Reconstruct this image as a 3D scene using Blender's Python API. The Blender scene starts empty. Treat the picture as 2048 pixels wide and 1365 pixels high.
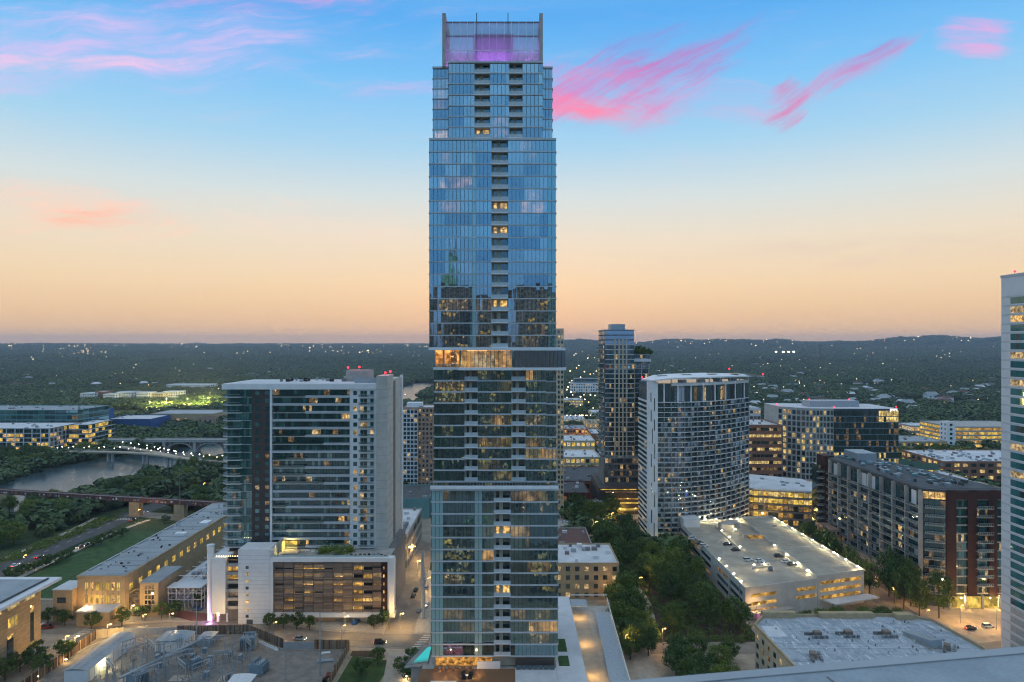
import bpy, math, random
import numpy as np
from mathutils import Vector, Matrix, noise as mnoise
random.seed(7)
scene = bpy.context.scene
COL = scene.collection
R = math.radians
# ---------------------------------------------------------------- camera
F, CX, HY, EYE = 1365.0, 1024.0, 687.0, 110.0      # focal length and centre in photo pixels, eye height in metres
cam = bpy.data.cameras.new('camera')
cam.lens, cam.sensor_width = 24.0, 36.0
cam.shift_y = 0.0022
cam.clip_start, cam.clip_end = 0.2, 60000
cam.dof.use_dof = True
cam.dof.focus_distance = 260
cam.dof.aperture_fstop = 6.3
camo = bpy.data.objects.new('camera', cam)
COL.objects.link(camo)
camo.location = (0, 0, EYE)
camo.rotation_euler = (R(90), 0, 0)
scene.camera = camo
# ---------------------------------------------------------------- world
world = bpy.data.worlds.new('World')
scene.world = world
world.use_nodes = True
wt = world.node_tree
wt.nodes.clear()

def srgb(r, g, b):
    return tuple(((c / 255) / 12.92 if c <= 10 else (((c / 255) + 0.055) / 1.055) ** 2.4) for c in (r, g, b))

class NT:
    """small node-graph helper"""
    def __init__(s, t): s.t = t
    def n(s, typ, **kw):
        o = s.t.nodes.new(typ)
        for k, v in kw.items():
            setattr(o, k, v)
        return o
    def put(s, sock, v):
        if isinstance(v, bpy.types.NodeSocket): s.t.links.new(v, sock)
        elif v is not None: sock.default_value = v
    def m(s, op, a, b=None, c=None, clamp=False):
        o = s.n('ShaderNodeMath', operation=op, use_clamp=clamp)
        for i, v in enumerate((a, b, c)):
            if v is not None: s.put(o.inputs[i], v)
        return o.outputs[0]
    def mix(s, f, a, b, mode='MIX'):
        o = s.n('ShaderNodeMix', data_type='RGBA', blend_type=mode, clamp_factor=True)
        s.put(o.inputs[0], f)
        for i, v in ((6, a), (7, b)):
            if isinstance(v, tuple): v = (*v[:3], 1)
            s.put(o.inputs[i], v)
        return o.outputs[2]
    def ramp(s, f, stops, interp='LINEAR'):
        o = s.n('ShaderNodeValToRGB')
        cr = o.color_ramp
        cr.interpolation = interp
        while len(cr.elements) < len(stops): cr.elements.new(0.5)
        for e, (p, c) in zip(cr.elements, stops):
            e.position = p
            e.color = (*c, 1) if isinstance(c, tuple) else (c, c, c, 1)
        s.put(o.inputs[0], f)
        return o.outputs[0]
    def smooth(s, x, a, b):
        o = s.n('ShaderNodeMapRange', interpolation_type='SMOOTHSTEP')
        s.put(o.inputs[0], x); o.inputs[1].default_value = a; o.inputs[2].default_value = b
        return o.outputs[0]
    def noise(s, vec, scale, detail=2, rough=0.5, dist=0.0, dim='3D'):
        o = s.n('ShaderNodeTexNoise', noise_dimensions=dim)
        if vec is not None: s.put(o.inputs['Vector'], vec)
        o.inputs['Scale'].default_value = scale; o.inputs['Detail'].default_value = detail
        o.inputs['Roughness'].default_value = rough; o.inputs['Distortion'].default_value = dist
        return o.outputs[0]
    def xyz(s, x, y, z=0.0):
        o = s.n('ShaderNodeCombineXYZ')
        for i, v in enumerate((x, y, z)): s.put(o.inputs[i], v)
        return o.outputs[0]
    def sep(s, v):
        o = s.n('ShaderNodeSeparateXYZ'); s.put(o.inputs[0], v)
        return o.outputs[0], o.outputs[1], o.outputs[2]

w = NT(wt)
tc = w.n('ShaderNodeTexCoord')
dx, dy, dz = w.sep(tc.outputs['Generated'])
elev = w.m('DIVIDE', w.m('ARCSINE', w.m('MINIMUM', w.m('MAXIMUM', dz, -1.0), 1.0)), math.pi / 2)    # -1..1
e01 = w.m('MULTIPLY_ADD', elev, 0.5, 0.5)
def EP(deg): return 0.5 + deg / 180.0
def dim(k, c): return tuple(k * x for x in c)
KW = .84
WEST = [(0.0, (.05, .05, .05)), (EP(-1.0), dim(KW, srgb(225, 180, 142))), (EP(0.4), dim(KW, srgb(248, 202, 154))), (EP(2.2), dim(KW, srgb(246, 205, 158))), (EP(5.0), dim(KW, srgb(248, 218, 178))),
        (EP(8.5), dim(KW, srgb(238, 224, 202))), (EP(12.0), dim(KW, srgb(213, 225, 226))), (EP(16.0), dim(KW, srgb(166, 212, 240))), (EP(20.5), dim(KW, srgb(126, 196, 246))),
        (EP(25.5), dim(KW, srgb(88, 172, 242))), (EP(42), srgb(160, 190, 216)), (1.0, srgb(212, 213, 214))]
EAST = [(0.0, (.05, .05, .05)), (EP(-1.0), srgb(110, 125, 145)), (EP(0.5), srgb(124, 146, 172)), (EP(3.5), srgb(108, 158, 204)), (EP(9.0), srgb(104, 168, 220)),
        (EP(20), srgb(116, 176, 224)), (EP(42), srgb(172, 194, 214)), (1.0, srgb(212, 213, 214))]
cw = w.ramp(e01, WEST, 'LINEAR')
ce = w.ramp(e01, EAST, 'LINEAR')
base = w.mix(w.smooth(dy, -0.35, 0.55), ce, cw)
# left of the sunset point the sky is a touch duller, right of it deeper blue overhead
# a physical sky adds the faint overall twilight tint
sky = w.n('ShaderNodeTexSky', sky_type='NISHITA', sun_disc=False, sun_elevation=R(0.5), sun_rotation=R(0), altitude=150, air_density=1.2, dust_density=1.5)
# wisps of cloud, placed by direction
yy = w.m('MAXIMUM', dy, 0.05)
U = w.m('DIVIDE', dx, yy)
V = w.m('DIVIDE', dz, yy)
front = w.smooth(dy, 0.15, 0.4)
nz1 = w.m('SUBTRACT', w.noise(w.xyz(U, V, 0.3), 7.0, 2), 0.5)
nz2 = w.m('SUBTRACT', w.noise(w.xyz(U, V, 4.3), 7.0, 2), 0.5)
def streaks(ang, along, across, seed):
    c, s_ = math.cos(R(ang)), math.sin(R(ang))
    u_ = w.m('ADD', U, w.m('MULTIPLY', nz1, .06)); v_ = w.m('ADD', V, w.m('MULTIPLY', nz2, .05))
    S = w.m('ADD', w.m('MULTIPLY', u_, c * along), w.m('MULTIPLY', v_, s_ * along))
    T = w.m('SUBTRACT', w.m('MULTIPLY', v_, c * across), w.m('MULTIPLY', u_, s_ * across))
    return w.noise(w.xyz(S, T, seed), 1.0, 5, .66)
STREAK = {0: streaks(3, 6, 40, 1.0), 1: streaks(30, 6, 46, 5.0), -1: streaks(-10, 6, 38, 9.0)}
def wisp(col, px, py, a, b, ang, warp, stren, color, k=0, fill=0.35, seed=0.0, bend=0.0):
    u0, v0 = (px - CX) / F, (HY - py) / F
    a, b = a / F, b / F
    du = w.m('ADD', w.m('SUBTRACT', U, u0), w.m('MULTIPLY', nz1, warp))
    dv = w.m('ADD', w.m('SUBTRACT', V, v0), w.m('MULTIPLY', nz2, warp * 0.6))
    c, s_ = math.cos(R(ang)), math.sin(R(ang))
    S = w.m('DIVIDE', w.m('ADD', w.m('MULTIPLY', du, c), w.m('MULTIPLY', dv, s_)), a)
    T = w.m('DIVIDE', w.m('SUBTRACT', w.m('MULTIPLY', dv, c), w.m('MULTIPLY', du, s_)), b)
    if bend: T = w.m('ADD', T, w.m('MULTIPLY', w.m('MULTIPLY', S, S), bend))
    r2 = w.m('ADD', w.m('MULTIPLY', S, S), w.m('MULTIPLY', T, T))
    r2 = w.m('ADD', r2, w.m('MULTIPLY', w.m('SUBTRACT', 0.54, STREAK[k]), 1.7))
    fall = w.smooth(r2, 1.05, -0.25)
    st = w.m('ADD', w.smooth(STREAK[k], 0.28, 0.80), fill * .6, clamp=True)
    f = w.m('MULTIPLY', w.m('MULTIPLY', fall, st), stren, clamp=True)
    return w.mix(w.m('MULTIPLY', f, front), col, color)
skyc = base
# (px, py, half length, half width, tilt, warp, strength, colour, streak direction, fill)
skyc = wisp(skyc, 200, 95, 640, 110, 2, .08, .75, srgb(206, 180, 228), 0, .35)
skyc = wisp(skyc, 60, 128, 380, 22, 1, .03, .75, srgb(236, 188, 216), 0, .22)
skyc = wisp(skyc, 500, -4, 330, 40, -3, .06, .7, srgb(222, 150, 210), 0, .25)
skyc = wisp(skyc, 1250, 140, 300, 85, 18, .12, .85, srgb(146, 118, 196), 1, .06)
skyc = wisp(skyc, 1300, 165, 230, 62, 28, .12, .95, srgb(190, 112, 178), 1, .12)
skyc = wisp(skyc, 1180, 190, 270, 90, -4, .16, .8, srgb(212, 126, 184), 1, .12)
skyc = wisp(skyc, 1170, 200, 230, 66, -10, .12, .8, srgb(226, 122, 172), -1, .12)
skyc = wisp(skyc, 1150, 225, 220, 30, -6, .04, .95, srgb(240, 126, 160), -1, .32)
skyc = wisp(skyc, 1450, 205, 230, 50, 0, .08, .45, srgb(200, 160, 205), 0, .25)
skyc = wisp(skyc, 1670, 158, 220, 32, 24, .06, 1.0, srgb(212, 116, 172), 1, .25, 0, -0.3)
skyc = wisp(skyc, 1568, 200, 66, 56, 62, .07, 1.0, srgb(208, 108, 162), 1, .3)
skyc = wisp(skyc, 1740, 112, 110, 24, 26, .05, .6, srgb(150, 118, 190), 1, .1)
skyc = wisp(skyc, 1955, 82, 92, 56, 8, .13, .72, srgb(236, 150, 205), 0, .3)
skyc = wisp(skyc, 90, 415, 360, 70, -8, .05, .8, srgb(246, 196, 172), 0, .25)
skyc = wisp(skyc, 205, 437, 170, 28, 2, .04, .8, srgb(242, 172, 148), 0, .25)
skyc = wisp(skyc, 620, 440, 330, 60, -6, .05, .35, srgb(245, 208, 188), -1, .05)
skyc = wisp(skyc, 1750, 500, 560, 40, 1, .04, .35, srgb(206, 180, 172), 0, .0)
skyc = wisp(skyc, 830, 180, 160, 30, 4, .05, .5, srgb(196, 170, 222), 0, .1)
# the same thin mottling everywhere, stretched along the horizon
hz = STREAK[0]
skyc = w.mix(w.m('MULTIPLY', w.m('MULTIPLY', w.smooth(hz, .5, .85), .14), front), skyc, srgb(225, 190, 195))
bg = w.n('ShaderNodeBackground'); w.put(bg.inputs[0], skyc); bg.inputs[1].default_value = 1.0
bg2 = w.n('ShaderNodeBackground'); w.put(bg2.inputs[0], sky.outputs[0]); bg2.inputs[1].default_value = 0.05
# the physical sky is only a small share of the light
bg2.inputs[1].default_value = 0.012
addn = w.n('ShaderNodeAddShader'); wt.links.new(bg.outputs[0], addn.inputs[0]); wt.links.new(bg2.outputs[0], addn.inputs[1])
wo = w.n('ShaderNodeOutputWorld'); wt.links.new(addn.outputs[0], wo.inputs[0])
world.cycles.sampling_method = 'MANUAL'
world.cycles.sample_map_resolution = 512
# ---------------------------------------------------------------- exposure
vs = scene.view_settings
vs.view_transform = 'Standard'; vs.look = 'None'; vs.gamma = 1.0; vs.use_curve_mapping = False
vs.exposure = 0.27
cy = scene.cycles
cy.use_denoising = True
cy.max_bounces, cy.diffuse_bounces, cy.glossy_bounces, cy.transmission_bounces, cy.transparent_max_bounces, cy.volume_bounces = 6, 2, 3, 3, 10, 0
cy.sample_clamp_indirect = 4.0
cy.caustics_reflective = cy.caustics_refractive = False
cy.use_light_tree = True
cy.filter_width = 1.15
cy.denoising_prefilter = 'ACCURATE'
cy.use_adaptive_sampling = True
cy.adaptive_threshold = .03
cy.adaptive_min_samples = 16
# ---------------------------------------------------------------- materials
MATS = {}
def base_mat(name):
    m = bpy.data.materials.new(name); m.use_nodes = True; m.node_tree.nodes.clear()
    MATS[name] = m
    t = NT(m.node_tree)
    out = t.n('ShaderNodeOutputMaterial')
    return m, t, out
def mat(name, col, rough=.75, var=.18, scale=.6, metal=0.0, bump=0.0, stain=0.0, spec=.3, stretch=(1, 1, 1), stain_col=None, fine=0.0):
    m, t, out = base_mat(name)
    g = t.n('ShaderNodeNewGeometry')
    vm = t.n('ShaderNodeVectorMath', operation='MULTIPLY'); t.put(vm.inputs[0], g.outputs['Position']); vm.inputs[1].default_value = stretch
    p = vm.outputs[0]
    f = t.noise(p, scale, 4, .6)
    lo = tuple(max(0, c * (1 - var)) for c in col); hi = tuple(min(1, c * (1 + var)) for c in col)
    c = t.mix(t.smooth(f, .3, .7), lo, hi)
    if fine:
        c = t.mix(t.m('MULTIPLY', t.smooth(t.noise(p, scale * 14, 2, .6), .35, .75), fine), c, tuple(x * .45 for x in col))
    if stain:
        f2 = t.noise(p, scale * .25, 6, .7, 1.2)
        c = t.mix(t.m('MULTIPLY', t.smooth(f2, .5, .7), stain), c, stain_col or tuple(x * .45 for x in col))
    b = t.n('ShaderNodeBsdfPrincipled')
    t.put(b.inputs['Base Color'], c); b.inputs['Roughness'].default_value = rough; b.inputs['Metallic'].default_value = metal
    b.inputs['Specular IOR Level'].default_value = spec
    if bump:
        bp = t.n('ShaderNodeBump'); bp.inputs['Strength'].default_value = bump; t.put(bp.inputs['Height'], t.noise(p, scale * 4, 4, .65))
        t.put(b.inputs['Normal'], bp.outputs[0])
    t.t.links.new(b.outputs[0], out.inputs[0])
    return m
def emit(name, col, stren):
    m, t, out = base_mat(name)
    e = t.n('ShaderNodeEmission'); e.inputs[0].default_value = (*col, 1); e.inputs[1].default_value = stren
    t.t.links.new(e.outputs[0], out.inputs[0])
    return m
def glass(name, tint, refl=.45, rcol=(.8, .92, 1.0), rough=.02, opaque=None, wav=.0):
    """coated facade glass: mirror share + tinted view in (or an opaque back-painted body)"""
    m, t, out = base_mat(name)
    g = t.n('ShaderNodeBsdfGlossy'); g.inputs[0].default_value = (*rcol, 1); g.inputs['Roughness'].default_value = rough
    if wav:
        ge = t.n('ShaderNodeNewGeometry')
        bp = t.n('ShaderNodeBump'); bp.inputs['Strength'].default_value = wav; bp.inputs['Distance'].default_value = .02
        t.put(bp.inputs['Height'], t.noise(ge.outputs['Position'], .55, 1, .4)); t.put(g.inputs['Normal'], bp.outputs[0])
    if opaque:
        d = t.n('ShaderNodeBsdfDiffuse'); d.inputs[0].default_value = (*opaque, 1)
    else:
        d = t.n('ShaderNodeBsdfTransparent'); d.inputs[0].default_value = (*tint, 1)
    lw = t.n('ShaderNodeLayerWeight'); lw.inputs[0].default_value = .35
    f = t.m('MULTIPLY_ADD', lw.outputs['Fresnel'], .6, refl, clamp=True)
    mx = t.n('ShaderNodeMixShader'); t.put(mx.inputs[0], f)
    t.t.links.new(d.outputs[0], mx.inputs[1]); t.t.links.new(g.outputs[0], mx.inputs[2]); t.t.links.new(mx.outputs[0], out.inputs[0])
    return m
def lit(name, col, stren, scale=.9, dark=.12, refl=.08, stretch=(1, 1, 1), thresh=.45):
    """a lit room behind glass: warm light broken up by furniture and curtains"""
    m, t, out = base_mat(name)
    g = t.n('ShaderNodeNewGeometry')
    vm = t.n('ShaderNodeVectorMath', operation='MULTIPLY'); t.put(vm.inputs[0], g.outputs['Position']); vm.inputs[1].default_value = stretch
    f = t.noise(vm.outputs[0], scale, 3, .65)
    v = t.n('ShaderNodeTexVoronoi', distance='CHEBYCHEV', feature='F1'); t.put(v.inputs['Vector'], vm.outputs[0]); v.inputs['Scale'].default_value = scale * .8
    blk = t.sep(v.outputs['Color'])[0]
    k = t.m('MULTIPLY', t.smooth(f, thresh - .2, thresh + .25), t.m('MULTIPLY_ADD', blk, .9, .35))
    k = t.m('MAXIMUM', k, dark)
    e = t.n('ShaderNodeEmission'); e.inputs[0].default_value = (*col, 1); t.put(e.inputs[1], t.m('MULTIPLY', k, stren))
    gl = t.n('ShaderNodeBsdfGlossy'); gl.inputs['Roughness'].default_value = .03
    mx = t.n('ShaderNodeMixShader'); mx.inputs[0].default_value = refl
    t.t.links.new(e.outputs[0], mx.inputs[1]); t.t.links.new(gl.outputs[0], mx.inputs[2]); t.t.links.new(mx.outputs[0], out.inputs[0])
    return m

mat('conc', (.42, .40, .37), .85, .12, .35, bump=.1, stain=.25)
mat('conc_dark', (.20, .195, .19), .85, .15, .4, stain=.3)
mat('conc_warm', (.40, .335, .255), .85, .14, .3, stain=.25)
mat('road', (.27, .235, .19), .85, .2, .12, stain=.35, stain_col=(.18, .16, .135), fine=.25)
mat('asphalt', (.085, .083, .08), .85, .2, .2, stain=.3)
mat('walk', (.42, .38, .32), .85, .12, .5, stain=.2)
mat('brickpave', (.22, .085, .06), .8, .15, 1.5)
mat('gravel', (.25, .23, .205), .9, .2, .3, stain=.3, fine=.4)
mat('grass', (.048, .100, .026), .9, .3, .25, fine=.4)
mat('drygrass', (.09, .095, .035), .9, .35, .15, fine=.4)
mat('soil', (.075, .055, .038), .95, .3, .8, fine=.4)
mat('dirt', (.22, .17, .115), .95, .25, .1, stain=.3)
mat('white', (.80, .80, .80), .6, .04, .3, stain=.06)
mat('white_panel', (.70, .71, .73), .5, .04, .2, stain=.08)
mat('band', (.52, .55, .57), .5, .06, .5)
mat('roofwhite', (.62, .63, .65), .8, .1, .12, stain=.35, stain_col=(.38, .37, .36))
mat('roofgrey', (.33, .36, .38), .8, .12, .1, stain=.4, stain_col=(.22, .23, .24), fine=.2)
mat('roofbrown', (.15, .085, .07), .85, .15, .3, stain=.2)
mat('roofdark', (.09, .095, .10), .8, .2, .2, stain=.3)
mat('greenroof', (.02, .075, .055), .6, .15, .5)
mat('brown', (.060, .030, .026), .7, .12, .8)
mat('brownpanel', (.075, .062, .056), .6, .08, .3)
mat('brick', (.30, .14, .09), .85, .15, .7)
mat('brickred', (.16, .04, .033), .85, .15, .7)
mat('tan', (.46, .34, .20), .85, .1, .5, stain=.18)
mat('stone', (.44, .32, .18), .85, .14, .45, stain=.3, stretch=(1, 1, 2.5))
mat('cream', (.56, .47, .33), .85, .08, .4, stain=.12)
mat('pinkstone', (.40, .27, .20), .85, .1, .5)
mat('teal_panel', (.16, .33, .34), .35, .06, .4, spec=.5)
mat('pale_teal', (.36, .50, .49), .4, .05, .4, spec=.5)
mat('garage_conc', (.56, .54, .49), .8, .08, .3, stain=.2)
mat('ledge', (.30, .36, .41), .55, .12, 5.0, stain=.35, fine=.25)
mat('steel', (.30, .32, .34), .45, .1, 1.0, metal=.4)
mat('galv', (.36, .40, .43), .5, .1, 1.0, metal=.2)
mat('bluegrey', (.23, .30, .35), .5, .1, .8)
mat('dark', (.02, .022, .025), .5, .2, 1.0)
mat('mullion', (.06, .075, .085), .4, .1, 1.0)
mat('bridge_red', (.17, .075, .06), .85, .35, .5, stain=.4, stain_col=(.28, .24, .22))
mat('wood', (.21, .115, .06), .8, .25, 1.2, stretch=(3, 3, .4))
mat('wood_grey', (.20, .16, .115), .85, .2, 1.2, stretch=(3, 3, .4))
mat('louver', (.24, .185, .145), .7, .1, .6)
mat('louver2', (.15, .115, .09), .7, .1, .6)
mat('louver3', (.30, .24, .19), .7, .1, .6)
mat('bluewall', (.025, .09, .26), .6, .1, .4)
mat('screen_metal', (.38, .36, .34), .5, .08, .5, metal=.2)
mat('curtain', (.60, .57, .51), .9, .12, .6, stretch=(5, 1, .2))
mat('room', (.28, .31, .31), .9, .5, .35, stretch=(1.6, 1, .5))
mat('room2', (.46, .46, .43), .9, .3, .5, stretch=(2, 1, .5))
mat('room3', (.09, .10, .105), .9, .5, .4)
mat('bark', (.09, .07, .05), .95, .2, 2.0)
mat('tyre', (.012, .012, .012), .8, 0, 1)
mat('line', (.62, .60, .55), .8, .15, 2.0)
mat('line_y', (.60, .42, .08), .8, .15, 2.0)
mat('hazeblue_hill', (.05, .07, .06), .95, .4, .004)
glass('pane', (.56, .58, .56), .40, (.80, .93, 1.0), wav=.12)
glass('pane_b', (.48, .52, .54), .34, (.66, .86, 1.0), wav=.12)
glass('pane_c', (.62, .64, .62), .46, (.84, .95, 1.0), wav=.12)
glass('pane_low', (.76, .80, .76), .27, (.66, .92, .97), wav=.35)
glass('pane_low2', (.62, .72, .69), .34, (.60, .90, .94), wav=.45)
mat('frost', (.50, .55, .57), .35, .05, 1.0, spec=.5)
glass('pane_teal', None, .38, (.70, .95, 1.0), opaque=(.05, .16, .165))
glass('pane_pale', None, .22, (.8, .95, 1.0), .08, opaque=(.30, .48, .46))
glass('pane_dark', None, .17, (.75, .92, 1.0), .09, opaque=(.014, .028, .033), wav=.1)
glass('pane_deep', None, .10, (.6, .95, 1.0), .05, opaque=(.02, .13, .14))
glass('pane_blue', None, .62, (.62, .82, 1.0), opaque=(.015, .04, .06))
glass('pane_green', None, .19, (.65, .9, .95), .09, opaque=(.01, .055, .06), wav=.1)
glass('pane_grey', None, .24, (.8, .9, 1.0), .10, opaque=(.06, .075, .085))
glass('rail', (.72, .80, .80), .16, (.9, 1, 1))
m, t, out = base_mat('crown_glass')
a_, b_, c_ = t.n('ShaderNodeBsdfTransparent'), t.n('ShaderNodeBsdfTranslucent'), t.n('ShaderNodeBsdfDiffuse'); b_.inputs[0].default_value = (.62, .58, .66, 1); c_.inputs[0].default_value = (.40, .38, .44, 1)
x1, x2 = t.n('ShaderNodeMixShader'), t.n('ShaderNodeMixShader'); x1.inputs[0].default_value = .7; x2.inputs[0].default_value = .42
t.t.links.new(b_.outputs[0], x1.inputs[1]); t.t.links.new(c_.outputs[0], x1.inputs[2]); t.t.links.new(a_.outputs[0], x2.inputs[1]); t.t.links.new(x1.outputs[0], x2.inputs[2]); t.t.links.new(x2.outputs[0], out.inputs[0])
mat('crown_box', (.40, .22, .52), .7, .1, .5)
W1, W2, W3, W4 = (1.0, .60, .20), (1.0, .70, .34), (1.0, .80, .52), (1.0, .46, .10)
lit('lit_a', W1, 1.25, 1.1); lit('lit_b', W2, .75, .9, dark=.08); lit('lit_c', W3, 1.3, 1.3, dark=.06, thresh=.5); lit('lit_d', W4, .9, .9, dark=.06)
lit('lit_dim', (1.0, .62, .30), .28, .8, dark=.05, refl=.2); lit('lit_spot', (1.0, .74, .42), 2.4, 2.2, dark=.03, refl=.2, thresh=.62)
lit('lit_office', (1.0, .72, .26), 1.0, .6, dark=.25, stretch=(1, 1, .6)); lit('lit_yellow', (1.0, .66, .12), .9, .35, dark=.3, thresh=.38)
lit('lit_garage', (1.0, .55, .12), .85, .5, dark=.12); lit('lit_pink', (1.0, .30, .55), .7, .8); lit('lit_blue', (.15, .25, 1.0), .8, .9); lit('lit_purple', (.55, .25, 1.0), .9, 1.0)
AM, AM2, AM3 = (1.0, .46, .15), (1.0, .52, .22), (1.0, .60, .32)
lit('in_a', AM, 1.9, .42, dark=.14, refl=0, thresh=.42); lit('in_b', AM2, 1.15, .36, dark=.10, refl=0, thresh=.46); lit('in_c', AM3, 2.0, .5, dark=.12, refl=0, thresh=.45); lit('in_dim', AM2, .5, .36, dark=.10, refl=0, thresh=.5); lit('in_spot', AM3, 4.2, 1.1, dark=.02, refl=0, thresh=.68); lit('in_d', (1.0, .40, .10), 1.5, .5, dark=.14, refl=0)
UP = (1.0, .42, .16)
lit('up_a', UP, 3.0, .5, dark=.12, refl=0); lit('up_b', UP, 2.6, .4, dark=.10, refl=0, thresh=.46); lit('up_c', (1.0, .52, .24), 3.6, .5, dark=.12, refl=0, thresh=.45); lit('up_dim', UP, 1.3, .45, dark=.08, refl=0, thresh=.5); lit('up_spot', (1.0, .55, .25), 7, 1.2, dark=.03, refl=0, thresh=.66)
lit('in_pink', (1.0, .25, .5), 1.0, .7, dark=.05, refl=0, thresh=.52); lit('in_teal', (.3, .9, .5), .5, 1.4, dark=.02, refl=0, thresh=.62)
lit('lit_red', (1.0, .08, .10), .9, .8, dark=.2); lit('lit_teal', (.2, .8, .75), .5, .8)
emit('lamp_warm', (1.0, .72, .30), 14); emit('lamp_white', (1.0, .93, .72), 14); emit('lamp_orange', (1.0, .45, .10), 9); emit('lamp_red', (1.0, .015, .03), 7)
emit('lamp_far', (1.0, .78, .48), 4.5); emit('lamp_far2', (1.0, .56, .24), 4.0); emit('sign_white', (1.0, .98, .95), 2.2); emit('tail', (1.0, .04, .02), 4); emit('head', (1.0, .9, .7), 6)
emit('streak_red', (1.0, .07, .03), 1.5); emit('crown_tube', (.6, .25, 1.0), 1.2)
m, t, out = base_mat('roofblue')
g = t.n('ShaderNodeNewGeometry'); p = g.outputs['Position']; x_, y_, z_ = t.sep(p)
c = t.mix(t.smooth(t.noise(p, .35, 5, .7), .35, .65), (.27, .32, .37), (.42, .46, .50))
c = t.mix(t.m('MULTIPLY', t.smooth(t.noise(t.xyz(t.m('MULTIPLY', x_, .9), t.m('MULTIPLY', y_, .18), 0.0), 1.0, 6, .72, .8), .54, .64), .85), c, (.72, .73, .74))
c = t.mix(t.m('MULTIPLY', t.smooth(t.noise(t.xyz(t.m('MULTIPLY', x_, .2), t.m('MULTIPLY', y_, 1.1), 3.0), 1.0, 6, .75, .8), .56, .66), .6), c, (.58, .59, .60))
c = t.mix(t.m('MULTIPLY', t.smooth(t.noise(p, .12, 6, .7, 1.5), .58, .68), .7), c, (.14, .16, .19))
b = t.n('ShaderNodeBsdfPrincipled'); t.put(b.inputs['Base Color'], c); b.inputs['Roughness'].default_value = .75
t.t.links.new(b.outputs[0], out.inputs[0])
def foliage(name, col, var=.5, big=None):
    m, t, out = base_mat(name)
    g = t.n('ShaderNodeNewGeometry'); oi = t.n('ShaderNodeObjectInfo')
    f = t.noise(g.outputs['Position'], .45, 3, .6)
    rnd = t.m('MULTIPLY_ADD', g.outputs['Random Per Island'], .6, t.m('MULTIPLY_ADD', f, .9, -.4))
    c = t.mix(rnd, tuple(x * (1 - var) for x in col), tuple(x * (1 + var) for x in col))
    c = t.mix(t.m('MULTIPLY', oi.outputs['Random'], .75), c, (col[0] * 1.6, col[1] * 1.25, col[2] * .8))
    if big: c = t.mix(t.m('MULTIPLY', t.smooth(t.noise(g.outputs['Position'], big, 4, .6), .42, .62), .6), c, (col[0] * .45, col[1] * .5, col[2] * .6))
    b = t.n('ShaderNodeBsdfPrincipled'); t.put(b.inputs['Base Color'], c); b.inputs['Roughness'].default_value = .65; b.inputs['Specular IOR Level'].default_value = .2
    t.t.links.new(b.outputs[0], out.inputs[0])
    return m
foliage('leaf', (.064, .122, .036), .6); foliage('leaf_light', (.110, .175, .040), .55); foliage('leaf_far', (.072, .128, .056), .7, .006)
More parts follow.
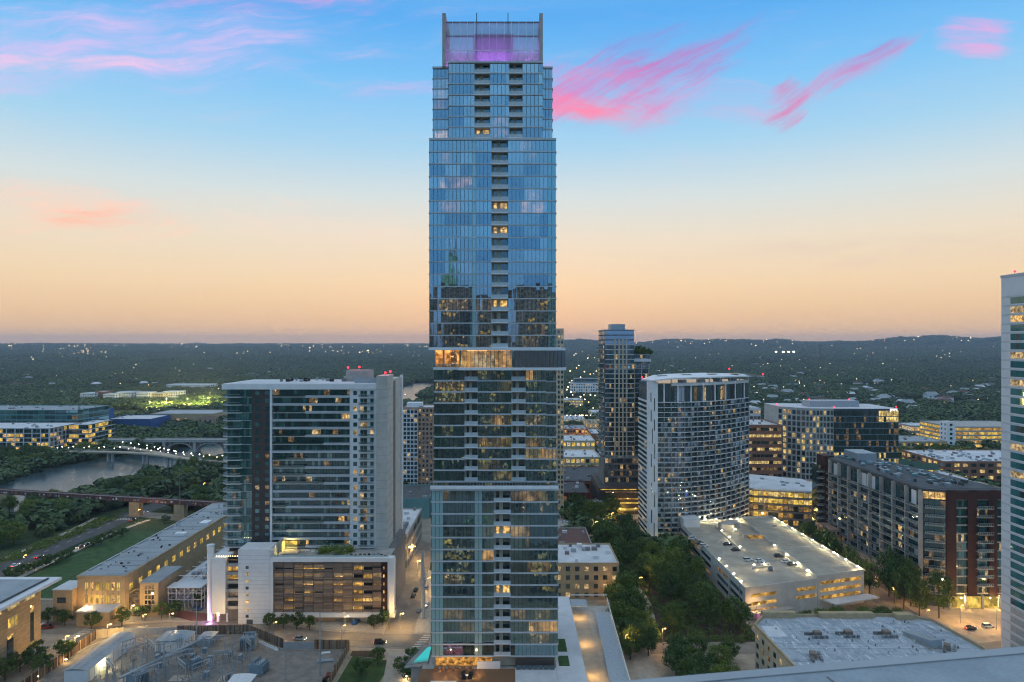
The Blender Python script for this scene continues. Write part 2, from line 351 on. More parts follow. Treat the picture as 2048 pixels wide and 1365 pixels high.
# ---------------------------------------------------------------- builders
ORG = {}
def link(o, parent=None):
    COL.objects.link(o)
    if parent is not None: o.parent = parent
    return o
def tag(o, label=None, cat=None, group=None, kind=None):
    if label: o['label'] = label
    if cat: o['category'] = cat
    if group: o['group'] = group
    if kind: o['kind'] = kind
    return o
def thing(name, label, cat, loc=(0, 0, 0), rz=0.0, group=None):
    o = bpy.data.objects.new(name, None)
    o.empty_display_size = 1
    COL.objects.link(o)
    o.location = loc; o.rotation_euler = (0, 0, rz)
    ORG[o.name] = Vector(loc)
    return tag(o, label, cat, group)
class MB:
    def __init__(s): s.v = []; s.f = []; s.m = []
    def quad(s, *p, m=0):
        k = len(s.v); s.v += [tuple(q) for q in p]; s.f.append(tuple(range(k, k + len(p)))); s.m.append(m); return s
    def box(s, x0, x1, y0, y1, z0, z1, m=0):
        k = len(s.v)
        s.v += [(x0, y0, z0), (x1, y0, z0), (x1, y1, z0), (x0, y1, z0), (x0, y0, z1), (x1, y0, z1), (x1, y1, z1), (x0, y1, z1)]
        s.f += [(k, k+3, k+2, k+1), (k+4, k+5, k+6, k+7), (k, k+1, k+5, k+4), (k+1, k+2, k+6, k+5), (k+2, k+3, k+7, k+6), (k+3, k, k+4, k+7)]
        s.m += [m] * 6; return s
    def obox(s, c, size, rz=0.0, m=0, rx=0.0):
        M = Matrix.Translation(c) @ Matrix.Rotation(rz, 4, 'Z') @ Matrix.Rotation(rx, 4, 'X')
        k = len(s.v); a, b, h = size[0] / 2, size[1] / 2, size[2] / 2
        s.box(-a, a, -b, b, -h, h, m)
        for i in range(k, len(s.v)): s.v[i] = tuple(M @ Vector(s.v[i]))
        return s
    def prism(s, poly, z0, z1, m=0, top=None):
        k = len(s.v); n = len(poly)
        z1s = z1 if isinstance(z1, (list, tuple)) else [z1] * n
        s.v += [(p[0], p[1], z0) for p in poly] + [(p[0], p[1], z) for p, z in zip(poly, z1s)]
        s.f.append(tuple(range(k + n - 1, k - 1, -1))); s.m.append(m)
        s.f.append(tuple(range(k + n, k + 2 * n))); s.m.append(m if top is None else top)
        for i in range(n):
            j = (i + 1) % n
            s.f.append((k + i, k + j, k + n + j, k + n + i)); s.m.append(m)
        return s
    def tube(s, p, q, r, r2=None, n=6, m=0):
        p, q = Vector(p), Vector(q); r2 = r if r2 is None else r2
        d = (q - p).normalized(); a = d.orthogonal().normalized(); b = d.cross(a)
        k = len(s.v)
        for c, rr in ((p, r), (q, r2)):
            for i in range(n):
                t = 2 * math.pi * i / n
                s.v.append(tuple(c + (a * math.cos(t) + b * math.sin(t)) * rr))
        for i in range(n):
            j = (i + 1) % n
            s.f.append((k + i, k + j, k + n + j, k + n + i)); s.m.append(m)
        s.f.append(tuple(range(k + n - 1, k - 1, -1))); s.m.append(m)
        s.f.append(tuple(range(k + n, k + 2 * n))); s.m.append(m)
        return s
    def path(s, pts, r, n=6, m=0):
        for a, b in zip(pts[:-1], pts[1:]): s.tube(a, b, r, n=n, m=m)
        return s
    def ball(s, c, r, m=0, seg=8, rings=5, sz=1.0):
        k = len(s.v)
        for i in range(1, rings):
            ph = math.pi * i / rings
            for j in range(seg):
                th = 2 * math.pi * j / seg
                s.v.append((c[0] + r * math.sin(ph) * math.cos(th), c[1] + r * math.sin(ph) * math.sin(th), c[2] + r * sz * math.cos(ph)))
        top = len(s.v); s.v.append((c[0], c[1], c[2] + r * sz)); s.v.append((c[0], c[1], c[2] - r * sz))
        for i in range(rings - 2):
            for j in range(seg):
                a = k + i * seg + j; b = k + i * seg + (j + 1) % seg
                s.f.append((a, a + seg, b + seg, b)); s.m.append(m)
        for j in range(seg):
            s.f.append((top, k + j, k + (j + 1) % seg)); s.m.append(m)
            e = k + (rings - 2) * seg
            s.f.append((top + 1, e + (j + 1) % seg, e + j)); s.m.append(m)
        return s
    def strip(s, left, right, z, m=0):
        for i in range(len(left) - 1):
            s.quad((*left[i], z), (*right[i], z), (*right[i + 1], z), (*left[i + 1], z), m=m)
        return s
    def mesh(s, name, mats, off=(0, 0, 0)):
        me = bpy.data.meshes.new(name)
        o = off
        me.from_pydata([(v[0] - o[0], v[1] - o[1], v[2] - o[2]) for v in s.v], [], s.f)
        for q in ([mats] if isinstance(mats, str) else mats): me.materials.append(MATS[q])
        if any(s.m): me.polygons.foreach_set('material_index', s.m)
        me.update()
        return me
    def build(s, name, mats, parent=None, kind=None, smooth=False, local=False):
        """local: vertices are already in the parent's frame; otherwise they are world coordinates"""
        if not s.v: return None
        a = np.array(s.v); mid = (a.min(0) + a.max(0)) / 2; mid[2] = a[:, 2].min()
        me = s.mesh(name, mats, mid)
        if smooth: me.polygons.foreach_set('use_smooth', [True] * len(me.polygons))
        o = bpy.data.objects.new(name, me)
        link(o, parent)
        po = ORG.get(parent.name, Vector((0, 0, 0))) if parent is not None and not local else Vector((0, 0, 0))
        o.location = Vector(mid) - po
        ORG[o.name] = Vector(mid)
        if kind: o['kind'] = kind
        return o
UNIT = {}
def unit(matname):
    if matname not in UNIT:
        UNIT[matname] = MB().box(-.5, .5, -.5, .5, -.5, .5).mesh('block_' + matname, matname)
    return UNIT[matname]
def pieces(parent, name, items, limit=300, after=None):
    """items: (cx, cy, cz, sx, sy, sz, rz, material[, rx]); the largest in view are objects, the rest one joined part"""
    if not items: return []
    items = sorted(items, key=lambda i: -(i[3] * i[5] + i[4] * i[5] * .2 + i[3] * i[4] * .3) / max(60., math.hypot(i[0], i[1])) ** 2)
    po = ORG.get(parent.name, Vector((0, 0, 0))) if parent is not None else Vector((0, 0, 0))
    out = []
    for it in items[:limit]:
        o = bpy.data.objects.new(name, unit(it[7]))
        link(o, parent)
        c = Vector(it[:3])
        o.location = c - po; o.scale = it[3:6]
        o.rotation_euler = (it[8] if len(it) > 8 else 0, 0, it[6])
        out.append(o)
    rest = items[limit:]
    if rest:
        ms = sorted({i[7] for i in rest}); mb = MB()
        for it in rest: mb.obox(it[:3], it[3:6], it[6], ms.index(it[7]), it[8] if len(it) > 8 else 0.0)
        mb.build(name, ms, parent, 'stuff')
    return out
def pick(weights):
    ks = list(weights); return random.choices(ks, [weights[k] for k in ks])[0]
def facade(p0, p1, z0, floors, pitch, cols, wf, hf, mats, out=.06, sill=.3, thick=.16, skip=None, u0=0.0, u1=1.0):
    """window items on the wall from p0 to p1 (left to right seen from outside)"""
    p0, p1 = Vector(p0[:2]), Vector(p1[:2]); d = p1 - p0; L = d.length; d.normalize(); n = Vector((d.y, -d.x)); rz = math.atan2(d.y, d.x)
    it = []
    cw_ = L * (u1 - u0) / cols
    for fl in range(floors):
        for c in range(cols):
            mt = mats(fl, c) if callable(mats) else pick(mats)
            if mt is None or (skip and skip(fl, c)): continue
            q = p0 + d * (L * u0 + (c + .5) * cw_) + n * (out - thick / 2)
            it.append((q.x, q.y, z0 + fl * pitch + pitch * (sill + hf / 2), cw_ * wf, thick, pitch * hf, rz, mt))
    return it
def bands(p0, p1, z0, floors, pitch, h, dep, m, ext=0.0, out=0.0):
    p0, p1 = Vector(p0[:2]), Vector(p1[:2]); d = p1 - p0; L = d.length; d.normalize(); n = Vector((d.y, -d.x)); rz = math.atan2(d.y, d.x)
    c = (p0 + p1) / 2 + n * (dep / 2 + out)
    return [(c.x, c.y, z0 + i * pitch, L + 2 * ext, dep, h, rz, m) for i in range(floors)]
def gp(px, py, z=0.0):
    q = (EYE - z) / (py - HY)
    return Vector(((px - CX) * q, F * q, z))
def atY(px, py, Y):
    return Vector(((px - CX) * Y / F, Y, EYE - (py - HY) * Y / F))
LAMP_GAIN = 5.0
def lamp_light(name, parent, loc, watts, col, radius=.3, spot=None):
    l = bpy.data.lights.new(name, 'SPOT' if spot else 'POINT'); l.energy = watts; l.color = col; l.shadow_soft_size = radius
    if spot: l.spot_size = R(spot); l.spot_blend = .6
    l.energy = watts * LAMP_GAIN
    o = bpy.data.objects.new(name, l); link(o, parent); o.location = loc
    return o
EXCL = []      # footprints where no wild trees stand: (x0, x1, y0, y1)
def keep_clear(x0, x1, y0, y1, pad=4): EXCL.append((min(x0, x1) - pad, max(x0, x1) + pad, min(y0, y1) - pad, max(y0, y1) + pad))
# ================================================================ the setting
def sst(a, b, x):
    t = min(1, max(0, (x - a) / (b - a))); return t * t * (3 - 2 * t)
def terrain_h(x, y):
    r = math.hypot(x, y)
    if r < 1500 or y < 0: return 0.0
    az = x / max(y, 1.0)
    h = 64 * sst(2600, 9500, r)
    n1 = mnoise.noise(Vector((az * 9, .3, 0))); n2 = mnoise.noise(Vector((az * 26, 1.3, 0)))
    wr = sst(-.02, .12, az)
    h += wr * 74 * math.exp(-((r - 8000 - 900 * n1) / 1300) ** 2) * (.86 + .60 * n1 + .38 * n2)
    h += sst(.40, .62, az) * 118 * sst(10600, 12800, r) * (.92 + .12 * n1)
    h += (1 - wr) * 10 * sst(7000, 10500, r) * (.6 + n1)
    h += 9 * sst(2000, 4200, r) * mnoise.noise(Vector((x / 620, y / 620, 2.0)))
    h += 20 * sst(4500, 7500, r) * mnoise.noise(Vector((x / 900, y / 900, 5.0))) * (.3 + .7 * wr)
    return h
mb = MB()
radii = [0] + list(np.geomspace(60, 2500, 26)) + list(np.linspace(2700, 10500, 60)) + list(np.linspace(10800, 13600, 14))
angs = list(np.linspace(-50, 50, 181)) + list(np.linspace(55, 305, 40))
nA = len(angs)
for r in radii:
    for a in angs:
        x, y = r * math.sin(R(a)), r * math.cos(R(a))
        mb.v.append((x, y, terrain_h(x, y)))
for i in range(len(radii) - 1):
    for j in range(nA):
        k = (j + 1) % nA
        mb.f.append((i * nA + j, i * nA + k, (i + 1) * nA + k, (i + 1) * nA + j)); mb.m.append(0)
m_, t_, out_ = base_mat('terrain')
g_ = t_.n('ShaderNodeNewGeometry')
c_ = t_.mix(t_.smooth(t_.noise(g_.outputs['Position'], .02, 5, .6), .4, .6), (.035, .060, .028), (.075, .095, .045))
c_ = t_.mix(t_.m('MULTIPLY', t_.smooth(t_.noise(g_.outputs['Position'], .0022, 6, .65), .52, .66), .6), c_, (.11, .11, .075))
b_ = t_.n('ShaderNodeBsdfPrincipled'); t_.put(b_.inputs['Base Color'], c_); b_.inputs['Roughness'].default_value = .95; b_.inputs['Specular IOR Level'].default_value = .05
bp_ = t_.n('ShaderNodeBump'); bp_.inputs['Strength'].default_value = .9; bp_.inputs['Distance'].default_value = 6; t_.put(bp_.inputs['Height'], t_.noise(g_.outputs['Position'], .05, 4, .7)); t_.put(b_.inputs['Normal'], bp_.outputs[0])
t_.t.links.new(b_.outputs[0], out_.inputs[0])
me = mb.mesh('terrain', 'terrain'); me.polygons.foreach_set('use_smooth', [True] * len(me.polygons))
o = bpy.data.objects.new('terrain', me); COL.objects.link(o); tag(o, kind='structure')

def sheet(name, poly, z, m, h=None):
    q = MB()
    if h: q.prism(poly, z - .02, z + h)
    else: q.quad(*[(p[0], p[1], z) for p in poly])
    return tag(q.build(name, m), kind='structure')
def rect(x0, x1, y0, y1): return [(x0, y0), (x1, y0), (x1, y1), (x0, y1)]
def ribbon(pts, w):
    pts = [Vector(p[:2]) for p in pts]; L, Rr = [], []
    for i, p in enumerate(pts):
        d = (pts[min(i + 1, len(pts) - 1)] - pts[max(i - 1, 0)]).normalized(); n = Vector((-d.y, d.x))
        L.append(p + n * w / 2); Rr.append(p - n * w / 2)
    return L, Rr
def curve(pts, n=6):
    """smooth a polyline (Catmull-Rom)"""
    P = [Vector(p) for p in pts]; out = []
    for i in range(len(P) - 1):
        a, b, c, d = P[max(i - 1, 0)], P[i], P[i + 1], P[min(i + 2, len(P) - 1)]
        for k in range(n):
            t = k / n
            out.append(.5 * ((2 * b) + (c - a) * t + (2 * a - 5 * b + 4 * c - d) * t * t + (3 * b - a - 3 * c + d) * t ** 3))
    out.append(P[-1])
    return out
ROADS = []
def road(name, pts, w, z, m='road', n=6, clear=True):
    c = curve([Vector(p[:2]) for p in pts], n); L, Rr = ribbon(c, w)
    if clear: ROADS.append((c, w / 2 + 3.5))
    return tag(MB().strip(L, Rr, z).build(name, m), kind='structure')
def kerb(name, pts, w=.3, z=.0, h=.16, m='walk', n=6):
    c = curve([Vector(p[:2]) for p in pts], n); L, Rr = ribbon(c, w); q = MB()
    for i in range(len(c) - 1):
        q.prism([Rr[i], Rr[i + 1], L[i + 1], L[i]], z, z + h)
    return tag(q.build(name, m), kind='structure')
sheet('city_ground', rect(-215, 260, -120, 330), .05, 'conc_warm')
keep_clear(-215, 44, 30, 330, 0)
sheet('city_ground', [(44.1, 330.1), (260, 330.1), (380, 560), (44.1, 560)], .05, 'dirt')
sheet('creek_bank', [(44, 246), (92, 246), (92, 380), (62, 480), (30, 480), (44, 330)], .10, 'soil')
sheet('substation_yard', [(-155, 205), (-59, 205), (-59, 245), (-82, 245), (-99, 257.4), (-155, 254)], .09, 'gravel')
# streets near the tower
STA = [(-162, 200), (-161, 236), (-158, 252), (-148, 261.5), (-120, 264), (-95, 262), (-72, 255), (-40, 252), (-20, 250)]
road('street', STA, 11.5, .10)
road('street', [(-43, 250), (-43.5, 285), (-46, 330), (-49, 380), (-54, 430)], 11, .12)
road('street', [(-215, 262), (-190, 263), (-165, 262)], 9, .11)
road('street', [(159, 232), (159, 300), (158, 380), (150, 460)], 11, .10)
road('street', [(44, 246), (70, 246.5), (110, 246), (158, 243), (240, 262)], 9.5, .13)
road('street', [(196, 235), (200, 262), (260, 268)], 12, .12, 'brickpave')
road('creek_path', [(40, 372), (44, 385), (55, 402), (72, 424), (84, 440)], 6, .16, 'walk')
road('creek_path', [(50, 246), (54, 262), (57, 290), (55, 312)], 3.2, .17, 'walk')
road('creek_path', [(46, 246), (45, 225), (50, 206)], 7, .15, 'walk')
# river road and paths at the left
RIV_RD = [(-248, 250), (-247, 330), (-245, 400), (-241, 460), (-228, 540), (-222, 640)]
road('river_road', RIV_RD, 15, .10, 'asphalt')
road('river_path', [(-262, 300), (-258, 380), (-262, 430)], 3, .11, 'walk')
road('river_path', [(-231, 280), (-231, 385), (-226, 425)], 3, .12, 'walk', clear=False)
road('side_street', [(-196, 424), (-222, 434), (-246, 440)], 12, .13)
sheet('lawn', [(-228, 296), (-184, 293), (-184, 398), (-226, 398)], .16, 'grass')
sheet('verge', [(-264, 300), (-255, 300), (-253, 430), (-262, 430)], .06, 'drygrass')
sheet('verge', [(-233, 450), (-222, 450), (-210, 620), (-228, 620)], .06, 'drygrass')
sheet('dirt_lot', rect(-214, -176, 266, 292), .12, 'dirt')
sheet('garden_lawn', [(-57, 214), (-44, 214), (-41, 236), (-56, 240)], .12, 'grass')
sheet('garden_bed', [(-57, 240.1), (-46, 238), (-47, 244), (-57, 244)], .12, 'soil')
# walks with a real kerb step
sheet('pavement', [(-176, 267.3), (-150, 269.5), (-118, 271.2), (-95, 269.5), (-95, 274), (-176, 274)], .06, 'walk', .14)
sheet('pavement', [(-95, 269.4), (-72, 262.5), (-50, 259), (-50, 262.6), (-95, 280)], .06, 'walk', .14)
sheet('pavement', [(-52.9, 263), (-49.3, 263), (-52, 330), (-55, 330)], .06, 'walk', .15)
sheet('pavement', [(-36.8, 258), (-31, 258), (-33, 330), (-40, 330)], .06, 'walk', .14)
sheet('pavement', [(-44, 243), (-22, 243), (-22, 212), (-41, 212)], .06, 'walk', .13)
sheet('brick_crossing', [(-127, 270), (-116, 270), (-119, 276), (-150, 284), (-150, 281)], .23, 'brickpave')
# kerbs and centre lines
def side_of(pts, w):
    c = curve([Vector(p) for p in pts], 6); return ribbon(c, w)
for pts_, w_ in ((STA, 12.0), ([(-43, 258), (-43.5, 285), (-46, 330), (-49, 380), (-54, 430)], 11.5), ([(159, 250), (159, 300), (158, 380)], 11.5)):
    for E in side_of(pts_, w_): kerb('kerb', E, .35, .06, .17, 'walk', 1)
# painted marks
def marks(name, rects, z, m='line'):
    for (x, y, lx, ly, rz) in rects:
        q = MB().obox((x, y, z), (lx, ly, .012), rz); tag(q.build(name, m), kind='structure')
marks('crosswalk_bar', [(-166 + .5 * i, 249.5 + 1.75 * i, 4.2, .75, .15) for i in range(8)], .125)
marks('crosswalk_bar', [(-150 + 1.1 * i, 256 + 1.5 * i, 3.6, .7, .3) for i in range(7)], .125)
marks('crosswalk_bar', [(-35.4 + .55 * i, 243.5 + 1.9 * i, 3.6, .85, .05) for i in range(8)], .15)
marks('lane_line', [(-247 + .018 * (y - 320), y, .22, 4, 0) for y in range(262, 440, 9)], .12)
marks('crosswalk_bar', [(-244 + 1.8 * i, 427, .8, 4.5, 0) for i in range(-4, 5)], .125)
marks('lane_line', [(158.6, y, .2, 4, 0) for y in range(240, 380, 10)], .12, 'line_y')
q = MB(); c = curve([Vector(p) for p in STA], 12)
for i in range(0, len(c) - 1, 3):
    d = c[i + 1] - c[i]; q.obox((c[i].x, c[i].y, .13), (2.4, .16, .01), math.atan2(d.y, d.x))
tag(q.build('lane_line', 'line_y'), kind='structure')
q = MB(); c = curve([Vector(p) for p in ((-43, 262), (-43.5, 285), (-46, 330), (-49, 380))], 14)
for i in range(0, len(c) - 1, 3):
    d = c[i + 1] - c[i]; q.obox((c[i].x, c[i].y, .15), (2.4, .16, .01), math.atan2(d.y, d.x))
tag(q.build('lane_line', 'line_y'), kind='structure')
# river
RIVER = [(-440, 370), (-352, 396), (-322, 450), (-300, 505), (-294, 560), (-280, 610), (-255, 670), (-224, 800), (-205, 1000), (-190, 1300), (-188, 1900),
         (-275, 1900), (-300, 1300), (-318, 1000), (-330, 800), (-352, 700), (-392, 645), (-408, 585), (-398, 520), (-415, 460), (-470, 420)]
m_, t_, out_ = base_mat('water')
g_ = t_.n('ShaderNodeNewGeometry'); b_ = t_.n('ShaderNodeBsdfPrincipled'); b_.inputs['Base Color'].default_value = (.045, .075, .085, 1); b_.inputs['Roughness'].default_value = .18; b_.inputs['IOR'].default_value = 1.33; b_.inputs['Specular IOR Level'].default_value = .5
bp_ = t_.n('ShaderNodeBump'); bp_.inputs['Strength'].default_value = .5; bp_.inputs['Distance'].default_value = .4; t_.put(bp_.inputs['Height'], t_.noise(g_.outputs['Position'], .35, 3, .6)); t_.put(b_.inputs['Normal'], bp_.outputs[0])
t_.t.links.new(b_.outputs[0], out_.inputs[0])
sheet('river', RIVER, .2, 'water')
RIVER_V = np.array(RIVER)
def in_poly(x, y, P):
    n = len(P); c = np.zeros(np.shape(x), bool); j = n - 1
    for i in range(n):
        xi, yi, xj, yj = P[i][0], P[i][1], P[j][0], P[j][1]
        c ^= ((yi > y) != (yj > y)) & (x < (xj - xi) * (y - yi) / (yj - yi + 1e-9) + xi)
        j = i
    return c
# ================================================================ the tall stacked tower
TY = 205.0
TQ = TY / F
def tx(px): return (px - CX) * TQ
def tz(py): return EYE - (py - HY) * TQ
T = thing('residential_tower', 'tallest tower, stacked offset blocks of blue glass with open crown', 'tower', (tx(988), TY + 16, 0))
keep_clear(-40, 40, 180, 245, 4)
panes, slabs, blocks, rails, mull, interior, strips, walls = [], [], [], [], MB(), MB(), [], []
IM = ['room', 'room2', 'room3', 'curtain', 'in_a', 'in_b', 'in_c', 'in_d', 'in_dim', 'in_spot', 'in_pink', 'in_teal', 'lit_purple', 'conc', 'dark', 'up_a', 'up_b', 'up_c', 'up_dim', 'up_spot']
LITS = []      # (px0, px1, py0, py1, material) lit rooms seen in the facade
LITS += [(868, 893, 250, 272, 'lit_c'), (898, 928, 246, 268, 'lit_b'), (866, 892, 184, 206, 'lit_dim'), (985, 1016, 244, 270, 'lit_dim'),
         (1040, 1062, 282, 304, 'lit_spot'), (880, 945, 355, 380, 'lit_b'), (1045, 1090, 380, 400, 'lit_dim'), (1044, 1088, 402, 424, 'lit_b'), (879, 900, 306, 330, 'lit_dim'),
         (878, 920, 404, 426, 'lit_dim'), (1048, 1070, 1, 2, 'lit_a'), (876, 935, 599, 622, 'lit_spot'), (1045, 1075, 674, 696, 'lit_spot'), (975, 1000, 596, 620, 'lit_dim'),
         (1060, 1090, 648, 668, 'lit_dim'), (955, 1024, 758, 782, 'lit_dim'), (955, 990, 830, 853, 'lit_b'), (990, 1003, 830, 853, 'lit_a'), (1003, 1024, 830, 853, 'lit_spot'), (955, 1024, 877, 902, 'lit_dim'),
         (1052, 1090, 903, 926, 'lit_a'), (1090, 1112, 903, 926, 'lit_b'), (955, 1000, 926, 949, 'lit_dim'), (870, 930, 755, 805, 'lit_spot'), (1052, 1090, 830, 850, 'lit_spot'), (1052, 1066, 738, 758, 'lit_a'),
         (1040, 1095, 985, 1007, 'lit_b'), (1022, 1050, 985, 1007, 'lit_dim'), (885, 925, 985, 1007, 'lit_dim'), (1045, 1085, 1009, 1030, 'lit_spot'), (905, 950, 1032, 1056, 'lit_teal'), (962, 985, 1032, 1056, 'lit_teal'),
         (1048, 1085, 1056, 1080, 'lit_b'), (1050, 1090, 1080, 1103, 'lit_dim'), (960, 988, 1103, 1127, 'lit_a'), (1055, 1100, 1127, 1150, 'lit_dim'), (885, 926, 1151, 1173, 'lit_spot'),
         (884, 926, 1222, 1246, 'lit_dim'), (1022, 1050, 1222, 1246, 'lit_dim'), (1070, 1100, 1222, 1246, 'lit_spot'), (1058, 1116, 1246, 1270, 'lit_a'), (962, 988, 1246, 1270, 'lit_dim'), (885, 925, 1295, 1316, 'lit_pink'),
         (1060, 1085, 1268, 1290, 'lit_spot'), (920, 955, 1246, 1270, 'lit_dim'), (1000, 1060, 1060, 1075, 'lit_b'), (962, 988, 1060, 1078, 'lit_dim')]
BALC_LIT = [(965, 265), (999, 416), (999, 465), (999, 612), (1003, 1064), (1003, 1184)]
def section(px0, px1, py0, py1, nf, balc, yoff=0.0, pane='pane', opaque=(), pitch_w=1.17, depth=32, part=(None, None)):
    """one stacked block: glass front with balcony columns, slab edges, rooms behind"""
    x0, x1, zt, zb = tx(px0), tx(px1), tz(py0), tz(py1)
    ph = (zt - zb) / nf
    yf = TY + yoff
    cuts = [(x0, 'g')]
    regs = []
    cur = x0
    for (a, b) in balc:
        regs.append((cur, tx(a), 'g')); regs.append((tx(a), tx(b), 'b')); cur = tx(b)
    regs.append((cur, x1, 'g'))
    for fl in range(nf):
        zz0 = zb + fl * ph; zz1 = zz0 + ph
        zc = zz0 + ph / 2
        pyc = HY + (EYE - zc) / TQ
        slabs.append(((x0 + x1) / 2, yf + depth / 2 - .1, zz0 + .02, x1 - x0 - .1, depth - .4, .3, 0, 'conc'))
        for (a, b, k) in regs:
            if k == 'g':
                blocks.append(((a + b) / 2, yf + .05, zz0 + .05, b - a + .1, .42, .30 if pane == 'pane' else .42, 0, 'band'))
                n = max(1, round((b - a) / pitch_w)); wd = (b - a) / n
                for i in range(n):
                    cx = a + (i + .5) * wd
                    pxc = CX + cx / TQ
                    if i % 4 == 0: var = random.choices([pane, pane + '_b' if pane == 'pane' else 'pane_low2', pane + '_c' if pane == 'pane' else 'pane_low'], [5, 3, 2])[0]
                    mt = var
                    for (o0, o1, om) in opaque:
                        if o0 <= pxc <= o1: mt = om
                    # neighbouring panes of one room lean alike, so reflections break at room and pane edges
                    rx = random.gauss(0, .0028); rz = random.gauss(0, .0034)
                    panes.append((cx, yf + .12, zc + .1, wd - .1, .06, ph - (.34 if pane == 'pane' else .46), rz, mt, rx))
                    mull.box(cx - wd / 2 - .06, cx - wd / 2 + .06, yf + .04, yf + .22, zz0 + .2, zz1 - .1)
                # rooms
                u = a
                while u < b - .3:
                    rw = min(random.uniform(3.2, 7.0), b - u)
                    if b - u - rw < 1.5: rw = b - u
                    mt = random.choices(['room', 'room2', 'room3', 'curtain', 'in_dim'], [5, 4, 4, 2.0, .35])[0]
                    d = .45 if mt == 'curtain' else random.uniform(.8, 2.4)
                    interior.box(u, u + rw, yf + d, yf + d + .1, zz0 + .2, zz1 - .1, IM.index(mt))
                    interior.box(u + rw - .06, u + rw + .06, yf + .35, yf + 2.6, zz0 + .2, zz1 - .1, IM.index('room2'))
                    u += rw
                for (l0, l1, m0, m1, lm) in LITS:
                    la, lb = max(tx(l0), a), min(tx(l1), b)
                    if lb - la > .4 and m0 <= pyc <= m1:
                        interior.box(la, lb, yf + .6, yf + .7, zz0 + .25, zz1 - .12, IM.index(lm.replace('lit_', 'up_' if pane == 'pane' else 'in_')))
            else:
                w_ = b - a; c = (a + b) / 2
                lit_ = any(abs(CX + c / TQ - q0) < 18 and abs(pyc - q1) < 11 for q0, q1 in BALC_LIT)
                walls.append((c, yf + 1.7, zc, w_, .12, ph - .2, 0, 'cream'))
                panes.append((a + w_ * .74, yf + 1.6, zc - .05, w_ * .40, .1, ph - .7, 0, 'lit_a' if lit_ else 'pane_dark'))
                panes.append((a + w_ * .22, yf + 1.6, zc - .05, w_ * .18, .1, ph - .7, 0, 'lit_a' if lit_ else 'pane_dark'))
                walls.append((a + .06, yf + 1.05, zc, .12, 2.0, ph - .2, 0, 'conc')); walls.append((b - .06, yf + 1.05, zc, .12, 2.0, ph - .2, 0, 'conc'))
                rails.append((c, yf - .02, zz0, w_ + .1, 2.2, ph, 0))
    # top edge, sides and back
    blocks.append(((x0 + x1) / 2, yf - .02, zt + .15, x1 - x0 + .3, .7, .55, 0, 'band'))
    walls.append(((x0 + x1) / 2, yf + depth / 2, zt - .1, x1 - x0 - .2, depth - .6, .3, 0, 'roofgrey'))
    for sx in (x0, x1):
        for fl in range(nf):
            zz0 = zb + fl * ph
            strips.append((sx, yf + depth / 2, zz0 + ph / 2 + .1, .1, depth - .6, ph - .44, 0, 'pane_teal'))
            strips.append((sx, yf + depth / 2, zz0 + .05, .5, depth - .3, .42, 0, 'band'))
    walls.append(((x0 + x1) / 2, yf + depth, (zt + zb) / 2, x1 - x0, .3, zt - zb, 0, 'conc'))
TEAL = 'pane_pale'
section(897, 1085, 126, 277, 7, [(949, 980), (1018, 1045)], 0.0, depth=26)
section(865, 897, 133, 277, 7, [], 1.6, depth=24)
section(1085, 1105, 133, 277, 7, [], 1.6, depth=24)
section(859, 1111.5, 280, 696, 17, [(983, 1016)], 0.0, opaque=((946, 954, TEAL), (1096, 1112, 'pane_teal')))
section(868, 1091, 740, 965, 10, [(929, 955), (1023, 1051)], 1.0, 'pane_low', depth=29)
section(1091, 1113, 742, 967, 10, [], 2.2, 'pane_low', depth=27)
section(863, 1115.5, 981, 1313, 14, [(988, 1021)], 0.0, 'pane_low', opaque=((862, 884, TEAL), (952, 962, TEAL)))
# the shifted glass storey, with the lit lounge and the roof terrace edges
zc0, zc1 = tz(737), tz(700)
walls.append((tx(994), TY + 14, zc1 + .25, tx(1131) - tx(859), 30, .7, 0, 'white'))
walls.append((tx(1024), TY + 13, zc0 - .1, tx(1131) - tx(917), 31, .8, 0, 'white'))
walls.append((tx(893), TY + 14, zc0 - .1, tx(919) - tx(866), 29, .6, 0, 'white'))
n = 27
for i in range(n):
    a = tx(919) + (tx(1130) - tx(919)) * i / n; wd = (tx(1130) - tx(919)) / n
    panes.append((a + wd / 2, TY - 2.0, (zc0 + zc1) / 2 + .1, wd - .07, .06, zc1 - zc0 - .7, random.gauss(0, .003), 'pane_low' if i < 14 else 'pane_grey'))
    mull.box(a - .06, a + .06, TY - 2.08, TY - 1.9, zc0 + .3, zc1 - .2)
interior.box(tx(921), tx(1023), TY + 2.5, TY + 2.6, zc0 + .3, zc1 - .1, IM.index('in_a'))
interior.box(tx(945), tx(990), TY + 1.2, TY + 1.3, zc0 + .3, zc1 - 1.6, IM.index('in_c'))
interior.box(tx(1025), tx(1129), TY - 1.2, TY - 1.1, zc0 + .3, zc1 - .1, IM.index('curtain'))
interior.box(tx(868), tx(917), TY + 4.0, TY + 4.1, zc0 + .2, zc1 - .1, IM.index('in_d'))
interior.box(tx(900), tx(912), TY + 3.2, TY + 3.3, zc0 + .4, zc1 - .5, IM.index('in_spot'))
walls.append((tx(886), TY + 2, (zc0 + zc1) / 2, .5, .5, zc1 - zc0, 0, 'conc'))
rails.append(((tx(866) + tx(919)) / 2, TY - .6, zc0, tx(919) - tx(866), .2, 3, 0))
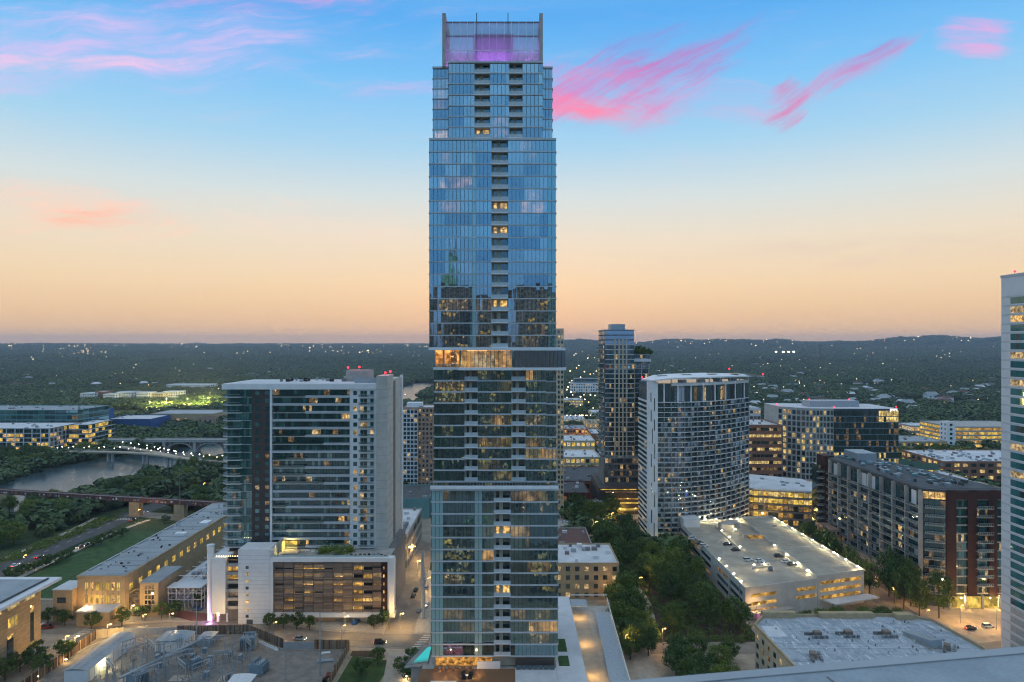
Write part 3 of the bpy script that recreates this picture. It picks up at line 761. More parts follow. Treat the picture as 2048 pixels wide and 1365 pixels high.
# terrace below, with planters
zt_ = tz(972)
walls.append((tx(989), TY + 14.5, zt_ - .4, tx(1116) - tx(861.5), 31, .5, 0, 'conc_warm'))
blocks.append((tx(989), TY - .8, zt_ - .4, tx(1117) - tx(861), .5, .9, 0, 'white'))
rails.append((tx(989), TY - .7, zt_ - .1, tx(1116) - tx(862), .2, 3, 0))
pieces(T, 'glass_pane', panes, 300)
pieces(T, 'floor_slab', slabs)
pieces(T, 'slab_edge', blocks)
pieces(T, 'wall', walls)
pieces(T, 'side_glazing', strips, 120)
mull.build('mullion', 'mullion', T, 'stuff')
interior.build('room_wall', IM, T, 'stuff')
pieces(T, 'planter', [(tx(p), TY + .2, zt_ + .35, w_, .7, .7, 0, 'dark') for p, w_ in ((941, 3.6), (976, 3.6), (1026, 2.6), (1068, 2.6), (1092, 2.4))])
def balcony(parent, c, yf, z, w_, dep, rot=0.0, rail_m='rail', slab_m='white', dense=False):
    p0 = ORG[parent.name]
    b = MB().box(-w_ / 2, w_ / 2, 0, dep, -.12, .14)
    ob = bpy.data.objects.new('balcony', b.mesh('balcony', slab_m)); link(ob, parent); ob.location = Vector((c, yf, z)) - p0; ob.rotation_euler = (0, 0, rot)
    r = MB().box(-w_ / 2, w_ / 2, .02, .05, .14, 1.1); r.box(-w_ / 2, w_ / 2, 0, .07, 1.1, 1.17, 1)
    k = max(2, round(w_ / .9))
    for i in range(k + 1): r.box(-w_ / 2 + w_ * i / k - .03, -w_ / 2 + w_ * i / k + .03, 0, .07, .14, 1.1, 1)
    ro = bpy.data.objects.new('railing', r.mesh('railing', [rail_m, 'band'])); link(ro, ob)
    return ob
for (c, yf, z, w_, dep, ph, rz) in rails: balcony(T, c, yf, z + .15, w_, min(dep, 1.75), rail_m='frost' if w_ < 7 else 'rail')
# open crown: fins, glass screen on a light frame, violet plant room
cx0, cx1, czb, czt = tx(890), tx(1082), tz(126), tz(41)
mb = MB()
for i in range(14):
    x = cx0 + (cx1 - cx0) * i / 13
    mb.box(x - .07, x + .07, TY + 1.0, TY + 1.2, czb, czt)
for py in (99, 126): mb.box(cx0, cx1, TY + .98, TY + 1.22, tz(py) - .1, tz(py) + .14)
mb.build('crown_frame', 'white', T)
mb = MB()
for py in (41, 69): mb.box(cx0, cx1, TY + 1.3, TY + 1.7, tz(py) - .18, tz(py) + .2)
for px in (953, 1016): mb.box(tx(px) - .12, tx(px) + .12, TY + 1.3, TY + 1.6, czb, tz(22))
mb.build('crown_post', 'mullion', T)
cps = []
for i in range(13):
    for (a, b) in ((41, 99), (99, 126)):
        x = cx0 + (cx1 - cx0) * (i + .5) / 13
        cps.append((x, TY + 1.1, (tz(a) + tz(b)) / 2, (cx1 - cx0) / 13 - .2, .05, tz(a) - tz(b) - .3, 0, 'crown_glass'))
pieces(T, 'crown_pane', cps)
for a, b in ((884, 891), (1079, 1086)):
    MB().box(tx(a), tx(b), TY + .6, TY + 14, tz(132), tz(25)).build('crown_fin', 'conc', T)
MB().box(tx(947) - .4, tx(1026) + .1, TY + 7, TY + 16, czb, tz(69) + 3.2).build('plant_room', 'crown_box', T)
mb = MB().box(cx0, cx1, TY + 17, TY + 17.3, czb, tz(60))
mb.build('crown_back', 'white_panel', T)
mb = MB()
for a, b in ((900, 947), (1026, 1075)):
    mb.box(tx(a), tx(b), TY + 5, TY + 5.5, tz(115), tz(112)); mb.tube((tx(a), TY + 5, czb), (tx(b), TY + 5, tz(108)), .2); mb.tube((tx(b), TY + 5, czb), (tx(a), TY + 5, tz(99)), .2)
mb.build('crown_brace', 'mullion', T)
for px in (915, 965, 1008, 1058):
    lamp_light('crown_light', T, Vector((tx(px), TY + 4.2, czb + .8)) - ORG[T.name], 230, (.62, .22, 1.0), .4)
# podium: amenity terrace in front, lawn court, ramp with canopy at the right
PD = thing('tower_podium', 'low pale podium with terrace, white deck and covered ramp at foot of tallest tower', 'podium', (tx(1000), TY, 0))
zT = 12.6
MB().box(-27, 21.5, 191, 262, .1, zT - .1).build('podium_wall', 'conc', PD)
MB().box(-27.2, .9, 190.8, 204, zT - .1, zT + .15).build('terrace_floor', 'wood', PD)
MB().box(13.2, 21.8, 190.6, 262, zT - .1, zT + .25).build('roof_deck', 'roofwhite', PD)
MB().box(-23, 13, TY + 1, TY + 30, zT + .2, tz(1313) - .1).build('lounge_wall', 'conc_warm', PD)
MB().box(-23, -6, TY + .7, TY + .9, zT + .3, tz(1316)).build('lounge_glazing', 'lit_d', PD)
MB().box(-10.4, -3.5, TY - 1.2, TY - .9, zT + .2, tz(1320)).build('screen_panel', 'white_panel', PD)
MB().box(1, 12.6, TY - .5, TY - .2, zT + .3, tz(1316)).build('louvre', 'brownpanel', PD)
its = []
for i in range(17):
    x = -26.6 + i * 1.68; its.append((x, 191.2, zT + .8, 1.5, .06, 1.25, 0, 'pane_dark'))
its += [(2 + i * 1.65, 203.2, zT + .9, 1.5, .06, 1.3, 0, 'pane_dark') for i in range(7)]
pieces(PD, 'rail_panel', its)
mb = MB()
for i in range(18): mb.box(-27.5 + i * 1.68, -27.4 + i * 1.68, 191.1, 191.35, zT + .15, zT + 1.55)
mb.box(-27.5, 1.2, 191.1, 191.35, zT + 1.5, zT + 1.6)
mb.build('rail_frame', 'white', PD)
MB().box(.95, 13.15, 190.6, 204.4, zT - .1, zT + .25).build('roof_deck', 'roofwhite', PD)
MB().box(14.2, 17.4, 205.5, 212, zT + .26, zT + .4).build('lawn_court', 'grass', PD)
MB().box(14.2, 17.4, 215, 224, zT + .26, zT + .4).build('lawn_court', 'grass', PD)
# covered ramp, sloping away
mb = MB().prism([(22, 178), (34, 176), (37, 262), (22, 262)], .1, 9.2); mb.build('ramp_wall', 'conc', PD)
mb = MB().box(22.2, 28, 178, 254, 9.2, 9.35); mb.build('ramp_floor', 'conc_warm', PD)
its = []
for i in range(70):
    y = 178 + i * 1.06; its.append((30.6 + .035 * (y - 178) , y, 10.9, 5.4, .9, .12, 0, 'galv', .12))
pieces(PD, 'canopy_sheet', its)
its = [(25.2, 254 + i * .8, 12.2, 6, .6, .12, 0, 'galv', .12) for i in range(9)]
pieces(PD, 'canopy_sheet', its)
mb = MB()
for i in range(40): mb.box(33.4 + .07 * i, 33.55 + .07 * i, 178 + i * 2.1, 178.15 + i * 2.1, 9, 12.4)
mb.tube((33.5, 178, 12.4), (36.4, 262, 12.4), .14, n=4); mb.box(22, 36.4, 262.1, 262.4, 13.2, 13.4)
mb.build('ramp_railing', 'white', PD)
its = [(33.9 + .12 * i, 180 + i * 3.4, 7.6, .1, 2.2, .8, 0, 'lit_garage') for i in range(23)]
pieces(PD, 'ramp_opening', its)
for y in (186, 206, 228, 250): lamp_light('ramp_light', PD, Vector((24.3, y, 12.2)) - ORG[PD.name], 140, (1.0, .6, .18), .5)
lamp_light('terrace_light', PD, Vector((-19, 199, zT + 2.6)) - ORG[PD.name], 110, (1.0, .58, .2), .1)
lamp_light('terrace_light', PD, Vector((-11, 199, zT + 2.6)) - ORG[PD.name], 90, (1.0, .58, .2), .1)
def sofa(x, y, lab, m):
    s = thing('lounge_chair', lab, 'chair', (x, y, zT + .15), 0, 'lounge chairs on the terrace')
    MB().box(-.5, .5, -.45, .45, .0, .42).build('seat', m, s, local=True); MB().box(-.5, .5, .35, .55, .42, .95).build('backrest', m, s, local=True)
    MB().box(-.62, -.5, -.45, .5, 0, .62).build('armrest', m, s, local=True); MB().box(.5, .62, -.45, .5, 0, .62).build('armrest', m, s, local=True)
for i in range(6): sofa(-22.5 + i * 2.0, 203.2, 'orange lounge chair in the row along lit lounge wall', 'wood')
for x, y in ((-14.2, 200.6), (-12.0, 200.6), (-12.2, 198.2), (-14.0, 197.8)): sofa(x, y, 'dark lounge chair around low table on the wooden terrace', 'dark')
pt = thing('low_table', 'low table between dark lounge chairs on wooden terrace', 'table', (-13.1, 199.3, zT + .15)); MB().box(-.6, .6, -.4, .4, .36, .42).build('table_top', 'white', pt, local=True); MB().box(-.12, .12, -.12, .12, 0, .36).build('leg', 'steel', pt, local=True)
ct = thing('outdoor_counter', 'long white counter at front edge of wooden terrace', 'counter', (-19.5, 194.2, zT + .15)); MB().box(-3.6, 3.6, -.4, .4, 0, .9).build('counter_body', 'white', ct, local=True); MB().box(-3.7, 3.7, -.5, .5, .9, .98).build('counter_top', 'white_panel', ct, local=True)
# pool projecting at the left
PL = thing('swimming_pool', 'turquoise lit swimming pool with glass rail left of the tower foot', 'pool', (-28.5, 211, 0))
pol = [(-30.6, 207), (-25.6, 208.4), (-25.6, 218.5), (-27.0, 218.5)]
MB().prism(pol, 7.5, 12.9).build('pool_shell', 'conc', PL)
mm, t_, out_ = base_mat('poolwater'); e_ = t_.n('ShaderNodeEmission'); e_.inputs[0].default_value = (.05, .62, .58, 1); e_.inputs[1].default_value = .75
g_ = t_.n('ShaderNodeBsdfGlossy'); g_.inputs['Roughness'].default_value = .08; mx_ = t_.n('ShaderNodeMixShader'); mx_.inputs[0].default_value = .12
t_.t.links.new(e_.outputs[0], mx_.inputs[1]); t_.t.links.new(g_.outputs[0], mx_.inputs[2]); t_.t.links.new(mx_.outputs[0], out_.inputs[0])
MB().quad((-30.2, 207.4, 12.93), (-25.8, 208.7, 12.93), (-25.8, 218.2, 12.93), (-26.9, 218.2, 12.93)).build('water', 'poolwater', PL)
mb = MB()
mb.quad((-32.2, 205.4, 12.9), (-25.6, 207.6, 12.9), (-25.6, 207.6, 14.1), (-32.2, 205.4, 14.1)); mb.quad((-32.2, 205.4, 12.9), (-28.4, 219.5, 12.9), (-28.4, 219.5, 14.1), (-32.2, 205.4, 14.1))
mb.build('glass_rail', 'rail', PL)
MB().prism([(-32.3, 205.3), (-25.6, 207.4), (-25.6, 219.6), (-28.5, 219.6)], 12.2, 12.85).build('pool_deck', 'conc', PL)
# ================================================================ slab tower on the louvred garage (left)
SY = 282.0; SQ = SY / F
def sx(px): return (px - CX) * SQ
def sz(py): return EYE - (py - HY) * SQ
S = thing('slab_tower', 'wide white and brown apartment slab with bare concrete end wall and louvred garage base', 'apartment tower', (-86, 285, 0))
keep_clear(-122, -46, 262, 325, 3)
XL, XR, ZT, ZB = sx(455), sx(757), sz(779), 26.0
NF = 20; PF = (ZT - ZB) / NF
MB().box(sx(455) + .3, sx(757), SY + 1.2, SY + 33, ZB - 6, ZT - .02).build('core', 'room3', S)
# roof slab, parapet and plant
MB().box(sx(446), sx(757), SY - 1.2, SY + 34, ZT, sz(768)).build('roof', 'white', S)
MB().box(sx(456), sx(750), SY + 1, SY + 32, sz(768) + .01, sz(768) + .12).build('roof_membrane', 'roofwhite', S)
its = []
for i in range(40):
    its.append((random.uniform(sx(540), sx(740)), random.uniform(SY + 12, SY + 28), sz(768) + .7, random.uniform(.6, 2), random.uniform(.6, 1.6), random.uniform(.6, 1.3), 0, random.choice(['steel', 'galv', 'dark', 'conc_dark'])))
pieces(S, 'rooftop_unit', its)
MB().box(-72.5, -62, SY + 16, SY + 24, sz(768), 98.2).build('plant_room', 'conc', S)
MB().box(-66, -55.4, SY + 4, SY + 4.3, sz(768), sz(768) + 2.4).build('plant_screen', 'galv', S)
# brown strip with two window columns
MB().box(sx(504), sx(542), SY - .25, SY + 2, ZB - .5, ZT - .01).build('brown_wall', 'brownpanel', S)
its = []
for (a, b) in ((511, 519), (531, 539)):
    its += facade((sx(a), SY - .25), (sx(b), SY - .25), ZB, NF, PF, 1, 1, .5, {'pane_green': 6, 'pane_teal': 3, 'lit_dim': 1.0, 'lit_spot': .6}, sill=.3)
# white wall with square windows and small balconies
MB().box(sx(700), sx(757), SY - .5, SY + 2, ZB - 4, ZT - .01).build('white_wall', 'white', S)
its += facade((sx(707), SY - .5), (sx(715), SY - .5), ZB - PF, NF + 1, PF, 1, .95, .52, {'pane_green': 9, 'lit_b': 1}, sill=.28)
its += facade((sx(741), SY - .5), (sx(748), SY - .5), ZB - PF, NF + 1, PF, 1, .95, .52, {'pane_green': 8, 'pane_dark': 3, 'lit_b': .5}, sill=.3)
its += facade((sx(721), SY - .5), (sx(735), SY - .5), ZB - PF, NF + 1, PF, 2, .92, .72, {'pane_green': 8, 'pane_dark': 4, 'lit_b': .8, 'lit_dim': 1}, sill=.1)
wins = pieces(S, 'window', its)
for wn in wins:      # a pale frame round each opening
    pass
for i in range(NF + 1): balcony(S, (sx(719) + sx(749)) / 2, SY - 1.9, ZB + (i - 1) * PF + .1, sx(749) - sx(719), 1.5)
# teal corner with curtain wall and rounded balconies
ROOMS = {}
def slab_room(f, c):
    k = (f, (c + f % 3) // 3)
    if k not in ROOMS: ROOMS[k] = random.random()
    r = ROOMS[k]
    if r < .05: return pick({'lit_a': 1, 'lit_b': 2, 'pane_dark': 1})
    if r < .17: return pick({'lit_dim': 2, 'lit_spot': 1, 'pane_dark': 2})
    return pick({'pane_green': 8, 'pane_dark': 5, 'pane_teal': 3})
its = facade((sx(455), SY), (sx(504), SY), ZB, NF, PF, 9, .93, .86, {'pane_green': 8, 'pane_teal': 5, 'lit_dim': .4, 'lit_b': .12}, sill=.06)
its += facade((sx(546), SY + .6), (sx(700), SY + .6), ZB, NF, PF, 26, .92, .70, slab_room, sill=.26)
pieces(S, 'glass_pane', its, 300)
FULL = []
its = bands((sx(455), SY), (sx(504), SY), ZB, NF, PF, .18, .12, 'band')
for i in range(NF):
    z = ZB + i * PF
    full = random.choice([546, 546, 575, 612, 648, 612]); FULL.append(full)
    if full > 546: its.append(((sx(546) + sx(full)) / 2, SY - .3, z + .1, sx(full) - sx(546), 1.9, .22, 0, 'band'))
    its.append(((sx(full) + sx(700)) / 2, SY - .25, z + .28, sx(700) - sx(full), 1.8, .85, 0, 'band'))
pieces(S, 'floor_band', its)
rl = []
for i in range(NF):
    z = ZB + i * PF
    rl.append(((sx(546) + sx(FULL[i])) / 2, SY - 1.2, z + .75, sx(FULL[i]) - sx(546) - .2, .05, .95, 0, 'rail')) if FULL[i] > 546 else None
pieces(S, 'glass_rail', rl)
MB().box(sx(542), sx(546), SY - 1.3, SY + 2, ZB, ZT - .01).build('white_fin', 'white', S)
for i in range(NF):
    z = ZB + i * PF + .05
    mb = MB().prism([(sx(455) - 2.1, SY + .4), (sx(455) + .4, SY - 1.7), (sx(455) + 5.8, SY - 1.4), (sx(455) + 6.2, SY - .1), (sx(455), SY - .1), (sx(455), SY + 14), (sx(455) - 2.1, SY + 14)], z - .12, z + .14)
    b = mb.build('balcony', 'white_panel', S)
    r = MB()
    P = [(sx(455) - 2.0, SY + 13.5), (sx(455) - 2.0, SY + .45), (sx(455) + .4, SY - 1.6), (sx(455) + 5.7, SY - 1.3)]
    for a, c in zip(P[:-1], P[1:]): r.quad((*a, z + .14), (*c, z + .14), (*c, z + 1.1), (*a, z + 1.1)); r.tube((*a, z + 1.12), (*c, z + 1.12), .04, n=4, m=1)
    r.build('railing', ['rail', 'band'], b)
# concrete end wall and stair slot at the right
MB().box(sx(754), sx(776), SY - 1.4, SY + 13, .1, sz(752)).build('concrete_pier', 'garage_conc', S)
MB().box(sx(757) + .05, sx(776) - .25, SY + 13, SY + 33.5, .1, sz(762)).build('end_wall', 'garage_conc', S)
MB().box(sx(776) - .3, sx(776) + .12, SY + 13.6, SY + 17.5, 8, sz(766)).build('stair_slot', 'louver', S)
MB().box(sx(776) - .6, sx(776) + .5, SY + 33.5, SY + 36, .1, sz(758)).build('white_end', 'white', S)
its = []
for i in range(26):
    z = 6 + i * 3.4
    its.append((sx(776) + .02, SY + 6, z, .06, 14.2, .07, 0, 'conc_dark')); its.append(((sx(754) + sx(776)) / 2, SY - 1.42, z, sx(776) - sx(754), .06, .07, 0, 'conc_dark'))
pieces(S, 'panel_joint', its)
# --- podium
PY = 268.0; PQ = PY / F
def px_(p): return (p - CX) * PQ
def pz(p): return EYE - (p - HY) * PQ
zp = pz(1118)
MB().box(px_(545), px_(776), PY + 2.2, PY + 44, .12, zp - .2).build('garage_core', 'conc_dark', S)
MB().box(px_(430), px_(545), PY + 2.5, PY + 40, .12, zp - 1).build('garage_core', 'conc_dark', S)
# white frame round the louvre screen
for (a, b, t, bt, nm) in ((540, 787, 1116, 1123.5, 'frame_top'), (540, 790, 1226, 1234, 'frame_bottom'), (540, 547, 1123.6, 1225.9, 'frame_side')):
    MB().box(px_(a), px_(b), PY - .6, PY + 3, pz(bt), pz(t)).build(nm, 'white', S)
MB().prism([(px_(775), PY + .2), (px_(779), PY - .6), (px_(789), PY - .6), (px_(785), PY + 7), (px_(775), PY + 7)], pz(1225.9), pz(1123.6)).build('frame_side', 'white', S)
MB().box(px_(478), px_(540), PY - .8, PY + 9, .15, pz(1098)).build('white_block', 'white', S)
MB().box(px_(425), px_(452), PY - .6, PY + 8, pz(1227), pz(1116)).build('white_block', 'white', S)
its = [((px_(478) + px_(540)) / 2, PY - .82, 1 + i * 1.62, px_(540) - px_(478), .05, .05, 0, 'galv') for i in range(17)]
pieces(S, 'panel_joint', its)
its = []
for i, py in enumerate((1134, 1147, 1161, 1175, 1188, 1202, 1218, 1231)):
    its.append((px_(496), PY - .8, pz(py), 1.15, .16, 1.15, 0, ['pane_grey', 'lit_b', 'lit_b', 'pane_grey', 'lit_b', 'lit_a', 'lit_b', 'pane_grey'][i]))
its.append((px_(501), PY - .8, pz(1242), 2.4, .16, 1.7, 0, 'pane_grey'))
pieces(S, 'window', its)
its = []
for i in range(6):
    z = pz(1217) + i * 3.35
    its.append(((px_(452) + px_(478)) / 2, PY + .8, z, px_(478) - px_(452), .5, 1.1, 0, 'conc'))
pieces(S, 'garage_spandrel', its)
its = [((px_(452) + px_(478)) / 2, PY + 2.3, pz(1217) + 1.7 + i * 3.35, px_(478) - px_(452), .1, 2.0, 0, random.choice(['lit_garage', 'dark', 'lit_dim'])) for i in range(6)]
pieces(S, 'garage_opening', its)
# louvre slats: 46 rows, in bays, some missing where the garage light shows
slats = []
rows = 44; z0, z1 = pz(1225), pz(1125); rh = (z1 - z0) / rows
bays = np.linspace(547, 745, 11)
RW = [random.choice(['louver', 'louver', 'louver2', 'louver3']) for _ in range(rows)]
for r in range(rows):
    gap = random.choice([0, 0, 0, 1]) if r % 7 in (2, 3, 4) else 0
    for k in range(10):
        a, b = px_(bays[k]), px_(bays[k + 1])
        if k >= 8 and r % 7 in (2, 3, 4): continue
        if r % 7 == 3 and k < 7 and random.random() < .42: continue
        slats.append(((a + b) / 2, PY + .3, z0 + (r + .5) * rh, b - a, .12, rh * .80, 0, random.choice(['louver', 'louver', 'louver2', 'louver3']) if k == 0 or r % 2 else RW[r]))
    slats.append(((px_(745) + px_(762)) / 2, PY + .3, z0 + (r + .5) * rh, px_(762) - px_(745), .12, rh * .72, 0, 'louver')) if r % 7 not in (3, 4) or r % 3 else None
    slats.append(((px_(762) + px_(775)) / 2, PY + 1.0, z0 + (r + .5) * rh, px_(776) - px_(762), .12, rh * .72, 0, 'brown'))
pieces(S, 'louvre_slat', [s for s in slats if s], 300)
its = []
for lv in range(6):
    z = z0 + (lv * 7 + 3.3) * rh
    for k in range(11):
        a, b = px_(bays[k] if k < 10 else 745), px_(bays[k + 1] if k < 10 else 762)
        its.append(((a + b) / 2, PY + 1.9, z, b - a, .1, rh * 4.4, 0, pick({'lit_garage': 5, 'dark': 5, 'lit_a': 1.2})))
    its.append((px_(767), PY + .9, z, .4, .3, 1.1, 0, 'lit_a'))
pieces(S, 'garage_opening', its)
mb = MB()
for k in range(11): mb.box(px_(bays[k]) - .06, px_(bays[k]) + .06, PY + .1, PY + .5, z0, z1)
mb.build('louvre_post', 'brownpanel', S)
# street level under the frame
MB().box(px_(545), px_(668), PY + 2.0, PY + 2.2, .15, pz(1235)).build('street_wall', 'tan', S)
MB().box(px_(668), px_(703), PY + 5, PY + 5.3, .15, pz(1235)).build('garage_entry', 'lit_garage', S)
MB().box(px_(704), px_(752), PY + 2.0, PY + 2.2, .15, pz(1235)).build('street_wall', 'galv', S)
MB().box(px_(752), px_(776), PY + 3.5, PY + 3.8, .15, pz(1236)).build('shop_window', 'lit_d', S)
mb = MB()
for p in (432, 450): mb.box(px_(p), px_(p) + .7, PY + 1, PY + 1.7, .15, pz(1226))
mb.build('column', 'white', S)
MB().box(px_(425), px_(478), PY + 7, PY + 7.3, .15, pz(1227)).build('entry_wall', 'lit_garage', S)
for p in (560, 590, 613, 637, 662):
    MB().box(px_(p) - .2, px_(p) + .2, PY + 1.5, PY + 1.98, 3.3, 3.7).build('wall_lamp', 'lamp_warm', S)
    lamp_light('wall_lamp_light', S, Vector((px_(p), PY + .8, 3.2)) - ORG[S.name], 70, (1, .62, .2), .2)
lamp_light('entry_light', S, Vector((px_(685), PY + 2, 4)) - ORG[S.name], 260, (1, .62, .15), .3)
lamp_light('entry_light', S, Vector((px_(768), PY + 1.5, 4)) - ORG[S.name], 170, (1, .62, .18), .3)
lamp_light('entry_light', S, Vector((px_(465), PY + 3, 4)) - ORG[S.name], 150, (1, .6, .18), .3)
# podium roof garden
MB().box(px_(545), px_(778), PY + 1, PY + 14.2, zp - .2, zp - .05).build('roof_terrace', 'conc', S)
MB().box(px_(540), px_(548), PY + 9, PY + 14, zp, zp + 4).build('terrace_wall', 'cream', S)
MB().box(px_(548), px_(572), PY + 13.7, PY + 14, zp + .1, zp + 3).build('terrace_glazing', 'lit_yellow', S)
mb = MB(); mb.box(px_(556), px_(587), PY + 5, PY + 9, zp - .04, zp + .5); mb.build('planter', 'walk', S)
lamp_light('terrace_light', S, Vector((px_(560), PY + 11, zp + 2.6)) - ORG[S.name], 160, (1, .75, .2), .3)
MB().box(px_(545), px_(776), PY + 1.2, PY + 1.26, zp, zp + 1.1).build('terrace_rail', 'rail', S)
rb = []
for i in range(7): rb.append((px_(600) + i * 2.6, PY + 8 + random.uniform(-2, 3), zp + .3, 1.4, .9, .5, .2, 'white'))
for i in range(10): rb.append((px_(690) + i * 1.7, PY + 4 + random.uniform(-2, 3), zp + .35, .9, .9, .6, .4, random.choice(['dark', 'wood', 'galv'])))
pieces(S, 'terrace_seat', rb)
# rooftop of the low wing at the left, strings of lamps
MB().box(px_(430), px_(478), PY + 1, PY + 20, zp - 1, zp - .8).build('roof_terrace', 'wood', S)
its = [(px_(431) + i * .9, PY + 1.2, zp + .7, .16, .16, .16, 0, 'lamp_warm') for i in range(10)]
pieces(S, 'string_lamp', its)
# beacons
def beacon(x, y, z, lab, power=60):
    b = thing('beacon', lab, 'beacon', (x, y, z), 0, 'red roof beacons')
    MB().tube((0, 0, 0), (0, 0, 1.0), .07).build('mast', 'steel', b, local=True)
    MB().ball((0, 0, 1.25), .42).build('lamp', 'lamp_red', b, local=True)
    lamp_light('beacon_light', b, (0, 0, 1.9), power, (1, .04, .05), .3)
beacon(-71.8, SY + 17, 98.2, 'red beacon on left corner of plant room, wide white slab tower'); beacon(-68, SY + 22, 98.2, 'red beacon on back edge of plant room, wide white slab tower')
beacon(-52.5, SY + 1, sz(752), 'red beacon on front of concrete pier, wide white slab tower'); beacon(-52.4, SY + 12, sz(752), 'red beacon on back of concrete pier, wide white slab tower')
# ================================================================ tan power house and its neighbours
PP = thing('power_house', 'long tan former power house with flat grey roof and lit windows', 'power house', (-164, 335, 0))
X0, X1, Y0, Y1, ZR = -173.5, -154.5, 272.5, 396, 16.6
keep_clear(-215, -120, 266, 400, 2)
MB().box(X0, X1, Y0, Y1, .1, ZR).build('wall', 'tan', PP)
MB().box(X0 - .3, X1 + .3, Y0 - .3, Y1, ZR + .01, ZR + .6).build('parapet', 'tan', PP)
MB().box(X0 + .3, X1 - .3, Y0 + .3, Y1, ZR + .61, ZR + .7).build('roof', 'roofgrey', PP)
MB().box(X0 - 4, X0 - .31, Y0 + 8, Y1, .1, ZR - 2.5).build('wing', 'tan', PP)
MB().box(X0 - 4.2, X0 - .32, Y0 + 8, Y1, ZR - 2.49, ZR - 2.2).build('wing_roof', 'roofgrey', PP)
its = facade((X0, Y0), (X1, Y0), 5.2, 2, 5.1, 7, .55, .62, {'lit_yellow': 6, 'lit_a': 2}, u0=.14, u1=.92, sill=.2)
its += [((X0 + X1) / 2 - 7.2 + i * 2.12, Y0 - .02, 9.6, .35, .2, 10, 0, 'tan') for i in range(0)]
its += facade((X1, Y0 + 1), (X1, Y1 - 4), 9.5, 1, 4.4, 17, .38, .56, {'lit_yellow': 7, 'lit_a': 2}, sill=.22)
its += facade((X1, Y0 + 2), (X1, Y0 + 10), 1.2, 2, 4.4, 1, .5, .7, {'lit_yellow': 1}, sill=.1)
pieces(PP, 'window', its)
its = []
for i in range(7): its.append((X0 + 19 * (.14 + .78 * (i + .5) / 7), Y0 - .12, 10.2, .09, .1, 9.5, 0, 'conc_dark'))
for i in range(17):
    y = Y0 + 1 + (Y1 - Y0 - 5) * (i + .5) / 17
    its.append((X1 + .08, y, 11.7, .12, .18, 2.5, 0, 'tan')); its.append((X1 + .08, y, 11.7, .12, 2.8, .14, 0, 'tan'))
pieces(PP, 'window_bar', its)
MB().box(-181.5, -173.8, 269.8, 280, .1, 12.4).build('annex', 'tan', PP); MB().box(-181.7, -173.85, 269.6, 280.2, 12.41, 12.7).build('annex_roof', 'roofwhite', PP)
its = [(-178, 269.8, z, 3.4, .2, 2.2, 0, 'pane_dark') for z in (3.4, 8.4)]
pieces(PP, 'window', its)
MB().box(-169, -156.2, 264.9, 272.2, .1, 5.6).build('porch', 'tan', PP); MB().box(-169.3, -156, 264.6, 272.19, 5.61, 6).build('porch_roof', 'roofwhite', PP)
its = [(x, 264.9, 3.4, 1.3, .2, .8, 0, 'lit_yellow') for x in (-163, -160.8)]
pieces(PP, 'window', its)
MB().box(-150.5, -143, 276, 296, .1, 13).build('side_block', 'tan', PP); MB().box(-150.7, -142.8, 275.8, 296.2, 13.01, 13.4).build('side_block_roof', 'roofgrey', PP)
its = facade((-150.5, 276), (-143, 276), 2, 5, 2, 3, .7, .72, {'lit_dim': 1, 'pane_dark': .6}, u0=.25, u1=.8)
pieces(PP, 'window', its)
MB().box(-154.3, -150.6, 275, 296, .12, 9).build('link_glazing', 'lit_dim', PP)
pieces(PP, 'roof_seam', [((X0 + X1) / 2, Y0 + 6 + i * 6.1, ZR + .72, X1 - X0 - 1, .16, .05, 0, 'roofdark' if i % 3 else 'galv') for i in range(20)])
its = [(random.uniform(X0 + 2, X1 - 2), random.uniform(Y0 + 3, Y1 - 4), ZR + .95, random.uniform(.3, .9), random.uniform(.3, .9), random.uniform(.4, 1.0), 0, random.choice(['steel', 'galv', 'dark'])) for _ in range(46)]
for i in range(9): its.append((X0 + 1.2, Y0 + 10 + i * 12, ZR + .95, .8, 9, .5, 0, 'galv'))
its += [(-160, 330, ZR + 1.3, 5, 3, 1.2, 0, 'white'), (-158, 352, ZR + 1.1, 4, 6, .9, 0, 'white'), (-163, 300, ZR + 1, 1, 1, .7, 0, 'steel'), (-161, 372, ZR + 1.2, 1.2, 1.2, 1, 0, 'steel')]
pieces(PP, 'roof_unit', its)
am = thing('antenna_mast', 'slim lattice antenna mast standing on the long grey roof', 'mast', (-168, 345, ZR))
mb = MB()
for i in range(3):
    a = 2.1 * i; mb.tube((.5 * math.cos(a), .5 * math.sin(a), 0), (.2 * math.cos(a), .2 * math.sin(a), 24), .05, n=4)
for k in range(16):
    a = k * 2.1; b = a + 2.1; r = .5 - .3 * k / 16
    mb.tube((r * math.cos(a), r * math.sin(a), k * 1.5), (r * math.cos(b), r * math.sin(b), k * 1.5 + 1.5), .03, n=4)
mb.build('lattice', 'steel', am, local=True)
mb = MB()
for dx_, h in ((-.8, 27), (.7, 26), (0, 30)): mb.tube((dx_, 0, 22), (dx_, 0, h), .04, n=4)
mb.tube((-1, 0, 22.3), (1, 0, 22.3), .04, n=4); mb.build('whip_antenna', 'steel', am, local=True)
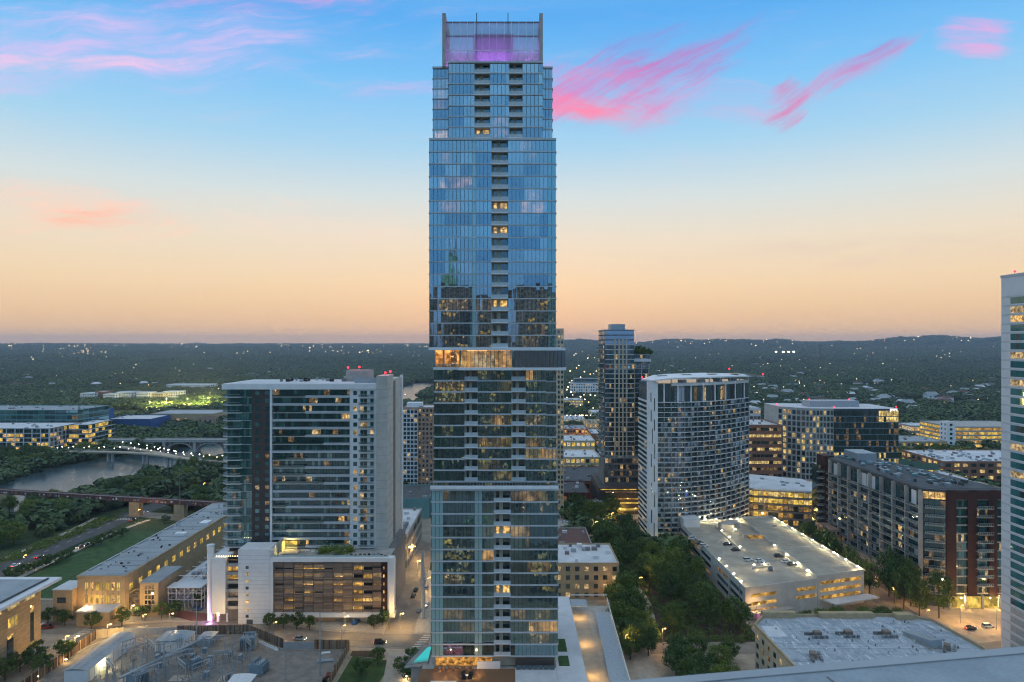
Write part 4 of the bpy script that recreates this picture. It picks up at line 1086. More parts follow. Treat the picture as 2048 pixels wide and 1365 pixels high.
# pale process plant between the power house and the slab tower
IP = thing('process_plant', 'pale grey industrial plant with pipes and gantries behind the tan power house', 'industrial plant', (-134, 305, 0))
MB().box(-141, -122.5, 288, 345, .1, 9).build('body', 'galv', IP); MB().box(-141.2, -122.3, 287.8, 345.2, 9.01, 9.4).build('deck', 'white_panel', IP)
MB().box(-125, -122.2, 282, 312, .12, 8).build('corrugated_wall', 'white_panel', IP)
mb = MB()
for k in range(5): mb.tube((-140 + k * 2.1, 290, 10.3 + .3 * (k % 2)), (-140 + k * 2.1, 343, 10.3 + .3 * (k % 2)), .28, n=6)
for k in range(9): mb.tube((-141, 289 + k * 6, 11.6), (-124, 289 + k * 6, 11.6), .14, n=5)
mb.build('pipe', 'white_panel', IP)
fr = []
for i in range(5):
    for j in range(3):
        fr.append((-141.5 + i * 3.4, 281 + j * 3, 4.8, .25, .25, 9.4, 0, 'white_panel'))
for z in (4.5, 7.2, 9.4):
    for j in range(3): fr.append((-134.7, 281 + j * 3, z, 14, .22, .25, 0, 'white_panel'))
    for i in range(5): fr.append((-141.5 + i * 3.4, 284, z, .22, 6, .25, 0, 'white_panel'))
pieces(IP, 'gantry_beam', fr)
its = []
for i in range(34): its.append((random.uniform(-139, -124), random.uniform(290, 342), 10.4, random.uniform(.8, 2.6), random.uniform(.8, 2.6), random.uniform(.8, 2.4), 0, random.choice(['galv', 'white_panel', 'steel', 'white'])))
pieces(IP, 'equipment', its)
mb = MB()
for i in range(6): mb.tube((-141 + i * 2.4, 280.6, 9.6), (-141 + i * 2.4 + 2, 280.6, 7), .08, n=4)
mb.box(-142, -128, 280.4, 287, 9.5, 9.62); mb.build('gantry_brace', 'white_panel', IP)
st = thing('flue_stack', 'white round flue stack glowing violet beside the louvred garage', 'stack', (-119.6, 271, 0))
MB().tube((0, 0, .1), (0, 0, 29.5), 1.35, n=20).build('shaft', 'white', st, smooth=False, local=True); MB().tube((0, 0, 29.5), (0, 0, 30.1), 1.5, n=20).build('cap', 'white_panel', st, local=True)
MB().box(-.2, .2, -2.3, -1.9, .1, .5).build('flood_lamp', 'crown_tube', st, local=True)
lamp_light('stack_light', st, (.9, -3.4, .8), 130, (.75, .3, 1.0), .3); lamp_light('stack_light', st, (-1.6, -3.2, 6), 60, (.8, .45, 1.0), .3)
# ================================================================ stone library in the left corner
LB = thing('stone_library', 'tan stone building with overhanging pale roof in the bottom left corner', 'building', (-185, 225, 0))
keep_clear(-230, -160, 190, 250, 0)
MB().box(-210, -169.5, 196, 245.5, .1, 23).build('wall', 'stone', LB)
MB().prism([(-210, 196), (-164.6, 196), (-164.6, 249.5), (-210, 249.5)], 23.6, 24.6).build('roof', 'white_panel', LB)
MB().box(-209, -167.4, 197, 246.5, 24.61, 24.75).build('roof_membrane', 'roofgrey', LB); MB().box(-168, -167.5, 196, 247, 24.76, 25.2).build('roof_kerb', 'roofdark', LB)
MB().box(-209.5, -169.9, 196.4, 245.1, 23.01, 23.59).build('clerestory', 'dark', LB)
its = []
def lw(y, z, wy, h, m): its.append((-169.5, y, z, .22, wy, h, 0, m))
for y in (240, 232, 224, 216, 208): lw(y, 21.2, 5.2, 2.2, 'lit_office')
for y in (231.5, 220.5, 209.5): lw(y, 15.6, 4.4, 3.2, 'lit_yellow')
for y in (230.5, 219, 208): lw(y, 6.6, 3.0, 7.2, 'pane_dark'); lw(y, 10.9, 3.0, 1.2, 'lit_a')
lw(241, 16.5, 1.7, 2.2, 'lit_a'); lw(241, 10, 1.7, 10, 'pane_dark'); lw(241, 3.5, 1.7, 2, 'lit_yellow')
wn = pieces(LB, 'window', its)
fr = []
for y in (231.5, 220.5, 209.5):
    for dy_, sy_, dz_, sz_ in ((2.3, .25, 0, 3.7), (-2.3, .25, 0, 3.7), (0, 4.8, 1.7, .25), (0, 4.8, -1.7, .25), (-.7, .15, 0, 3.2), (.8, .15, 0, 3.2)): fr.append((-169.36, y + dy_, 15.6 + dz_, .14, sy_, sz_, 0, 'cream'))
pieces(LB, 'window_frame', fr)
its = []
for i in range(16): its.append((-169.47, 220.7, 1.4 + i * 1.36, .05, 49.4, .05, 0, 'conc_dark'))
pieces(LB, 'stone_joint', its)
MB().box(-167, -163.9, 234, 241, 3.2, 3.5).build('entrance_canopy', 'galv', LB)
# ================================================================ the substation yard
def lamp_post(name, x, y, h, lab, group, arm=(1.2, 0), col=(1, .62, .22), watts=250, lampmat='lamp_warm', polem='steel', rad=.35, base=0.1):
    t = thing(name, lab, 'lamp', (x, y, base), 0, group)
    MB().tube((0, 0, 0), (0, 0, h), .11, .07).build('pole', polem, t, local=True)
    if arm: MB().tube((0, 0, h - .1), (arm[0], arm[1], h + .15), .05, n=5).build('arm', polem, t, local=True)
    ax, ay = arm if arm else (0, 0)
    MB().obox((ax, ay, h + .02), (.65, .4, .16)).build('lamp_head', lampmat, t, local=True)
    if watts: lamp_light('lamp_light', t, (ax, ay, h - .4), watts, col, rad)
    return t
# slatted screen fence in bays
FN = thing('yard_fence', 'tall timber slat fence with pale posts around the substation yard', 'fence', (-110, 250, 0))
pl, ps = [], []
def fence_run(a, b, h, m, bay=3.0, board=.42):
    a, b = Vector(a), Vector(b); d = b - a; L = d.length; d.normalize(); rz = math.atan2(d.y, d.x); n = int(L / board)
    for i in range(n):
        p = a + d * (i + .5) * L / n
        pl.append((p.x, p.y, h / 2 + .15 + random.uniform(-.03, .03), L / n * .86, .07, h * random.uniform(.97, 1.0), rz, m() if callable(m) else m))
    k = max(1, round(L / bay))
    for i in range(k + 1):
        p = a + d * L * i / k; ps.append((p.x, p.y + .1, h / 2 + .2, .22, .22, h + .3, rz, 'cream'))
WD = lambda: random.choice(['wood', 'wood', 'wood_grey', 'brown'])
fence_run((-154.5, 207), (-154.5, 253.5), 3.4, WD, 3.2)
fence_run((-154.5, 254), (-146, 256.4), 3.2, 'cream', 2.4); fence_run((-146, 256.4), (-126, 257), 3.0, 'galv', 3)
fence_run((-126, 257), (-99, 257.6), 3.6, lambda: random.choice(['brownpanel', 'wood_grey']), 3.0); fence_run((-99, 257.6), (-82, 245.3), 3.6, lambda: random.choice(['brownpanel', 'wood_grey']), 3.0)
fence_run((-82, 245.2), (-71, 245.2), 2.6, 'galv', 3); fence_run((-71, 245.2), (-58.6, 245.2), 3.4, WD, 3)
fence_run((-58.4, 245), (-58.4, 208), 3.0, lambda: random.choice(['wood_grey', 'wood']), 3.2)
pieces(FN, 'fence_board', pl, 300); pieces(FN, 'fence_post', ps)
def shed(name, lab, x0, x1, y0, y1, h, ridge, m='white_panel', rm='galv', along='y', corr=True):
    t = thing(name, lab, 'shed', ((x0 + x1) / 2, (y0 + y1) / 2, .1))
    MB().box(x0, x1, y0, y1, .1, h).build('wall', m, t)
    xc = (x0 + x1) / 2; n = 6; q = MB()
    prof = [(x0 - .25 + (x1 - x0 + .5) * i / n, h + ridge * math.sin(math.pi * i / n)) for i in range(n + 1)]
    for a, b in zip(prof[:-1], prof[1:]):
        q.quad((a[0], y0 - .3, a[1] + .02), (b[0], y0 - .3, b[1] + .02), (b[0], y1 + .3, b[1] + .02), (a[0], y1 + .3, a[1] + .02))
    q.quad(*[(p[0], y0 - .05, p[1]) for p in prof]); q.quad(*[(p[0], y1 + .05, p[1]) for p in prof[::-1]])
    q.build('roof', rm, t)
    if corr:
        its = []
        for i in range(int((y1 - y0) / 1.2)): its.append((xc, y0 + .6 + i * 1.2, h + ridge * .93 + .02, (x1 - x0) * .5, .05, .06, 0, rm))
        pieces(t, 'roof_rib', its)
    return t
sd = shed('long_shed', 'long white shed with arched grey roof along the timber fence', -145, -137.5, 221, 249, 4.0, .7, 'white_panel', 'roofgrey')
MB().box(-137.49, -137.3, 232, 233.2, .2, 2.4).build('door', 'galv', sd)
MB().box(-137.45, -137.2, 228.8, 229.4, 2.9, 3.2).build('wall_lamp', 'lamp_white', sd); lamp_light('shed_light', sd, Vector((-136.4, 229, 3.0)) - ORG[sd.name], 200, (1, .82, .35), .2)
its = [(-137.47, 222 + i * 2.7, 2.1, .06, .1, 3.7, 0, 'galv') for i in range(10)]
pieces(sd, 'wall_seam', its)
shed('switch_house', 'pale blue-roofed switch house in the middle of the yard', -127.5, -117, 243, 252, 3.6, .5, 'white_panel', 'bluegrey')
shed('switch_cabin', 'small grey cabin behind the blue-roofed switch house', -114, -109, 247, 253, 3.0, .2, 'galv', 'bluegrey')
shed('relay_hut', 'small pale hut at the bottom edge of yard beside transformer', -89.5, -82.5, 213.5, 220, 3.2, .3, 'galv', 'white_panel')
def transformer(lab, x, y, rz, s=1.0):
    t = thing('transformer', lab, 'transformer', (x, y, .1), rz, 'transformers in the yard')
    MB().box(-2.2 * s, 2.2 * s, -1.6 * s, 1.6 * s, .3, 3.6 * s).build('tank', 'bluegrey', t, local=True)
    MB().box(-2.8 * s, 2.8 * s, -2.4 * s, 2.4 * s, 0, .3).build('plinth', 'conc_dark', t, local=True)
    for sd_ in (-1, 1):
        q = MB()
        for i in range(9): q.box((-2.0 + i * .5) * s - .08, (-2.0 + i * .5) * s + .08, sd_ * 1.7 * s if sd_ > 0 else -2.6 * s, 2.6 * s if sd_ > 0 else -1.7 * s, .6, 3.3 * s)
        q.build('radiator', 'bluegrey', t, local=True)
    for i in range(3):
        q = MB().tube(((-1.4 + 1.4 * i) * s, .3, 3.6 * s), ((-1.5 + 1.5 * i) * s, .5, 5.4 * s), .16, .07, n=8); q.build('bushing', 'louver', t, local=True)
    for i in range(3): MB().tube(((-1.2 + 1.2 * i) * s, -.9, 3.6 * s), ((-1.2 + 1.2 * i) * s, -1.2, 4.5 * s), .1, .05, n=6).build('bushing', 'white', t, local=True)
    MB().tube((-1.9 * s, 1.0, 4.3 * s), (1.9 * s, 1.0, 4.3 * s), .42, n=10).build('conservator', 'bluegrey', t, local=True)
transformer('large blue-grey transformer near the back fence of the yard', -95, 246.5, .1, 1.15)
transformer('blue-grey transformer with ribbed radiators near the yard centre', -84.5, 228, 1.35, 1.0)
transformer('blue-grey transformer at bottom edge of the yard, left of centre', -121, 220.5, 1.2, 1.0)
transformer('small blue-grey transformer beside the blue-roofed switch house', -114, 240, .3, .7)
transformer('blue-grey transformer behind steel gantries, left part of yard', -108, 232, 1.2, .85)
# steel bus structures
def gantry(lab, x, y, wd, h, rz):
    t = thing('bus_gantry', lab, 'gantry', (x, y, .1), rz, 'steel gantries in the yard')
    for sd_ in (-1, 1): MB().tube((sd_ * wd / 2, 0, 0), (sd_ * wd / 2, 0, h), .16, n=6).build('post', 'galv', t, local=True)
    q = MB(); q.box(-wd / 2 - .3, wd / 2 + .3, -.15, .15, h - .3, h); q.box(-wd / 2 - .3, wd / 2 + .3, -.1, .1, h - 1.6, h - 1.45)
    for i in range(6): q.tube((-wd / 2 + wd * i / 6, 0, h - 1.5), (-wd / 2 + wd * (i + .5) / 6, 0, h - .2), .05, n=4)
    q.build('beam', 'galv', t, local=True)
    for i in range(3):
        MB().tube((-wd / 3 + wd / 3 * i, 0, h - 1.6), (-wd / 3 + wd / 3 * i, 0, h - 2.9), .12, .08, n=6).build('insulator', 'louver', t, local=True)
for i, (x, y, wd, h, rz, lb) in enumerate([(-131, 236, 7, 8, .9, 'steel gantry just right of the long white shed'), (-126, 228, 8, 9, .9, 'steel gantry between long shed and transformers'), (-118, 236, 7, 7, .9, 'steel gantry in front of blue-roofed switch house'),
        (-111, 226, 8, 7.5, .9, 'steel gantry left of yard centre'), (-104, 238, 7, 8, .2, 'steel gantry left of the large transformer'), (-101, 222, 6, 6.5, .9, 'low steel gantry at the middle bottom of the yard'), (-116, 217, 7, 7, .9, 'steel gantry beside the bottom left transformer'), (-98, 231, 6, 6, .2, 'short steel gantry in front of the large transformer'), (-121, 229, 6, 10, 2.4, 'tallest steel gantry turned across the yard, left of centre'), (-106, 219, 6, 8, 2.4, 'steel gantry turned across the yard near bottom middle'), (-92, 238, 6, 7, 2.2, 'steel gantry right of the large transformer'), (-129, 219, 7, 8, 2.4, 'steel gantry beside the long shed at yard bottom')]):
    gantry(lb, x, y, wd, h, rz)
bt = thing('bus_pipe', 'long grey slanting bus pipe on posts across the yard', 'pipe', (-113, 222, .1))
MB().tube((-122, 212, 6.0), (-109, 240, 6.0), .45, n=10).build('pipe', 'galv', bt); MB().tube((-120.5, 214, 6.0), (-111, 236.5, 7.3), .12, n=6).build('rod', 'galv', bt)
for p in ((-119, 218.5), (-113, 231.3)): MB().tube((p[0], p[1], .1), (p[0], p[1], 6), .18, n=6).build('post', 'galv', bt)
for i in range(64):
    x, y = random.uniform(-133, -90), random.uniform(212, 245)
    t = thing('insulator_post', 'short switchgear post with insulators among the yard gantries', 'switchgear', (x, y, .1), random.uniform(0, 3), 'switchgear posts in the yard')
    h = random.uniform(2.4, 4.2)
    MB().box(-.12, .12, -.12, .12, 0, h).build('post', 'galv', t, local=True)
    q = MB().box(-1.1, 1.1, -.08, .08, h, h + .15)
    for k in range(3): q.tube((-1 + k, 0, h + .15), (-1 + k + random.uniform(-.3, .3), 0, h + 1.3), .09, .05, n=5)
    q.build('insulator', random.choice(['galv', 'louver']), t, local=True)
cables = MB()
def wire(a, b, sag, r=.035):
    a, b = Vector(a), Vector(b); P = []
    for i in range(9):
        t = i / 8; p = a.lerp(b, t); p.z -= sag * 4 * t * (1 - t); P.append(p)
    cables.path(P, r, n=3)
for a, b in (((-131, 236, 8), (-118, 236, 7)), ((-126, 228, 9), (-111, 226, 7.5)), ((-118, 236, 7), (-104, 238, 8)), ((-111, 226, 7.5), (-101, 222, 6.5)), ((-104, 238, 8), (-95, 246, 6)), ((-126, 228, 9), (-131, 236, 8)), ((-116, 217, 7), (-101, 222, 6.5))): wire(a, b, .8)
tag(cables.build('overhead_cable', 'dark'), 'thin dark cables slung between the steel gantries', 'cable')
for i in range(16):
    x, y = random.uniform(-130, -92), random.uniform(212, 246)
    t = thing('control_cabinet', 'grey control cabinet on a concrete pad in the yard', 'cabinet', (x, y, .1), random.choice([.2, .9, 1.5]), 'control cabinets in the yard')
    MB().box(-1.1, 1.1, -.9, .9, 0, .2).build('pad', 'conc', t, local=True); MB().box(-.8, .8, -.5, .5, .2, 2.0).build('body', random.choice(['galv', 'bluegrey', 'conc_dark']), t, local=True); MB().box(-.85, .85, -.55, .55, 2.0, 2.1).build('lid', 'galv', t, local=True)
for i in range(5):
    x = -128 + 8 * i; sheet('yard_slab', rect(x, x + 6, 216 + 3 * (i % 3), 226 + 4 * (i % 2)), .10 + .004 * i, 'conc_dark' if i % 2 else 'walk')
# tall poles
def pole(name, lab, px, py, h, r, m='galv', cross=False):
    p = gp(px, py); t = thing(name, lab, 'pole', (p.x, p.y, .1))
    MB().tube((0, 0, 0), (0, 0, h), r, r * .55, n=10).build('shaft', m, t, local=True)
    if cross:
        q = MB()
        for k in range(3): q.tube((-1.6, -.5, h - 1 - 2.6 * k), (1.6, .5, h - .4 - 2.6 * k), .07, n=4)
        q.build('cross_arm', m, t, local=True)
    MB().tube((0, 0, 0), (0, 0, .4), r * 1.6, n=10).build('base', 'conc', t, local=True)
pole('utility_pole', 'tall steel pole at yard back fence, left of large transformer', 393, 1290, 15, .22)
pole('utility_pole', 'tall steel pole at right end of the yard near red timber boards', 640, 1352, 21, .25)
pole('utility_pole', 'steel pole with three cross arms on open gravel of the yard', 571, 1358, 11, .2, cross=True)
pole('utility_pole', 'thick grey pole at lower left of yard beside the bus pipe', 328, 1356, 12, .4)
pole('transmission_pole', 'thick grey transmission pole beside the street right of slab tower', 846, 1238, 27, .9, 'galv')
pole('utility_pole', 'slim lamp pole near the small garden wall, right of yard', 683, 1300, 9, .1, 'bluegrey')
# loose materials in the open gravel corner
for i, (x, y, sx_, sy_, m) in enumerate([(-62, 238, 5, 2, 'bluegrey'), (-63.5, 235, 2.2, 1.0, 'white'), (-60.5, 229, 1.6, 1.2, 'lit_dim')]):
    pass
for lab, x, y, sx_, sy_, h, m in (('pale blue stack of sheets in the gravel corner of yard', -64.5, 236, 5.5, 2.2, .5, 'bluegrey'), ('white pallet of boards beside the red timber fence', -66, 242, 3.2, 1.2, .4, 'white'), ('dark red tarpaulin heap by the right yard fence', -60.4, 225, 2.0, 2.4, 1.0, 'brickred'), ('orange crate by the right yard fence', -60, 232, 1.2, 1.0, .8, 'bridge_red'), ('black bins at the bottom of right yard fence', -61, 222, 1.5, 1.5, 1.0, 'dark')):
    t = thing('material_stack', lab, 'stack', (x, y, .1), .2)
    for k in range(4): MB().box(-sx_ / 2 + .1 * k, sx_ / 2 - .08 * k, -sy_ / 2, sy_ / 2, k * h / 4, (k + 1) * h / 4 - .03).build('layer', m, t, local=True)
for k in range(8):
    f = k / 8; x, y = -98 + 15.5 * f, 254.5 - 11.5 * f
    t = thing('concrete_barrier', 'concrete barrier in the row along the slanted back fence', 'barrier', (x, y, .1), -.63, 'barriers along the slanted fence')
    MB().prism([(-1.0, -.35), (1.0, -.35), (1.0, .35), (-1.0, .35)], 0, .35).build('foot', 'white', t, local=True); MB().box(-1, 1, -.15, .15, .35, .95).build('stem', 'white', t, local=True)
# ================================================================ slender tower (right of centre)
GY = 455.0; GQ = GY / F
def vx(p): return (p - CX) * GQ
def vz(p): return EYE - (p - HY) * GQ
G = thing('slender_tower', 'slender glass apartment tower with pale vertical ribs and plant box on top', 'apartment tower', (70, 470, 0))
keep_clear(54, 100, 440, 500, 3)
gx0, gx1, zt = vx(1210), vx(1268), vz(661)
MB().box(gx0, gx1, GY + .3, GY + 34, .1, zt - .1).build('core', 'room3', G)
MB().box(vx(1225), vx(1254), GY + 8, GY + 20, zt - .09, vz(648)).build('plant_box', 'galv', G)
MB().box(gx0 - .2, gx1 + .2, GY - .1, GY + 34.2, zt - .08, zt + .5).build('parapet', 'bluegrey', G)
zb = vz(922); nf = 27; ph = (zt - zb) / nf
def gm(f, c):
    if f >= nf - 3: return 'pane_blue'
    return pick({'pane_dark': 7, 'pane_green': 4, 'pane_blue': 1.2, 'pane_grey': 4, 'lit_dim': .9, 'lit_b': .3, 'lit_spot': .25, 'lit_a': .08})
its = facade((gx0, GY), (gx1, GY), zb, nf, ph, 14, .95, .80, gm, sill=.1)
pieces(G, 'window', its, 300)
its = bands((gx0, GY), (gx1, GY), zb, nf - 2, ph, .42, .3, 'white_panel', out=.04)
pieces(G, 'floor_band', its)
its = []
for p in (1229.5, 1238, 1245.5, 1253): its.append((vx(p), GY - .25, (zb + vz(678)) / 2, .95, .5, vz(678) - zb, 0, 'cream'))
pieces(G, 'rib', its)
its = facade((gx0, GY + 34), (gx0, GY), zb, nf, ph, 7, .8, .72, {'pane_dark': 6, 'pane_grey': 4, 'lit_b': 1.4, 'lit_dim': 1}, sill=.12)
pieces(G, 'window', its, 190)
for i in range(nf - 3):
    z = zb + i * ph
    ob = MB().box(gx0 - 1.9, gx0 - .1, GY + 2, GY + 31, z, z + .25).build('balcony', 'band', G)
    MB().box(gx0 - 1.9, gx0 - 1.85, GY + 2, GY + 31, z + .26, z + 1.2).build('railing', 'rail', ob)
# lower right wing with roof trees
wx1 = vx(1302)
MB().box(gx1 + .05, wx1, GY + 4, GY + 30, .1, vz(724)).build('wing', 'room3', G)
its = facade((gx1, GY + 4), (wx1, GY + 4), zb, 22, ph, 7, .92, .8, gm if False else {'pane_dark': 7, 'pane_green': 3, 'pane_grey': 4, 'lit_dim': 1.2, 'lit_b': .8, 'lit_red': .1}, sill=.1)
pieces(G, 'window', its, 154)
pieces(G, 'floor_band', bands((gx1, GY + 4), (wx1, GY + 4), zb, 23, ph, .28, .3, 'band', out=.04))
pieces(G, 'rib', [(vx(p), GY + 3.7, (zb + vz(728)) / 2, .5, .5, vz(728) - zb, 0, 'cream') for p in (1271, 1285, 1300)])
MB().box(gx1, wx1 + .6, GY + 3, GY + 30, vz(724), vz(719)).build('terrace_edge', 'white_panel', G)
# podium, dark with yellow lit parking decks
MB().box(vx(1192), vx(1292), GY - 16, GY + 30, .1, 17).build('podium', 'brownpanel', G)
MB().box(vx(1205), vx(1292), GY - 6, GY + 20, 17.01, vz(915)).build('podium_upper', 'conc_dark', G)
its = facade((vx(1208), GY - 6), (vx(1290), GY - 6), 17.5, 4, 4.2, 14, .9, .7, {'pane_dark': 4, 'lit_dim': 3, 'lit_b': 1, 'pane_grey': 3})
pieces(G, 'window', its)
its = []
for z, h, a, b, m in ((3.3, 1.5, 62, 88, 'lit_yellow'), (7.3, .8, 62, 88, 'lit_yellow'), (10.0, .8, 60, 88, 'lit_garage'), (14.4, .9, 60, 88, 'lit_dim'), (16.0, .6, 57, 80, 'lit_yellow')): its.append(((a + b) / 2, GY - 16.05, z, b - a, .2, h, 0, m))
pieces(G, 'parking_deck_opening', its)
lamp_light('deck_light', G, Vector((70, GY - 19, 3)) - ORG[G.name], 350, (1, .65, .12), .5)
# ================================================================ curved tower with white sail roof
K = thing('curved_tower', 'curved balcony tower with white pier and sweeping white roof canopy', 'apartment tower', (105, 385, 0))
keep_clear(70, 150, 362, 425, 2)
KQ = 368 / F
kx0 = (1296 - CX) * KQ
def kz(p): return EYE - (p - HY) * KQ
n = 16
CURV = []
for i in range(n + 1):
    t = i / n
    x = 78.6 + t * 61.0; y = 369.5 + 33 * t ** 1.75 - 2.6 * math.sin(math.pi * t)
    CURV.append(Vector((x, y)))
back = [Vector((139.6, 418)), Vector((78.0, 412)), Vector((73.6, 396)), Vector((74.2, 371))]
zkb, zkt = .1, kz(806)
MB().prism([c + Vector((.2, 1.5)) for c in CURV] + back, zkb, zkt).build('core', 'room3', K)
nfk = 26; z0k = kz(1068); pk = (zkt - z0k) / nfk
MB().prism([c + Vector((.3, 2.2)) for c in CURV] + [b + Vector((0, 0)) for b in back], zkt + .01, kz(768)).build('penthouse', 'pane_grey', K)
wi, bnd = [], []
ml = {'pane_dark': 4, 'pane_grey': 8, 'pane_green': 2, 'pane_blue': 2.5, 'lit_dim': .8, 'lit_b': .3, 'lit_spot': .3, 'lit_a': .1, 'lit_blue': .03, 'lit_red': .03, 'white_panel': 3.2}
for i in range(n):
    a, b = CURV[i] + Vector((.2, 1.5)), CURV[i + 1] + Vector((.2, 1.5))
    wi += facade(a, b, z0k, nfk, pk, 2, .86, .78, ml, sill=.1)
pieces(K, 'window', wi, 300)
for f in range(nfk + 1):
    z = z0k + f * pk
    q = MB().prism([c + Vector((0, -.1)) for c in CURV] + [c + Vector((0, 1.49)) for c in reversed(CURV)], z - .18, z + .18)
    ob = q.build('balcony', 'white_panel', K)
    if f < nfk:
        r = MB()
        for a, b in zip(CURV[:-1], CURV[1:]): r.quad((a.x, a.y - .05, z + .13), (b.x, b.y - .05, z + .13), (b.x, b.y - .05, z + 1.0), (a.x, a.y - .05, z + 1.0))
        for a, b in zip(CURV[:-1], CURV[1:]): r.tube((a.x, a.y - .05, z + 1.02), (b.x, b.y - .05, z + 1.02), .04, n=4, m=1)
        r.build('railing', ['rail', 'galv'], ob)
its = []
for i in range(0, n + 1):
    c = CURV[i]; its.append((c.x, c.y + .8, (z0k + zkt) / 2, .35, 1.4, zkt - z0k, .3 * i / n, 'galv'))
pieces(K, 'party_wall', its)
# lower storeys behind the garage
its = []
for i in range(n): its += facade(CURV[i] + Vector((.2, 1.5)), CURV[i + 1] + Vector((.2, 1.5)), .8, 2, 3.2, 2, .7, .6, {'conc_warm': 3, 'lit_dim': 2, 'pane_dark': 3})
pieces(K, 'window', its)
# white pier and left glass side
MB().box(kx0, kx0 + 5.0, 366.6, 371.5, .1, kz(764)).build('white_pier', 'white', K)
its = []
for k, (z, h, off) in enumerate([(84, 5, 1.3), (80, 7, 3.2), (74, 6, 1.4), (69, 6, 3.2), (63, 8, 2.1), (55, 8, 3.3), (50, 7, 1.5), (43, 9, 3.1), (35, 6, 1.6), (29, 8, 3.2), (20, 7, 1.6), (13, 7, 3.0)]):
    its.append((kx0 + off, 366.58, z - 3, .42, .14, h, 0, 'pane_dark' if k % 4 else 'pane_grey'))
pieces(K, 'slot_window', its)
its = facade((73.6, 396), (74.2, 371), z0k - 8, nfk + 3, pk, 5, .96, .58, {'pane_blue': 6, 'pane_dark': 4, 'lit_dim': .7, 'lit_b': .3}, out=.3)
pieces(K, 'window', its, 150)
pieces(K, 'floor_band', bands((73.6, 396), (74.2, 371), z0k - 8, nfk + 4, pk, 1.0, .4, 'white_panel'))
# penthouse glazing and roof sail with openings
its = []
for i in (2, 3, 5, 6, 7, 9, 10, 12, 13): its += facade(CURV[i] + Vector((.3, 2.2)), CURV[i + 1] + Vector((.3, 2.2)), zkt + .3, 1, 8.6, 2, .8, .86, lambda f, c: pick({'pane_blue': 3, 'pane_dark': 3, 'lit_dim': 2, 'lit_b': 1}), sill=.02)
pieces(K, 'penthouse_window', its)
its = []
for i in range(1, n, 2): c = CURV[i]; its.append((c.x, c.y + 1.3, zkt + 5.2, .7, 1.2, 10.2, .1, 'white'))
pieces(K, 'penthouse_column', its)
zr = kz(768)
MB().prism([c + Vector((.2, .8)) for c in CURV[2:]] + [c + Vector((.2, 2.6)) for c in reversed(CURV[2:])], zr - 1.3, zr + .3).build('penthouse_parapet', 'white', K)
top = []
outer = [(71.5, 377), (76, 364.5)] + [(c.x - 1 + 3.6 * (i / n), c.y - 3.2) for i, c in enumerate(CURV)][2:] + [(147.6, 399.5), (135, 409), (105, 401), (82, 392)]
zs = []
for (x, y) in outer: zs.append(kz(762) + 1.0 + 1.0 * math.sin(math.pi * min(1, max(0, (x - 70) / 80))) - (.6 if x < 78 else 0))
q = MB(); nO = len(outer)
cxm, cym, czm = 108, 390, kz(762) + 3.4
for i in range(nO):
    j = (i + 1) % nO
    a, b = outer[i], outer[j]
    f = .62
    ia = (a[0] + (cxm - a[0]) * f * .35, a[1] + (cym - a[1]) * f, zs[i] + (czm - zs[i]) * f); ib = (b[0] + (cxm - b[0]) * f * .35, b[1] + (cym - b[1]) * f, zs[j] + (czm - zs[j]) * f)
    q.quad((*a, zs[i]), (*b, zs[j]), ib, ia); q.quad((*a, zs[i] - .7), (*b, zs[j] - .7), (*b, zs[j]), (*a, zs[i])); q.quad((*b, zs[j] - .7), (*a, zs[i] - .7), (cxm, cym, czm - 1.5))
    q.quad(ia, ib, (cxm, cym, czm))
q.build('roof_canopy', 'white', K)
pieces(K, 'canopy_opening', [(x, y, z + .15, 5.5, 3, .12, .12, 'pane_grey', r_) for x, y, z, r_ in ((83, 378.6, kz(762) + 2.4, .1), (97, 379.8, kz(762) + 2.9, .08), (112, 382.5, kz(762) + 3.1, .07), (127, 389, kz(762) + 2.9, .05))])
its = []
for i in range(2, n + 1, 2): c = CURV[i]; its.append((c.x + .4, c.y + 2.2, zr + 1.3, .5, .5, 2.6, 0, 'white'))
pieces(K, 'canopy_post', its)
its = [(CURV[i].x, CURV[i].y + 6, zr + .9, 4.2, 3, 1.6, 0, 'white_panel') for i in (4, 7, 10, 13)]
pieces(K, 'roof_room', its)
pz_ = kz(762) - 1.0
for (x, y, z, lb) in ((71.8, 377, pz_ + 1.2, 'red beacon at left tip of the white sail roof'), (126, 396, pz_ + 5.2, 'red beacon at back right of the white sail roof'), (146.8, 399.4, pz_ + 1.8, 'red beacon at right tip of the white sail roof')): beacon(x, y, z, lb, 25)
lamp_light('pier_light', K, Vector((79.5, 364, 2.5)) - ORG[K.name], 120, (1, .8, .4), .2)
for i, y in enumerate((372, 380, 388)): lamp_light('wall_light', K, Vector((72.3, y, 3)) - ORG[K.name], 70, (1, .7, .25), .2)
